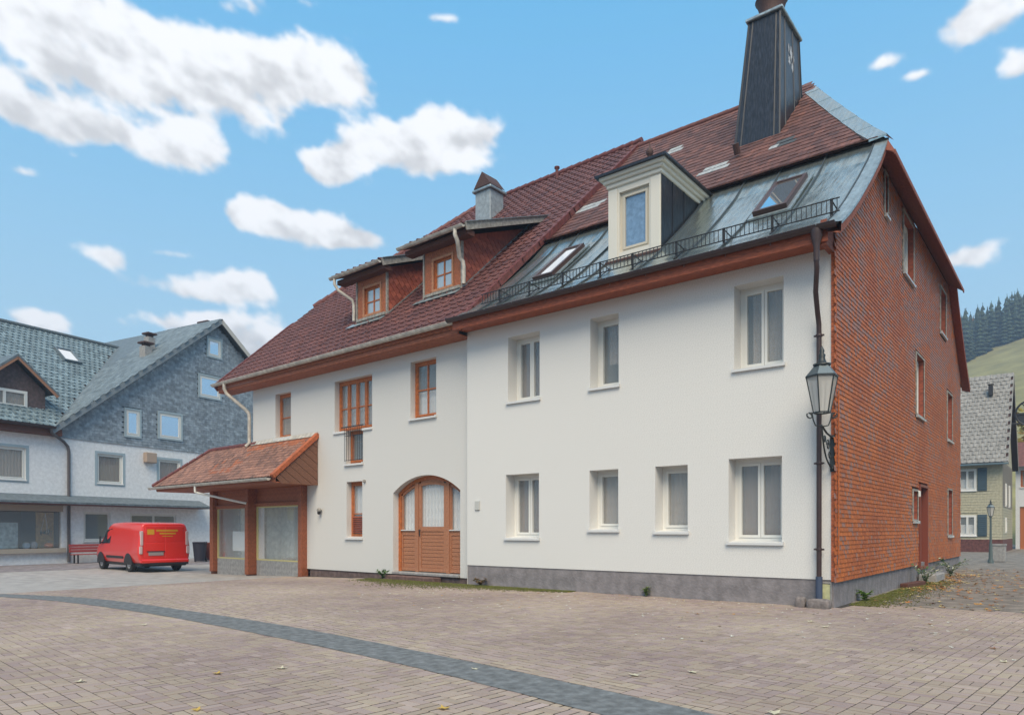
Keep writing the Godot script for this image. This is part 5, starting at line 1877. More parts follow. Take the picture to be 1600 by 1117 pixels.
# ---------------------------------------------------------------- slate-clad house across the street
func make_slate_house() -> void:
	var t := thing("slate_house", "pale blue house with slate clad gable and grey tiled wing behind the van", "house", Vector3(-36.09, 0, -0.39), deg_to_rad(100.34))
	var wm := mat("wall_blue_white", Color(0.77, 0.84, 0.85), 0.9, {"tex": "plaster", "scale": 0.4})
	var low := [[0.8, 0.83, 2.21, 2.33], [3.31, 1.55, 6.11, 2.29], [-4.6, 0.51, -0.3, 2.3]]
	var mid := [[1.5, 3.84, 2.88, 5.36], [5.0, 4.0, 6.36, 5.36], [-3.7, 3.77, -1.95, 5.28]]
	var hi := [[3.02, 6.48, 3.8, 7.86], [4.98, 6.6, 6.36, 7.98], [7.62, 9.36, 9.06, 10.6], [8.2, 11.88, 9.12, 12.92]]
	var w := MB.new()
	wall(w, -12.0, -0.3, 18.5, 6.0, 0.0, low + mid, 0.18)
	w.quad(Vector3(-12, -0.3, -14), Vector3(-12, -0.3, 0), Vector3(-12, 6.4, 0), Vector3(-12, 6.4, -14))
	w.quad(Vector3(18.5, -0.3, 0), Vector3(18.5, -0.3, -14), Vector3(18.5, 6.4, -14), Vector3(18.5, 6.4, 0))
	w.quad(Vector3(18.5, -0.3, -14), Vector3(-12, -0.3, -14), Vector3(-12, 6.4, -14), Vector3(18.5, 6.4, -14))
	part(t, "wall", w, wm)
	for a in [[low[0], 1, "none"], [low[1], 2, "none"], [mid[0], 2, "curtain"], [mid[1], 2, "curtain"], [mid[2], 1, "curtain_pale"]]:
		var q = a[0]
		var o := {"cols": a[1], "curtain": a[2], "sill_out": 0.05}
		if a[1] == 2 and q[0] != 3.31:
			o["sashes"] = 1
			o["cols"] = 1
		window(t, Vector3((q[0] + q[2]) / 2, q[1], 0), 0, q[2] - q[0], q[3] - q[1], 0.14, o)
	for q in [mid[0], mid[1], mid[2]]:
		var s := MB.new()
		s.ring(q[0] - 0.13, q[1] - 0.13, q[2] + 0.13, q[3] + 0.13, 0.13, 0.0, 0.02)
		part(t, "window_surround", s, mat("surround_blue", Color(0.34, 0.42, 0.46), 0.9))
	# gable wall with slates
	var gx := 8.87
	var gy := 14.0
	var k_ := 0.795
	var gb := MB.new()
	for h in hi:
		reveals(gb, h, 0.06, 0.1)
	gb.tri(Vector3(-0.9, 6.0, 0.015), Vector3(18.6, 6.0, 0.015), Vector3(gx, gy - 0.1, 0.015))
	part(t, "gable_wall", gb, mat("slate_back", Color(0.07, 0.085, 0.1), 0.8))
	var sl := MB.new()
	sl.box(Vector3(-0.13, -0.004, -0.2), Vector3(0.13, 0.01, 0.0))
	var xf := []
	var cols := []
	for r in 58:
		var y := 5.96 + r * 0.137
		var x := -0.8 + (0.13 if r & 1 else 0.0)
		while x < 18.4:
			var inside: bool = y + 0.15 < gy - absf(x - gx) * k_ - 0.15
			for h in hi:
				if x + 0.13 > h[0] - 0.02 and x - 0.13 < h[2] + 0.02 and y + 0.13 > h[1] - 0.02 and y < h[3] + 0.02:
					inside = false
			if inside:
				xf.append(Transform3D(Basis(Vector3.RIGHT, Vector3(0, 0, 1), Vector3(0, -1, 0)) * Basis(Vector3.RIGHT, -0.09 + rng.randf_range(-0.03, 0.02)), Vector3(x, y, 0.045)))
				var f := rng.randf_range(0.75, 1.2)
				cols.append(Color(0.25 * f, 0.29 * f, 0.325 * f))
			x += 0.266
	stuff(t, "slate_field", sl.mesh(), xf, cols, mat("slate", Color.WHITE, 0.6, {"tex": "stain", "scale": 0.7}))
	for h in hi:
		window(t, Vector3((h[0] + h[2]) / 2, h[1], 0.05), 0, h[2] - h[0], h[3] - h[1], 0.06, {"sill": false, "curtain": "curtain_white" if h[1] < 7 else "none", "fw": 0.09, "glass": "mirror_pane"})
		var s := MB.new()
		s.ring(h[0] - 0.1, h[1] - 0.1, h[2] + 0.1, h[3] + 0.1, 0.1, 0.05, 0.1)
		part(t, "window_surround", s, mats["surround_blue"])
	# gable roof
	var rf := MB.new()
	var pk := Vector3(gx, gy + 0.17, 0.5)
	var le := Vector3(-1.0, gy + 0.17 - (gx + 1.0) * k_, 0.5)
	var re := Vector3(18.74, gy + 0.17 - (18.74 - gx) * k_, 0.5)
	var bk := Vector3(0, 0, -15)
	rf.quad(le, pk, pk + bk, le + bk)
	rf.quad(pk, re, re + bk, pk + bk)
	rf.quad(le - Vector3(0, 0.12, 0), le + bk, pk + bk, pk - Vector3(0, 0.12, 0))
	part(t, "gable_roof", rf, mat("roof_slate", Color(0.13, 0.155, 0.17), 0.55, {"tex": "stain", "scale": 0.8}))
	xf = []
	cols = []
	var al := atan(k_)
	var rm := MB.new()
	rm.box(Vector3(-0.15, -0.004, -0.36), Vector3(0.15, 0.014, 0.0))
	for r in 38:
		for c in 16:
			var d := r * 0.33
			var z := 0.42 - c * 0.31 - (0.15 if r & 1 else 0.0)
			if d * cos(al) > gx + 0.9:
				continue
			# y axis along the slope's normal, z axis down the slope (towards -x)
			var nrm := Vector3(-sin(al), cos(al), 0)
			var down := Vector3(-cos(al), -sin(al), 0)
			xf.append(Transform3D(Basis(nrm.cross(down), nrm, down) * Basis(Vector3.RIGHT, 0.03), le + Vector3(d * cos(al), d * sin(al) + 0.012, z - 0.5)))
			var f := rng.randf_range(0.8, 1.25)
			cols.append(Color(0.15 * f, 0.18 * f, 0.195 * f))
	stuff(t, "gable_tile_field", rm.mesh(), xf, cols, mats["slate"])
	for e in [[le, pk, "barge_grey"], [pk, re, "barge_pale"]]:
		var mb := MB.new()
		mb.beam(e[0] + Vector3(0, -0.16, -0.02), e[1] + Vector3(0, -0.16, -0.02), 0.04, 0.24, Vector3(0, 0, 1) if false else Vector3.UP)
		part(t, "barge_board", mb, mat(e[2], Color(0.2, 0.23, 0.25) if e[2] == "barge_grey" else Color(0.5, 0.47, 0.42), 0.8))
	# side wing roof, its tiles
	var lw := func(z: float) -> float: return 6.41 + (0.5 - z) * 0.81
	rf = MB.new()
	rf.quad(Vector3(-12.5, lw.call(0.5), 0.5), Vector3(-0.95, lw.call(0.5), 0.5), Vector3(-0.95, lw.call(-0.1), -0.1), Vector3(-12.5, lw.call(-0.1), -0.1))
	rf.quad(Vector3(-12.5, lw.call(-0.1), -0.1), Vector3(8.0, lw.call(-0.1), -0.1), Vector3(8.0, lw.call(-7.7), -7.7), Vector3(-12.5, lw.call(-7.7), -7.7))
	rf.quad(Vector3(-12.5, lw.call(-7.7), -7.7), Vector3(8.0, lw.call(-7.7), -7.7), Vector3(8.0, 6.4, -15.5), Vector3(-12.5, 6.4, -15.5))
	part(t, "wing_roof", rf, mats["roof_felt"])
	xf = []
	cols = []
	al = atan(0.81)
	var b := Basis(Vector3.RIGHT, Vector3(0, cos(al), sin(al)), Vector3(0, -sin(al), cos(al)))
	for r in 31:
		var d := r * 0.34
		var z := 0.5 - d * cos(al)
		var y := 6.41 + d * sin(al)
		var x := -8.5 + (0.15 if r & 1 else 0.0)
		while x < 8.0:
			if y > le.y + (x - le.x) * k_ - 0.15:
				xf.append(Transform3D(b, Vector3(x, y + 0.02, z)))
				var f := rng.randf_range(0.75, 1.3)
				cols.append(Color(0.15 * f, 0.20 * f, 0.22 * f))
			x += 0.302
	stuff(t, "wing_tile_field", ribbed_tile(0.3, 0.4), xf, cols, mats["slate"])
	var mb := MB.new()
	mb.tube([Vector3(-9, lw.call(-7.7) + 0.05, -7.7), Vector3(8.2, lw.call(-7.7) + 0.05, -7.7)], 0.13, 10)
	part(t, "ridge", mb, mat("ridge_grey", Color(0.09, 0.11, 0.12), 0.7))
	mb = MB.new()
	gutter(mb, -9.0, -0.9, 6.38, 0.56, 0.09)
	part(t, "gutter", mb, mats["gutter_brown"])
	mb = MB.new()
	mb.box(Vector3(-9, 5.98, 0.0), Vector3(-0.5, 6.3, 0.42))
	part(t, "eave_box", mb, mats["wood_dark"])
	mb = MB.new()
	mb.tube([Vector3(-1.1, 6.3, 0.56), Vector3(-1.05, 6.1, 0.5), Vector3(-0.25, 5.75, 0.12), Vector3(-0.05, 5.55, 0.1), Vector3(0.0, 5.3, 0.1), Vector3(0.0, -0.2, 0.1)], 0.07, 10)
	part(t, "downpipe", mb, mat("pipe_grey", Color(0.1, 0.085, 0.085), 0.6))
	# roof window
	var up := Vector3(0, sin(al), -cos(al))
	var rw := sub(t, "roof_window", Vector3(3.2, lw.call(-5.6) + 0.04, -5.6))
	rw.basis = Basis(Vector3.RIGHT, up, Vector3.RIGHT.cross(up))
	mb = MB.new()
	mb.ring(-0.5, -0.7, 0.5, 0.7, 0.09, 0.0, 0.14)
	part(rw, "frame", mb, mat("grey_frame", Color(0.12, 0.15, 0.17), 0.5))
	mb = MB.new()
	mb.box(Vector3(-0.42, -0.62, 0.08), Vector3(0.42, 0.62, 0.09))
	part(rw, "pane", mb, mats["roof_glass"])
	# gabled dormer on the wing
	var d := sub(t, "wing_dormer", Vector3(-2.2, 0, -0.6))
	mb = MB.new()
	wall(mb, -1.55, 6.9, 1.45, 8.2, 0.0, [[-1.4, 7.25, 0.62, 8.08]], 0.08)
	mb.tri(Vector3(-1.55, 8.2, 0), Vector3(1.45, 8.2, 0), Vector3(0, 9.5, 0))
	for s in [-1.55, 1.45]:
		mb.quad(Vector3(s, 6.9, 0), Vector3(s, 6.9, -0.5), Vector3(s, 8.5, -1.8), Vector3(s, 8.5, 0))
	part(d, "front", mb, mat("dormer_slate", Color(0.10, 0.07, 0.068), 0.85, {"tex": "stain", "scale": 1.0}))
	mb = MB.new()
	for s in [-1.0, 1.0]:
		mb.quad(Vector3(s * 1.9, 8.12, 0.45), Vector3(0, 9.75, 0.45), Vector3(0, 9.75, -3.6), Vector3(s * 1.9, 8.12, -1.6))
		mb.quad(Vector3(s * 1.9, 8.0, 0.45), Vector3(0, 9.63, 0.45), Vector3(0, 9.75, 0.45), Vector3(s * 1.9, 8.12, 0.45))
	part(d, "roof", mb, mats["roof_slate"])
	mb = MB.new()
	for s in [-1.0, 1.0]:
		mb.beam(Vector3(s * 1.85, 7.98, 0.42), Vector3(0, 9.58, 0.42), 0.04, 0.16)
	part(d, "barge_board", mb, mats["wood_worn"])
	var dw := window(d, Vector3(-0.39, 7.25, 0.02), 0, 2.02, 0.83, 0.06, {"cols": 2, "sill": false, "curtain": "curtain_pale", "fw": 0.08})
	dw.name = "window"
	# chimneys
	for c in [[5.6, 11.3, -2.0, 0.5], [6.1, 12.0, -2.4, 0.45], [9.8, 13.5, -1.9, 0.8]]:
		var cn := sub(t, "chimney", Vector3(c[0], c[1], c[2]))
		mb = MB.new()
		mb.cbox(Vector3(-c[3] / 2, -1.0, -c[3] / 2), Vector3(c[3] / 2, 0.75 if c[0] < 9 else 0.6, c[3] / 2), 0.02)
		part(cn, "stack", mb, mats["concrete"] if c[0] < 9 else mats["slate_back"])
		mb = MB.new()
		mb.cbox(Vector3(-c[3] / 2 - 0.08, 0.9, -c[3] / 2 - 0.08), Vector3(c[3] / 2 + 0.08, 1.0, c[3] / 2 + 0.08), 0.02)
		mb.box(Vector3(-c[3] / 2 + 0.05, 0.6, -0.1), Vector3(c[3] / 2 - 0.05, 0.9, 0.1))
		part(cn, "cap", mb, mats["rust_iron"])
	# canopy over the shop windows
	mb = MB.new()
	mb.box(Vector3(-12, 2.62, 0.0), Vector3(7.6, 2.72, 1.0))
	part(t, "canopy_board", mb, mat("canopy_red", Color(0.16, 0.06, 0.055), 0.8))
	mb = MB.new()
	mb.quad(Vector3(-12, 2.73, 1.06), Vector3(7.65, 2.73, 1.06), Vector3(7.65, 3.12, 0.0), Vector3(-12, 3.12, 0.0))
	mb.box(Vector3(-12, 2.66, 1.0), Vector3(7.65, 2.76, 1.06))
	part(t, "canopy_roof", mb, mats["roof_slate"])
	# shop window: beam, recess, things on show
	mb = MB.new()
	mb.box(Vector3(-4.7, 2.3, 0.0), Vector3(-0.25, 2.6, 0.05))
	mb.box(Vector3(-4.7, 0.3, 0.0), Vector3(-0.2, 0.51, 0.22))
	part(t, "shop_beam", mb, mat("shop_beam", Color(0.42, 0.36, 0.29), 0.85))
	mb = MB.new()
	mb.quad(Vector3(-4.9, 0.1, -4.0), Vector3(-0.1, 0.1, -4.0), Vector3(-0.1, 2.6, -4.0), Vector3(-4.9, 2.6, -4.0))
	mb.quad(Vector3(-4.9, 0.505, -4.0), Vector3(-0.1, 0.505, -4.0), Vector3(-0.1, 0.505, -0.02), Vector3(-4.9, 0.505, -0.02))
	mb.quad(Vector3(-4.9, 2.6, -0.02), Vector3(-0.1, 2.6, -0.02), Vector3(-0.1, 2.6, -4.0), Vector3(-4.9, 2.6, -4.0))
	mb.quad(Vector3(-4.9, 0.1, -4.0), Vector3(-4.9, 0.1, -0.02), Vector3(-4.9, 2.6, -0.02), Vector3(-4.9, 2.6, -4.0))
	mb.quad(Vector3(-0.1, 0.1, -0.02), Vector3(-0.1, 0.1, -4.0), Vector3(-0.1, 2.6, -4.0), Vector3(-0.1, 2.6, -0.02))
	part(t, "shop_room", mb, mat("shop_wall", Color(0.27, 0.2, 0.16), 0.9))
	mb = MB.new()
	mb.box(Vector3(-4.4, 0.52, -0.62), Vector3(-2.0, 1.75, -0.58))
	part(t, "shop_poster", mb, mat("poster_pale", Color(0.42, 0.5, 0.5), 0.7, {"tex": "stain", "scale": 0.8}))
	mb = MB.new()
	mb.box(Vector3(-1.15, 0.52, -0.7), Vector3(-0.32, 2.28, -0.64))
	part(t, "shop_backdrop", mb, mat("backdrop_ochre", Color(0.42, 0.24, 0.06), 0.9, {"tex": "stain", "scale": 1.0}))
	mb = MB.new()
	mb.box(Vector3(-4.55, 0.55, -0.1), Vector3(-0.35, 2.27, -0.09))
	part(t, "shop_pane", mb, mats["glass"])
	# meter box between the floors
	mb = MB.new()
	mb.cbox(Vector3(4.05, 5.1, 0.0), Vector3(4.7, 5.66, 0.3), 0.03)
	part(t, "vent_box", mb, mat("box_beige", Color(0.4, 0.3, 0.23), 0.8))
	# things that stand in the shop window
	var gt := t.transform
	var pm := thing("pumpkin", "small orange pumpkin in the shop window of the slate house", "pumpkin", gt * Vector3(-0.72, 0.51, -0.35))
	mb = MB.new()
	var rings := []
	for r in 9:
		var a := PI * r / 8.0
		var ring_ := PackedVector3Array()
		for s in 24:
			var q := -TAU * s / 24
			var rr := (0.2 * sin(a) + 0.01) * (0.93 + 0.07 * cos(q * 8))
			ring_.append(Vector3(cos(q) * rr, 0.13 - cos(a) * 0.13, sin(q) * rr))
		rings.append(ring_)
	mb.loft(rings)
	part(pm, "rind", mb, mat("pumpkin_skin", Color(0.55, 0.16, 0.03), 0.5))
	mb = MB.new()
	mb.tube([Vector3(0, 0.25, 0), Vector3(0.01, 0.3, 0.01), Vector3(0.03, 0.34, 0)], [0.02, 0.015, 0.012], 8)
	part(pm, "stalk", mb, mats["wood_grey"])
	var wr := thing("hanging_wreath", "green hanging flower wreath in the shop window before ochre backdrop", "wreath", gt * Vector3(-0.85, 1.25, -0.4))
	var lv := []
	var lc := []
	for k in 90:
		var a := TAU * k / 90.0 * 3
		lv.append(Transform3D(Basis(Vector3(rng.randf(), rng.randf(), rng.randf()).normalized(), rng.randf() * TAU), Vector3(cos(a) * 0.2 + rng.randfn(0, 0.03), rng.randfn(0, 0.05), sin(a) * 0.2 + rng.randfn(0, 0.03))))
		lc.append(Color(0.06, 0.1, 0.05) if k % 5 else Color(0.4, 0.12, 0.06))
	stuff(wr, "leaf_field", leaf_mesh(0.09), lv, lc, mat("leaf_plain", Color.WHITE, 0.7))
	mb = MB.new()
	for s in 3:
		mb.tube([Vector3(cos(s * 2.1) * 0.2, 0, sin(s * 2.1) * 0.2), Vector3(0, 0.95, 0)], 0.006, 5)
	part(wr, "cord", mb, mats["white_frame"])
	for q in [[-1.75, 0.16, 0.3, "blue_jar", Color(0.2, 0.27, 0.36)], [-1.4, 0.14, 0.34, "grey_jar", Color(0.25, 0.25, 0.27)]]:
		var j := thing("storage_jar", "blue lidded jar in the shop window" if q[3] == "blue_jar" else "grey lidded jar in the shop window beside the pumpkin", "jar", gt * Vector3(q[0], 0.51, -0.35))
		mb = MB.new()
		mb.lathe([Vector2(q[1] * 0.8, 0), Vector2(q[1], 0.05), Vector2(q[1], q[2] * 0.7), Vector2(q[1] * 0.7, q[2] * 0.85)], 16)
		part(j, "body", mb, mat(q[3], q[4], 0.4))
		mb = MB.new()
		mb.lathe([Vector2(q[1] * 0.75, q[2] * 0.85), Vector2(q[1] * 0.78, q[2] * 0.93), Vector2(q[1] * 0.2, q[2])], 16)
		part(j, "lid", mb, mats["wood_grey"])


func leaf_mesh(s: float) -> ArrayMesh:
	var mb := MB.new()
	var a := Vector3(0, 0, 0)
	var l := Vector3(-0.3, 0.06, 0.45) * s
	var r := Vector3(0.3, 0.06, 0.45) * s
	var m := Vector3(0, 0.0, 0.5) * s
	var tp := Vector3(0, 0.02, 1.0) * s
	mb.tri(a, m, l)
	mb.tri(a, r, m)
	mb.tri(l, m, tp)
	mb.tri(m, r, tp)
	return mb.mesh()


# ---------------------------------------------------------------- houses at the end of the lane
func make_far_houses() -> void:
	var t := thing("cream_house", "cream boarded house with blue shutters and grey tiled roof at the end of the lane", "house", Vector3(-0.4, 0, -40.42))
	var wins := [[-2.35, 3.92, -1.35, 5.3], [-2.35, 1.03, -1.35, 2.35], [-5.2, 3.92, -4.2, 5.3], [-5.2, 1.03, -4.2, 2.35]]
	var w := MB.new()
	wall(w, -9.0, 0.8, 0.0, 6.3, 0.0, wins, 0.1)
	w.quad(Vector3(0, 0.8, 0), Vector3(0, 0.8, -8), Vector3(0, 5.8, -8), Vector3(0, 5.8, 0))
	w.tri(Vector3(0, 5.8, 0), Vector3(0, 5.8, -8), Vector3(0, 11.7, -4))
	w.quad(Vector3(-9, 0, -8), Vector3(-9, 0, 0), Vector3(-9, 6, 0), Vector3(-9, 6, -8))
	w.quad(Vector3(0, 0, -8), Vector3(-9, 0, -8), Vector3(-9, 6, -8), Vector3(0, 6, -8))
	part(t, "wall", w, mat("cream_wall", Color(0.42, 0.39, 0.28), 0.85, {"tex": "mottle"}))
	for k in 30:
		var y := 0.8 + k * 0.17
		var cuts := [[-9.0, 0.02]]
		for h in wins:
			if y + 0.16 > h[1] and y < h[3]:
				var nc := []
				for c in cuts:
					if h[0] - 0.05 > c[0] and h[2] + 0.05 < c[1]:
						nc.append([c[0], h[0] - 0.05])
						nc.append([h[2] + 0.05, c[1]])
					else:
						nc.append(c)
				cuts = nc
		for c in cuts:
			var b := MB.new()
			b.quad(Vector3(c[0], y, 0.035), Vector3(c[1], y, 0.035), Vector3(c[1], y + 0.17, 0.01), Vector3(c[0], y + 0.17, 0.01))
			b.quad(Vector3(c[0], y, 0.0), Vector3(c[1], y, 0.0), Vector3(c[1], y, 0.035), Vector3(c[0], y, 0.035))
			part(t, "weatherboard", b, mats["cream_wall"])
		if k < 29:
			var b := MB.new()
			b.quad(Vector3(0.035, y, 0.0), Vector3(0.035, y, -8), Vector3(0.01, y + 0.17, -8), Vector3(0.01, y + 0.17, 0.0))
			part(t, "weatherboard", b, mats["cream_wall"] if k < 12 else mat("board_grey", Color(0.24, 0.21, 0.17), 0.9, {"tex": "stain"}))
	w = MB.new()
	w.box(Vector3(-9.02, -0.2, -8.02), Vector3(0.03, 0.8, 0.04))
	part(t, "plinth", w, mat("plinth_red", Color(0.13, 0.05, 0.045), 0.9, {"tex": "stain"}))
	for a in wins:
		window(t, Vector3((a[0] + a[2]) / 2, a[1], 0.03), 0, 1.0, a[3] - a[1], 0.08, {"cols": 2, "curtain": "curtain_white", "c_top": 0.55, "fw": 0.08})
		var sh := MB.new()
		sh.cbox(Vector3(a[2] + 0.06, a[1] - 0.03, 0.04), Vector3(a[2] + 0.56, a[3] + 0.03, 0.09), 0.01)
		for k in 9:
			var y := lerpf(a[1] + 0.06, a[3] - 0.06, k / 9.0)
			sh.cbox(Vector3(a[2] + 0.12, y, 0.09), Vector3(a[2] + 0.50, y + 0.1, 0.11), 0.008)
		part(t, "shutter", sh, mat("shutter_blue", Color(0.05, 0.085, 0.11), 0.6))
	for a in [[-2.2, 2.9, 4.4], [-5.0, 2.9, 4.4], [-2.2, 1.2, 2.2]]:
		window(t, Vector3(0.03, a[1], a[0]), PI / 2, 0.8, a[2] - a[1], 0.03, {"cols": 1, "curtain": "none", "sill": false})
	# roof and tiles
	var rf := MB.new()
	rf.quad(Vector3(-9.3, 5.6, 0.55), Vector3(0.35, 5.6, 0.55), Vector3(0.35, 11.8, -4), Vector3(-9.3, 11.8, -4))
	rf.quad(Vector3(-9.3, 11.8, -4), Vector3(0.35, 11.8, -4), Vector3(0.35, 5.6, -8.55), Vector3(-9.3, 5.6, -8.55))
	part(t, "roof_underlay", rf, mats["roof_felt"])
	var al := atan2(6.2, 4.55)
	var b := Basis(Vector3.RIGHT, Vector3(0, cos(al), sin(al)), Vector3(0, -sin(al), cos(al)))
	var xf := []
	var cols := []
	for r in 23:
		var x := 0.2 - (0.15 if r & 1 else 0.0)
		while x > -7.0:
			xf.append(Transform3D(b, Vector3(x, 5.63 + r * 0.335 * sin(al), 0.55 - r * 0.335 * cos(al))))
			var f := rng.randf_range(0.88, 1.12)
			cols.append(Color(0.27 * f, 0.255 * f, 0.235 * f))
			x -= 0.302
	stuff(t, "roof_tile_field", ribbed_tile(0.3, 0.4), xf, cols, mat("tile_grey", Color.WHITE, 0.8, {"tex": "stain"}))
	w = MB.new()
	w.beam(Vector3(0.36, 5.5, 0.55), Vector3(0.36, 11.72, -4), 0.03, 0.25)
	w.beam(Vector3(0.36, 5.5, -8.55), Vector3(0.36, 11.72, -4), 0.03, 0.25)
	part(t, "barge_board", w, mats["wood_grey"])
	w = MB.new()
	gutter(w, -9.3, 0.35, 5.55, 0.6, 0.09)
	part(t, "gutter", w, mat("gutter_blue", Color(0.25, 0.36, 0.42), 0.5))
	w = MB.new()
	w.cbox(Vector3(-0.95, 10.3, -2.9), Vector3(-0.7, 10.95, -2.65), 0.02)
	w.cbox(Vector3(-1.0, 11.0, -2.95), Vector3(-0.65, 11.06, -2.6), 0.01)
	part(t, "vent_pipe", w, mats["black_iron"])

	var h := thing("white_cottage", "white cottage with red brown roof and orange doors beyond the cream house", "house", Vector3(-0.3, 0, -50.3))
	w = MB.new()
	wall(w, 0.0, -0.2, 9.0, 6.2, 0.0, [[0.3, 4.5, 1.3, 5.75], [0.25, 0.0, 2.2, 3.1], [3.2, 4.5, 4.2, 5.75]], 0.2)
	w.quad(Vector3(0, -0.2, -6), Vector3(0, -0.2, 0), Vector3(0, 6.2, 0), Vector3(0, 6.2, -6))
	w.tri(Vector3(0, 6.2, 0), Vector3(0, 7.9, -3), Vector3(0, 6.2, -6))
	part(h, "wall", w, mat("cottage_white", Color(0.66, 0.67, 0.68), 0.9, {"tex": "plaster"}))
	rf = MB.new()
	rf.quad(Vector3(-0.3, 6.0, 0.6), Vector3(9.5, 6.0, 0.6), Vector3(9.5, 8.1, -3), Vector3(-0.3, 8.1, -3))
	rf.quad(Vector3(-0.3, 8.1, -3), Vector3(9.5, 8.1, -3), Vector3(9.5, 6.0, -6.6), Vector3(-0.3, 6.0, -6.6))
	part(h, "roof", rf, mat("cottage_roof", Color(0.16, 0.06, 0.045), 0.8, {"tex": "stain", "scale": 0.8}))
	w = MB.new()
	for k in 6:
		w.cbox(Vector3(0.27 + k * 0.32, 0.0, -0.15), Vector3(0.27 + k * 0.32 + 0.31, 3.08, -0.1), 0.01)
	part(h, "garage_door", w, mat("door_orange", Color(0.4, 0.13, 0.04), 0.7))
	for x in [0.8, 3.7]:
		window(h, Vector3(x, 4.5, 0), 0, 1.0, 1.25, 0.15, {"frame": "wood_orange", "cols": 2, "curtain": "curtain_pale"})

	var s := thing("hanging_sign", "round black wrought iron wheel sign hung from the gable of the cream house", "sign", Vector3(0.99, 8.78, -41.99))
	w = MB.new()
	var pts := []
	for k in 33:
		pts.append(Vector3(cos(TAU * k / 32) * 0.8, sin(TAU * k / 32) * 0.8, 0))
	w.tube(pts, 0.06, 8, false)
	part(s, "rim", w, mats["black_iron"])
	for k in 3:
		w = MB.new()
		var a := PI * k / 3.0 + 0.1
		w.tube([Vector3(cos(a), sin(a), 0) * 0.8, Vector3(cos(a), sin(a), 0) * -0.8], 0.04, 6)
		part(s, "spoke", w, mats["black_iron"])
	w = MB.new()
	w.slab(PackedVector2Array([Vector2(-0.74, -0.3), Vector2(-0.35, -0.7), Vector2(0.35, -0.7), Vector2(0.74, -0.3), Vector2(0.74, 0.05), Vector2(-0.74, 0.05)]), 0.04)
	part(s, "plate", w, mats["black_iron"])
	w = MB.new()
	w.tube([Vector3(-1.4, -0.6, 0), Vector3(-0.5, -0.62, 0)], 0.05, 8)
	part(s, "arm", w, mats["black_iron"])


# ---------------------------------------------------------------- hill, wood, garden trees
func hill_y(x: float, z: float) -> float:
	var t := maxf(0.0, -62.0 - z)
	var near := minf(t, 190.0)
	return (0.285 * near + 0.0002 * near * near + 0.1 * (t - near)) * (1.0 - 0.7 * smooth(15.0, 110.0, x)) - 2.0 + 3.0 * sin(x * 0.02) + 0.12 * (x + 20.0) * smooth(0, 120, t)


func make_hill() -> void:
	var mb := MB.new()
	var rows := []
	for j in 41:
		var z := -64.0 - j * 10.0
		var ring_ := PackedVector3Array()
		for i in 51:
			var x := -260.0 + i * 10.0
			ring_.append(Vector3(x, hill_y(x, z), z))
		rows.append(ring_)
	mb.loft(rows, false, false)
	struct("hill", mb, mat("meadow", Color(0.24, 0.21, 0.08), 0.95, {"tex": "stain", "scale": 0.02}))
	# conifer: trunk and ragged whorls of drooping boughs
	var c := MB.new()
	c.tube([Vector3(0, 0, 0), Vector3(0, 1.0, 0)], [0.02, 0.004], 5, false)
	var r := RandomNumberGenerator.new()
	r.seed = 12
	for w in 9:
		var y := 0.12 + w * 0.098
		var rad := 0.19 * pow(1.0 - y, 0.8) + 0.012
		var n := 8
		for k in n:
			var a := TAU * (k + 0.5 * (w & 1)) / n + r.randf_range(-0.25, 0.25)
			var l := rad * r.randf_range(0.7, 1.15)
			var d := Vector3(cos(a), 0, sin(a))
			var sd := Vector3(-sin(a), 0, cos(a)) * l * 0.42
			var tip := d * l + Vector3(0, y - 0.05, 0)
			var top := Vector3(0, y + 0.06, 0)
			c.tri(top, tip + sd * 0.2, d * l * 0.6 + sd + Vector3(0, y - 0.04, 0))
			c.tri(top, d * l * 0.6 - sd + Vector3(0, y - 0.04, 0), tip)
	var xf := []
	var cols := []
	for k in 9000:
		var x := r.randf_range(-120.0, 60.0)
		var z := r.randf_range(-360.0, -170.0)
		var edge := -232.0 + (x + 20.0) * -1.05 + 8.0 * sin(x * 0.13)
		if z > clampf(edge, -300.0, -150.0):
			continue
		var h := r.randf_range(9.0, 15.5)
		xf.append(Transform3D(Basis(Vector3.UP, r.randf() * TAU).scaled(Vector3(h * 0.95, h, h * 0.95)), Vector3(x, hill_y(x, z) - 0.3, z)))
		var f := r.randf_range(0.7, 1.2)
		if r.randf() < 0.05:
			cols.append(Color(0.2, 0.1, 0.03))
		else:
			cols.append(Color(0.04 * f, 0.062 * f, 0.036 * f))
	var wood := stuff(self, "conifer_wood", c.mesh(), xf, cols, mat("needles", Color.WHITE, 0.9))
	tag(wood, "dark conifer wood covering the upper hill", "wood", "", "stuff")
	# garden trees at the foot of the hill
	for a in [[-19.0, -120.0, 9.0, 0], [-15.5, -116.0, 8.0, 1], [-12.5, -121.0, 7.0, 0], [-22.5, -118.0, 7.5, 1], [-9.0, -118.0, 6.5, 0]]:
		broad_tree("garden_tree", ["dark green rounded tree at the foot of the hill", "yellow green rounded tree at the foot of the hill"][a[3]], Vector3(a[0], hill_y(a[0], a[1]) - 0.2, a[1]), a[2], [Color(0.05, 0.075, 0.03), Color(0.16, 0.15, 0.04)][a[3]], 500, "trees at the foot of the hill")
	broad_tree("autumn_tree", "yellow autumn tree between the cream house and the white cottage", Vector3(2.6, 0, -64.0), 14.0, Color(0.36, 0.27, 0.05), 1600, "")


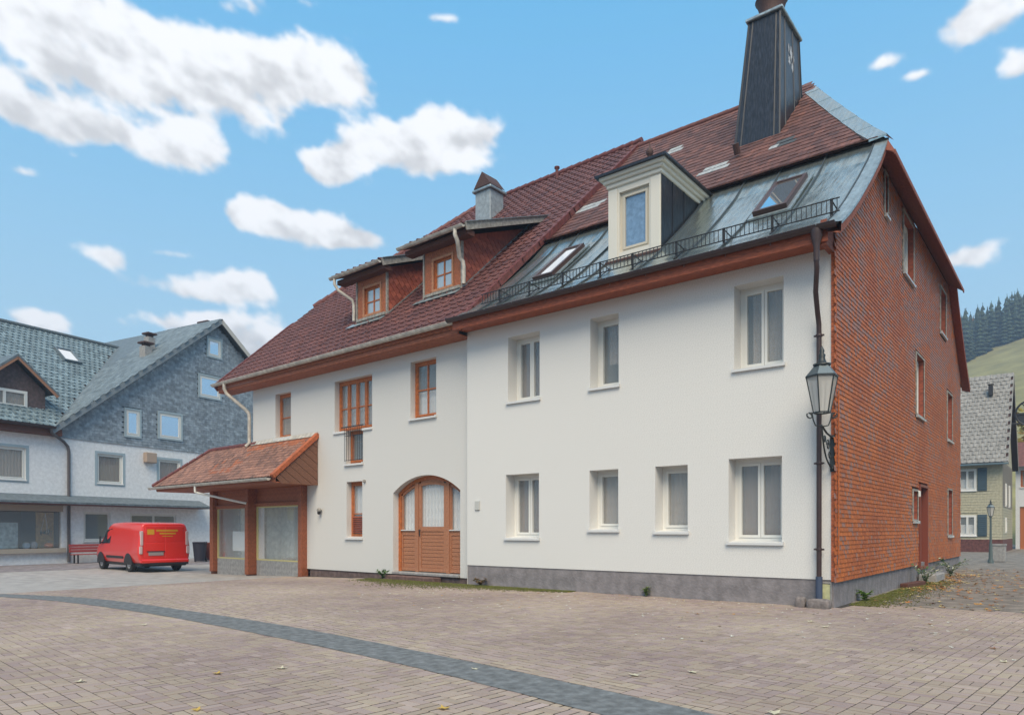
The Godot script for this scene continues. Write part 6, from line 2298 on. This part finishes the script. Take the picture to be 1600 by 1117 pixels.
func broad_tree(called: String, label: String, at: Vector3, h: float, col: Color, n: int, group: String) -> void:
	var t := thing(called, label, "tree", at, 0.0, group)
	var mb := MB.new()
	mb.tube([Vector3.ZERO, Vector3(0.1, h * 0.25, 0), Vector3(0, h * 0.5, 0.1), Vector3(0.1, h * 0.8, 0)], [h * 0.025, h * 0.02, h * 0.014, h * 0.004], 8)
	var r := RandomNumberGenerator.new()
	r.seed = int(at.x * 31 + at.z * 7) & 0xffff
	var tips := []
	for k in 14:
		var a := r.randf() * TAU
		var y0 := h * r.randf_range(0.25, 0.6)
		var e := Vector3(cos(a) * h * r.randf_range(0.12, 0.26), y0 + h * r.randf_range(0.08, 0.32), sin(a) * h * r.randf_range(0.12, 0.26))
		mb.tube([Vector3(0.05, y0, 0), e.lerp(Vector3(0, y0, 0), 0.5) + Vector3(0, 0.1, 0), e], [h * 0.01, h * 0.006, h * 0.002], 5)
		tips.append(e)
	part(t, "trunk", mb, mats["wood_grey"])
	var xf := []
	var cols := []
	for k in n:
		var c: Vector3 = tips[k % tips.size()] if k % 5 else Vector3(0, h * r.randf_range(0.45, 0.85), 0)
		var dv := Vector3(r.randfn(), r.randfn() * 0.8, r.randfn()) * h * 0.075
		var s := r.randf_range(0.7, 1.3)
		xf.append(Transform3D(Basis(Vector3(r.randfn(), r.randfn(), r.randfn()).normalized(), r.randf() * TAU).scaled(Vector3.ONE * s), c + dv))
		var f := r.randf_range(0.6, 1.3)
		cols.append(Color(col.r * f, col.g * f * r.randf_range(0.85, 1.1), col.b * f))
	stuff(t, "crown", leaf_mesh(h * 0.055), xf, cols, mats["leaf_plain"])


# ---------------------------------------------------------------- lamps, bench, bins
func lantern(t: Node3D, y: float, s: float) -> void:
	# six-sided lantern: glass, ribs, roof, cap, finial; y is its lower rim
	var rib := mat("lantern_iron", Color(0.035, 0.04, 0.042), 0.45, {"metal": 0.3})
	var lo := []
	var hi := []
	for k in 6:
		var a := TAU * (k + 0.5) / 6
		lo.append(Vector3(cos(a) * 0.125, y / s, sin(a) * 0.125) * s)
		hi.append(Vector3(cos(a) * 0.235, y / s + 0.56, sin(a) * 0.235) * s)
	var up := Vector3(0, s, 0)
	for k in 6:
		var j := (k + 1) % 6
		var mb := MB.new()
		mb.quad(lo[k], lo[j], hi[j], hi[k])
		part(t, "glass_pane", mb, mat("milk_glass", Color(0.62, 0.6, 0.56), 0.3, {"alpha": 0.62}))
		mb = MB.new()
		mb.beam(lo[k], hi[k], 0.016 * s, 0.016 * s)
		mb.beam(lo[k], lo[j], 0.02 * s, 0.02 * s)
		mb.beam(hi[k], hi[j], 0.024 * s, 0.03 * s)
		part(t, "rib", mb, rib)
	var c := Vector3(0, y, 0)
	for k in 6:
		var j := (k + 1) % 6
		var mb := MB.new()
		var a0: Vector3 = (hi[k] - Vector3(0, hi[k].y, 0)) * 1.05 + Vector3(0, y + 0.57 * s, 0)
		var a1: Vector3 = (hi[j] - Vector3(0, hi[j].y, 0)) * 1.05 + Vector3(0, y + 0.57 * s, 0)
		var b0: Vector3 = (hi[k] - Vector3(0, hi[k].y, 0)) * 0.46 + Vector3(0, y + 0.74 * s, 0)
		var b1: Vector3 = (hi[j] - Vector3(0, hi[j].y, 0)) * 0.46 + Vector3(0, y + 0.74 * s, 0)
		mb.quad(a1, a0, b0, b1)
		part(t, "roof_panel", mb, mat("lantern_roof", Color(0.16, 0.19, 0.2), 0.4, {"metal": 0.6}))
	var mb := MB.new()
	mb.lathe([Vector2(0.13 * s, y + 0.735 * s), Vector2(0.135 * s, y + 0.76 * s), Vector2(0.07 * s, y + 0.78 * s), Vector2(0.045 * s, y + 0.86 * s), Vector2(0.055 * s, y + 0.9 * s), Vector2(0.03 * s, y + 0.93 * s), Vector2(0.04 * s, y + 0.97 * s), Vector2(0.003 * s, y + 1.05 * s)], 14)
	part(t, "finial", mb, rib)


func make_street_things() -> void:
	var iron := mat("lantern_iron", Color(0.035, 0.04, 0.042), 0.45, {"metal": 0.3})
	var t := thing("wall_lantern", "old six sided street lantern on scrolled iron bracket at the shingled house corner", "lamp", Vector3(-0.02, 3.0, 0.66))
	lantern(t, 0.42, 1.1)
	# cradle: two curled arms under the lantern
	for s in [-1.0, 1.0]:
		var mb := MB.new()
		var pts := [Vector3(0, 0.18, 0), Vector3(s * 0.11, 0.2, 0), Vector3(s * 0.15, 0.3, 0), Vector3(s * 0.17, 0.42, 0)]
		for k in 11:
			var a := PI * 0.5 - TAU * k / 11.0
			pts.append(Vector3(s * (0.19 + 0.045 - cos(a + 0.3) * 0.045 - 0.02), 0.37 + sin(a) * 0.045, 0))
		mb.tube(pts, 0.012, 6)
		var o := part(t, "cradle_arm", mb, iron)
		o.rotation.y = 0.66
	# bracket to the corner: top bar, curved stay, scrolls, wall plate
	var mb := MB.new()
	mb.tube([Vector3(0, 0.2, 0.03), Vector3(0, 0.1, -0.3), Vector3(0.02, 0.04, -0.62)], 0.018, 8)
	part(t, "bracket_bar", mb, iron)
	mb = MB.new()
	var cp := []
	for k in 12:
		var u := k / 11.0
		cp.append(Vector3(0, lerpf(0.16, -0.5, u), lerpf(0.0, -0.6, u)) + Vector3(0, -0.1, 0.1) * sin(PI * u))
	mb.tube(cp, 0.015, 8)
	part(t, "bracket_stay", mb, iron)
	for q in [[-0.18, -0.02, 0.07], [-0.38, -0.1, 0.1], [-0.48, -0.28, 0.075]]:
		mb = MB.new()
		var sp := []
		for k in 20:
			var a := 0.5 * k
			var rr: float = q[2] * (1.0 - k / 26.0)
			sp.append(Vector3(0, q[1] + sin(a) * rr, q[0] + cos(a) * rr))
		mb.tube(sp, 0.011, 6)
		part(t, "scroll", mb, iron)
	mb = MB.new()
	mb.cbox(Vector3(-0.03, -0.56, -0.645), Vector3(0.05, 0.1, -0.615), 0.008)
	mb.lathe([Vector2(0.0, -0.03), Vector2(0.045, -0.02), Vector2(0.045, 0.02), Vector2(0.0, 0.03)], 10, Vector3(0.02, 0.05, -0.61))
	mb.lathe([Vector2(0.0, -0.03), Vector2(0.045, -0.02), Vector2(0.045, 0.02), Vector2(0.0, 0.03)], 10, Vector3(0.02, -0.5, -0.61))
	part(t, "wall_plate", mb, iron)

	var p := thing("street_lamp", "grey green lamp post with lantern before the cream house", "lamp", Vector3(0.49, 0, -22.45))
	mb = MB.new()
	mb.lathe([Vector2(0.11, 0), Vector2(0.11, 0.1), Vector2(0.075, 0.2), Vector2(0.06, 0.8), Vector2(0.045, 0.85), Vector2(0.035, 1.9), Vector2(0.06, 1.95), Vector2(0.03, 2.0)], 12)
	part(p, "post", mb, mat("post_green", Color(0.09, 0.12, 0.12), 0.5))
	lantern(p, 1.98, 0.66)
	var b := thing("concrete_planter", "plain grey concrete planter block beside the lamp post", "planter", Vector3(0.62, 0, -24.2))
	mb = MB.new()
	mb.cbox(Vector3(-0.22, 0, -0.25), Vector3(0.28, 0.74, 0.25), 0.03)
	part(b, "block", mb, mats["concrete"])
	mb = MB.new()
	mb.ring(-0.24, -0.27, 0.30, 0.27, 0.06, 0.0, 0.07)
	var o := part(b, "rim", mb, mats["concrete"])
	o.rotation.x = -PI / 2
	o.position.y = 0.72

	var y0 := -0.26
	var bn := thing("bench", "red slatted bench against the slate house wall", "bench", Vector3(-35.8, y0, -1.3), deg_to_rad(100.34))
	for k in 3:
		mb = MB.new()
		mb.cbox(Vector3(-1.1, 0.55 + k * 0.14, 0.1 - k * 0.02), Vector3(0.9, 0.67 + k * 0.14, 0.14 - k * 0.02), 0.01)
		part(bn, "back_slat", mb, mat("bench_red", Color(0.36, 0.05, 0.04), 0.5))
		mb = MB.new()
		mb.cbox(Vector3(-1.1, 0.43, 0.18 + k * 0.14), Vector3(0.9, 0.47, 0.3 + k * 0.14), 0.01)
		part(bn, "seat_slat", mb, mats["bench_red"])
	for x in [-0.9, 0.7]:
		for z in [0.2, 0.52]:
			mb = MB.new()
			mb.cbox(Vector3(x - 0.03, 0, z - 0.03), Vector3(x + 0.03, 0.43, z + 0.03), 0.006)
			part(bn, "leg", mb, mats["black_iron"])
	for q in [[-32.25, -5.2, "black wheeled refuse bin by the slate house wall", Color(0.03, 0.03, 0.045), 1.05], [-32.75, -6.05, "dark red wheeled refuse bin beside the black one", Color(0.16, 0.04, 0.03), 1.0]]:
		var bi := thing("refuse_bin", q[2], "bin", Vector3(q[0], y0, q[1]), 0.9, "wheeled refuse bins")
		var m := mat("bin_" + str(q[4]), q[3], 0.5)
		mb = MB.new()
		mb.loft([PackedVector3Array([Vector3(-0.22, 0.06, -0.25), Vector3(-0.22, 0.06, 0.25), Vector3(0.22, 0.06, 0.25), Vector3(0.22, 0.06, -0.25)]), PackedVector3Array([Vector3(-0.29, q[4] - 0.08, -0.35), Vector3(-0.29, q[4] - 0.08, 0.33), Vector3(0.29, q[4] - 0.08, 0.33), Vector3(0.29, q[4] - 0.08, -0.35)])])
		part(bi, "body", mb, m)
		mb = MB.new()
		mb.cbox(Vector3(-0.31, q[4] - 0.08, -0.38), Vector3(0.31, q[4], 0.37), 0.03)
		part(bi, "lid", mb, m)
		for s in [-1.0, 1.0]:
			mb = MB.new()
			mb.lathe([Vector2(0.02, -0.03), Vector2(0.1, -0.03), Vector2(0.1, 0.03), Vector2(0.02, 0.03)], 14)
			var wo := part(bi, "wheel", mb, mats["black_iron"])
			wo.rotation.z = PI / 2
			wo.position = Vector3(s * 0.27, 0.1, -0.27)


# ---------------------------------------------------------------- van
func make_van() -> void:
	var t := thing("delivery_van", "red delivery van with yellow lettering parked before the slate house", "van", Vector3(-25.8, -0.26, 0.1), deg_to_rad(176.0))
	var red := mat("van_red", Color(0.72, 0.028, 0.018), 0.3, {"clear": 0.8})
	# stations along the body: x, bottom, belt height, roof, half widths low, belt, roof
	var st := [
		[-1.04, 0.45, 1.0, 1.55, 0.86, 0.9, 0.76], [-1.02, 0.38, 1.0, 1.86, 0.92, 0.97, 0.80], [-0.95, 0.34, 1.0, 1.93, 0.93, 0.99, 0.82], [0.0, 0.32, 1.0, 1.97, 0.94, 1.0, 0.83],
		[1.2, 0.32, 1.0, 1.98, 0.94, 1.0, 0.83], [2.2, 0.32, 1.0, 1.96, 0.94, 1.0, 0.82], [2.55, 0.32, 1.0, 1.88, 0.94, 1.0, 0.8], [2.9, 0.32, 1.0, 1.62, 0.94, 0.99, 0.8], [3.25, 0.32, 0.98, 1.32, 0.93, 0.98, 0.82], [3.6, 0.33, 0.9, 1.18, 0.92, 0.96, 0.8], [3.9, 0.35, 0.78, 1.0, 0.86, 0.9, 0.72], [4.02, 0.42, 0.66, 0.84, 0.74, 0.76, 0.6],
	]
	var rings := []
	for s in st:
		var half := [Vector2(s[4] * 0.9, s[1]), Vector2(s[4], s[1] + 0.08), Vector2(s[5], lerpf(s[1], s[2], 0.55)), Vector2(s[5], s[2]), Vector2(lerpf(s[5], s[6], 0.45), lerpf(s[2], s[3], 0.62)), Vector2(lerpf(s[5], s[6], 0.82), s[3] - 0.1), Vector2(s[6] - 0.04, s[3] - 0.025), Vector2(s[6] - 0.18, s[3])]
		var ring_ := PackedVector3Array()
		for p in half:
			ring_.append(Vector3(s[0], p.y, p.x))
		half.reverse()
		for p in half:
			ring_.append(Vector3(s[0], p.y, -p.x))
		rings.append(ring_)
	var mb := MB.new()
	mb.loft(rings)
	part(t, "body", mb, red)
	mb = MB.new()
	mb.cbox(Vector3(-1.0, 0.24, -0.88), Vector3(3.9, 0.42, 0.88), 0.04)
	part(t, "underbody", mb, mats["black_iron"])
	mb = MB.new()
	mb.cbox(Vector3(-1.12, 0.36, -0.93), Vector3(-0.9, 0.52, 0.93), 0.04)
	part(t, "rear_bumper", mb, red)
	mb = MB.new()
	mb.cbox(Vector3(-1.125, 0.30, -0.6), Vector3(-1.0, 0.375, 0.9), 0.02)
	part(t, "bumper_trim", mb, mats["black_iron"])
	# rear doors: panels with a shut line and a pressed upper field
	for s in [-1.0, 1.0]:
		mb = MB.new()
		var z0: float = 0.012 if s > 0 else -0.78
		var z1: float = 0.78 if s > 0 else -0.012
		mb.cbox(Vector3(-1.05, 0.56, z0), Vector3(-1.02, 1.16, z1), 0.012)
		mb.cbox(Vector3(-1.047, 1.19, z0 + (0.0 if s > 0 else 0.06)), Vector3(-1.005, 1.8, z1 - (0.06 if s > 0 else 0.0)), 0.012)
		part(t, "rear_door", mb, red)
		mb = MB.new()
		mb.cbox(Vector3(-1.065, 1.05, s * 0.86 - 0.055), Vector3(-0.95, 1.62, s * 0.86 + 0.055), 0.02)
		var tl := part(t, "tail_light", mb, mat("lamp_pale", Color(0.55, 0.42, 0.42), 0.2))
		mb = MB.new()
		mb.cbox(Vector3(-1.075, 0.72, s * 0.89 - 0.06), Vector3(-0.97, 1.03, s * 0.89 + 0.06), 0.02)
		part(t, "tail_light", mb, mats["lamp_pale"])
	mb = MB.new()
	mb.cbox(Vector3(-1.075, 0.66, -0.62), Vector3(-1.05, 0.8, -0.05), 0.01)
	part(t, "number_plate", mb, mat("plate_blank", Color(0.3, 0.25, 0.25), 0.5))
	mb = MB.new()
	mb.cbox(Vector3(-1.085, 0.8, -0.68), Vector3(-1.05, 0.84, 0.0), 0.01)
	part(t, "plate_light_bar", mb, mats["black_iron"])
	# lettering, too blurred in the street to read: bars of print
	var ye := mat("print_yellow", Color(0.62, 0.32, 0.02), 0.4)
	mb = MB.new()
	for a in [[1.48, 1.68, -0.66, -0.4], [1.6, 1.67, -0.33, 0.5], [1.49, 1.55, -0.2, 0.42], [1.4, 1.43, -0.1, 0.3]]:
		mb.box(Vector3(-1.054, a[0], a[2]), Vector3(-1.046, a[1], a[3]))
	part(t, "print", mb, ye)
	mb = MB.new()
	for a in [[-0.1, 1.9, 1.5, 1.58], [0.1, 1.3, 1.36, 1.42], [1.75, 1.95, 1.3, 1.58]]:
		for k in 2:
			var zz := -0.935 if k == 0 else 0.0
		mb.quad(Vector3(a[1], a[2], -0.99 + (a[2] - 1.0) * 0.13), Vector3(a[0], a[2], -0.99 + (a[2] - 1.0) * 0.13), Vector3(a[0], a[3], -0.99 + (a[3] - 1.0) * 0.13), Vector3(a[1], a[3], -0.99 + (a[3] - 1.0) * 0.13))
	part(t, "print", mb, ye)
	# cab windows, mirrors, side strip
	for s in [-1.0, 1.0]:
		mb = MB.new()
		var q := [Vector3(2.0, 1.12, 0.995 * s), Vector3(3.0, 1.1, 0.985 * s), Vector3(2.62, 1.66, 0.89 * s), Vector3(2.0, 1.72, 0.895 * s)]
		mb.quad(q[0], q[1], q[2], q[3])
		part(t, "cab_window", mb, mat("tinted", Color(0.02, 0.025, 0.03), 0.05, {"spec": 0.7}))
		mb = MB.new()
		mb.cbox(Vector3(2.75, 1.08, s * 1.05 - 0.05), Vector3(2.95, 1.4, s * 1.15 + 0.07), 0.04)
		mb.beam(Vector3(2.85, 1.15, s * 0.95), Vector3(2.85, 1.15, s * 1.12), 0.05, 0.05)
		part(t, "mirror", mb, mats["black_iron"])
		mb = MB.new()
		mb.cbox(Vector3(0.55, 0.52, s * 0.985 - 0.012), Vector3(2.45, 0.62, s * 0.985 + 0.012), 0.006)
		part(t, "side_strip", mb, mats["black_iron"])
	mb = MB.new()
	mb.quad(Vector3(3.22, 1.36, -0.76), Vector3(3.22, 1.36, 0.76), Vector3(2.57, 1.9, 0.7), Vector3(2.57, 1.9, -0.7))
	part(t, "windscreen", mb, mats["tinted"])
	for x in [0.0, 3.1]:
		for s in [-1.0, 1.0]:
			var wn := sub(t, "wheel", Vector3(x, 0.34, s * 0.86))
			wn.rotation.x = PI / 2 * s
			mb = MB.new()
			mb.lathe([Vector2(0.2, -0.1), Vector2(0.31, -0.1), Vector2(0.34, -0.07), Vector2(0.34, 0.08), Vector2(0.31, 0.115), Vector2(0.22, 0.115), Vector2(0.2, 0.1)], 28, Vector3.ZERO, false)
			part(wn, "tyre", mb, mat("tyre", Color(0.02, 0.02, 0.02), 0.9))
			mb = MB.new()
			mb.lathe([Vector2(0.215, 0.1), Vector2(0.2, 0.085), Vector2(0.14, 0.1), Vector2(0.06, 0.115), Vector2(0.01, 0.115)], 28)
			part(wn, "rim", mb, mat("rim_silver", Color(0.45, 0.46, 0.48), 0.35, {"metal": 0.6}))
			mb = MB.new()
			for k in 6:
				var a := TAU * k / 6
				mb.cbox(Vector3(cos(a) * 0.12 - 0.02, 0.098, sin(a) * 0.12 - 0.02), Vector3(cos(a) * 0.12 + 0.02, 0.112, sin(a) * 0.12 + 0.02), 0.004)
			part(wn, "vent", mb, mats["black_iron"])
		# dark wheel arches
	for x in [0.0, 3.1]:
		for s in [-1.0, 1.0]:
			mb = MB.new()
			var poly := PackedVector2Array()
			for k in 17:
				var a := PI * k / 16.0
				poly.append(Vector2(x + cos(a) * 0.43, 0.3 + sin(a) * 0.45))
			mb.slab(poly, 0.01, Transform3D(Basis(), Vector3(0, 0, s * 0.993)))
			part(t, "wheel_arch", mb, mats["black_iron"])


# ---------------------------------------------------------------- stones, plants, leaves
func stone(called: String, label: String, lo: Vector3, hi: Vector3, rough: float, at: Vector3, seed_: int) -> void:
	var f := FastNoiseLite.new()
	f.seed = seed_
	f.frequency = 3.0
	var mb := MB.new()
	var rings := []
	var m := (lo + hi) / 2
	var h := (hi - lo) / 2
	for r in 9:
		var v := -PI / 2 + PI * r / 8.0
		var ring_ := PackedVector3Array()
		for s in 20:
			var a := -TAU * s / 20
			var d := Vector3(cos(a) * cos(v), sin(v), sin(a) * cos(v))
			var e := Vector3(signf(d.x) * pow(absf(d.x), 0.45), signf(d.y) * pow(absf(d.y), 0.5), signf(d.z) * pow(absf(d.z), 0.45))
			var p := m + e * h
			ring_.append(p * (1.0 + rough * f.get_noise_3d(p.x, p.y, p.z)))
		rings.append(ring_)
	mb.loft(rings)
	var o := part(self, called, mb, mat("guard_stone", Color(0.22, 0.19, 0.18), 0.95, {"tex": "stain", "scale": 2.0, "bump": "grit_bump", "bump_scale": 1.0}))
	o.position = at
	tag(o, label, "stone")


func leafy_plant(called: String, label: String, at: Vector3, h: float, spread: float, stems: int, col: Color, pale: float, seed_: int, group := "") -> void:
	var t := thing(called, label, "plant", at, 0.0, group)
	var r := RandomNumberGenerator.new()
	r.seed = seed_
	var mb := MB.new()
	var xf := []
	var cols := []
	for s in stems:
		var a := TAU * s / stems + r.randf() * 0.8
		var e := Vector3(cos(a) * spread * r.randf_range(0.4, 1.0), h * r.randf_range(0.6, 1.0), sin(a) * spread * r.randf_range(0.4, 1.0))
		var c := Vector3(e.x * 0.25, h * 0.55, e.z * 0.25)
		mb.tube([Vector3.ZERO, c, e], [0.007, 0.005, 0.003], 5)
		for k in 11:
			var u := (k + 1.5) / 12.0
			var p := Vector3.ZERO.lerp(c, u).lerp(c.lerp(e, u), u)
			var yaw := r.randf() * TAU
			var b := Basis(Vector3.UP, yaw) * Basis(Vector3.RIGHT, r.randf_range(-0.7, 0.3))
			xf.append(Transform3D(b.scaled(Vector3.ONE * r.randf_range(0.7, 1.25)), p))
			var f := r.randf_range(0.7, 1.3)
			cols.append(Color(0.55, 0.58, 0.45) if r.randf() < pale else Color(col.r * f, col.g * f, col.b * f))
	part(t, "stem", mb, mat("stem_green", Color(0.09, 0.12, 0.04), 0.8))
	for k in xf.size():
		var key := "leaf_%d_%d" % [seed_, k % 4]
		if cols[k].r > 0.5:
			key = "leaf_pale"
		var o := part(t, "leaf", leaf_shape(0.11), mat(key, cols[k], 0.6, {"leaf": true}))
		o.transform = xf[k]


var leaf_cache := {}
func leaf_shape(s: float) -> ArrayMesh:
	if not leaf_cache.has(s):
		leaf_cache[s] = leaf_mesh(s)
	return leaf_cache[s]


func maple_leaf() -> ArrayMesh:
	var mb := MB.new()
	var n := 10
	var p := []
	for k in n:
		var a := TAU * k / n + PI / 2
		var rr := 0.05 if k % 2 == 0 else 0.024
		if k == 5:
			rr = 0.015
		p.append(Vector3(cos(a) * rr, 0.004 + (0.012 if k % 4 == 0 else 0.002), sin(a) * rr))
	for k in n:
		mb.tri(Vector3(0, 0.003, 0), p[(k + 1) % n], p[k])
	return mb.mesh()


func make_small_things() -> void:
	stone("guard_stone", "low rounded guard stone with mossy face left of the downpipe", Vector3(-0.09, -0.05, -0.1), Vector3(0.09, 0.19, 0.1), 0.25, Vector3(-0.52, 0, 0.16), 3)
	stone("corner_stone", "broad squared stone block under the downpipe at the house corner", Vector3(-0.2, -0.05, -0.13), Vector3(0.2, 0.17, 0.13), 0.08, Vector3(-0.2, 0, 0.17), 8)
	leafy_plant("variegated_plant", "green and white leafed plant in front of the side door step", Vector3(0.35, 0, -7.3), 0.55, 0.42, 9, Color(0.07, 0.14, 0.04), 0.3, 5)
	leafy_plant("variegated_plant", "low spreading white flecked plant beyond the side door step", Vector3(0.4, 0, -11.4), 0.6, 0.75, 14, Color(0.05, 0.1, 0.035), 0.3, 6)
	leafy_plant("weed_plant", "small green weed at the foot of the shingled gable", Vector3(0.14, 0, -1.7), 0.2, 0.14, 6, Color(0.1, 0.17, 0.03), 0.0, 7, "weeds along the walls")
	leafy_plant("weed_plant", "small green weed beside the arched door step", Vector3(-12.1, ground_y(-12.1), 0.02), 0.3, 0.25, 8, Color(0.07, 0.15, 0.03), 0.0, 8, "weeds along the walls")
	leafy_plant("weed_plant", "thin green shoots under the ground floor windows of white house", Vector3(-3.7, 0, 0.06), 0.2, 0.06, 3, Color(0.12, 0.17, 0.04), 0.0, 9, "weeds along the walls")
	leafy_plant("weed_plant", "low weed with reddish stem at the white house's left end", Vector3(-8.3, 0, 0.12), 0.22, 0.3, 7, Color(0.16, 0.1, 0.05), 0.0, 10, "weeds along the walls")
	var pk := thing("timber_plank", "short dark weathered plank lying before the plants by the side door", "plank", Vector3(0.22, 0.0, -6.4), 1.45)
	var mb := MB.new()
	mb.cbox(Vector3(-0.7, 0.0, -0.09), Vector3(0.7, 0.11, 0.09), 0.015)
	part(pk, "board", mb, mats["wood_dark"])
	# moss and low growth on the joints along the walls
	var r := RandomNumberGenerator.new()
	r.seed = 99
	var mm := MB.new()
	for k in 7:
		var a := TAU * k / 7
		var d := Vector3(cos(a), 0, sin(a))
		var s := Vector3(-sin(a), 0, cos(a)) * 0.004
		mm.tri(s, d * 0.018 + Vector3(0, 0.02, 0), -s)
	var xf := []
	var cols := []
	for k in 14000:
		var p := Vector3.ZERO
		var pick := r.randf()
		if pick < 0.62:
			p = Vector3(r.randf_range(-12.6, -5.5), 0, 0)
			p.z = absf(r.randfn(0, 0.75)) * (1.0 - absf(p.x + 9.5) / 5.0) + 0.05
		else:
			p = Vector3(0.1 + absf(r.randfn(0, 0.35)), 0, r.randf_range(-9.0, -0.6))
		p.y = ground_y(p.x) - 0.002
		if p.x < 0.1 and p.z < 0.04:
			continue
		xf.append(Transform3D(Basis(Vector3.UP, r.randf() * TAU).scaled(Vector3.ONE * r.randf_range(0.5, 1.6)), p))
		var f := r.randf_range(0.6, 1.3)
		cols.append(Color(0.17 * f, 0.18 * f, 0.045 * f))
	var ms := stuff(self, "moss", mm.mesh(), xf, cols, mat("moss_green", Color.WHITE, 0.95))
	tag(ms, "green moss and tufts growing in the paving joints along the walls", "moss", "", "stuff")
	# fallen leaves: the larger ones singly, the litter in the lane as one
	var lm := maple_leaf()
	var big := [[-1.28, 8.24, 0], [0.5, 7.03, 0], [0.13, 7.52, 0], [-3.09, 9.97, 1], [-2.83, 9.43, 0], [-3.73, 10.96, 0], [-1.89, 10.81, 1], [-0.42, 9.58, 1], [1.73, 1.49, 2], [0.59, 2.76, 0], [0.26, 2.3, 0], [1.65, 8.11, 0], [-7.17, 3.94, 1], [2.84, 4.46, 0], [2.67, 3.51, 2], [-1.5, 2.44, 2], [-7.29, 8.79, 0]]
	var lab := ["pale cream fallen leaf lying on the paving", "yellow fallen leaf lying on the paving", "brown fallen leaf lying on the paving"]
	var lcol := [Color(0.62, 0.56, 0.4), Color(0.55, 0.36, 0.08), Color(0.25, 0.11, 0.04)]
	for q in big:
		var o := part(self, "fallen_leaf", lm, mat("fallen_%d" % q[2], lcol[q[2]], 0.7, {"leaf": true}))
		o.position = Vector3(q[0], ground_y(q[0]) + 0.003, q[1])
		o.rotation.y = r.randf() * TAU
		o.scale = Vector3.ONE * r.randf_range(1.0, 1.5)
		tag(o, lab[q[2]], "leaf", ["cream leaves on the paving", "yellow leaves on the paving", "brown leaves on the paving"][q[2]])
	xf = []
	cols = []
	for k in 1500:
		var p: Vector3
		if k < 1150:
			p = Vector3(r.randf_range(0.2, 4.5), 0, r.randf_range(-17.0, -1.0))
			if r.randf() < 0.4:
				p.x = 0.15 + absf(r.randfn(0, 0.5))
				p.z = r.randf_range(-13.0, -5.0)
		else:
			p = Vector3(r.randf_range(-9.0, 3.5), 0, absf(r.randfn(0, 2.2)) + 0.2)
		p.y = ground_y(p.x) + 0.003
		var sc := r.randf_range(0.7, 1.5) if k < 1150 else r.randf_range(0.4, 0.75)
		xf.append(Transform3D((Basis(Vector3.UP, r.randf() * TAU) * Basis(Vector3.RIGHT, r.randf_range(-0.2, 0.2))).scaled(Vector3.ONE * sc), p))
		var c: Color = [Color(0.5, 0.2, 0.05), Color(0.55, 0.45, 0.2), Color(0.5, 0.26, 0.06), Color(0.3, 0.14, 0.05)][r.randi() % 4]
		if k >= 1150 and r.randf() < 0.8:
			c = Color(0.62, 0.6, 0.52)
		cols.append(c)
	var lf := stuff(self, "leaf_litter", lm, xf, cols, mat("litter", Color.WHITE, 0.8))
	tag(lf, "orange and pale leaf litter strewn over lane and square", "leaves", "", "stuff")
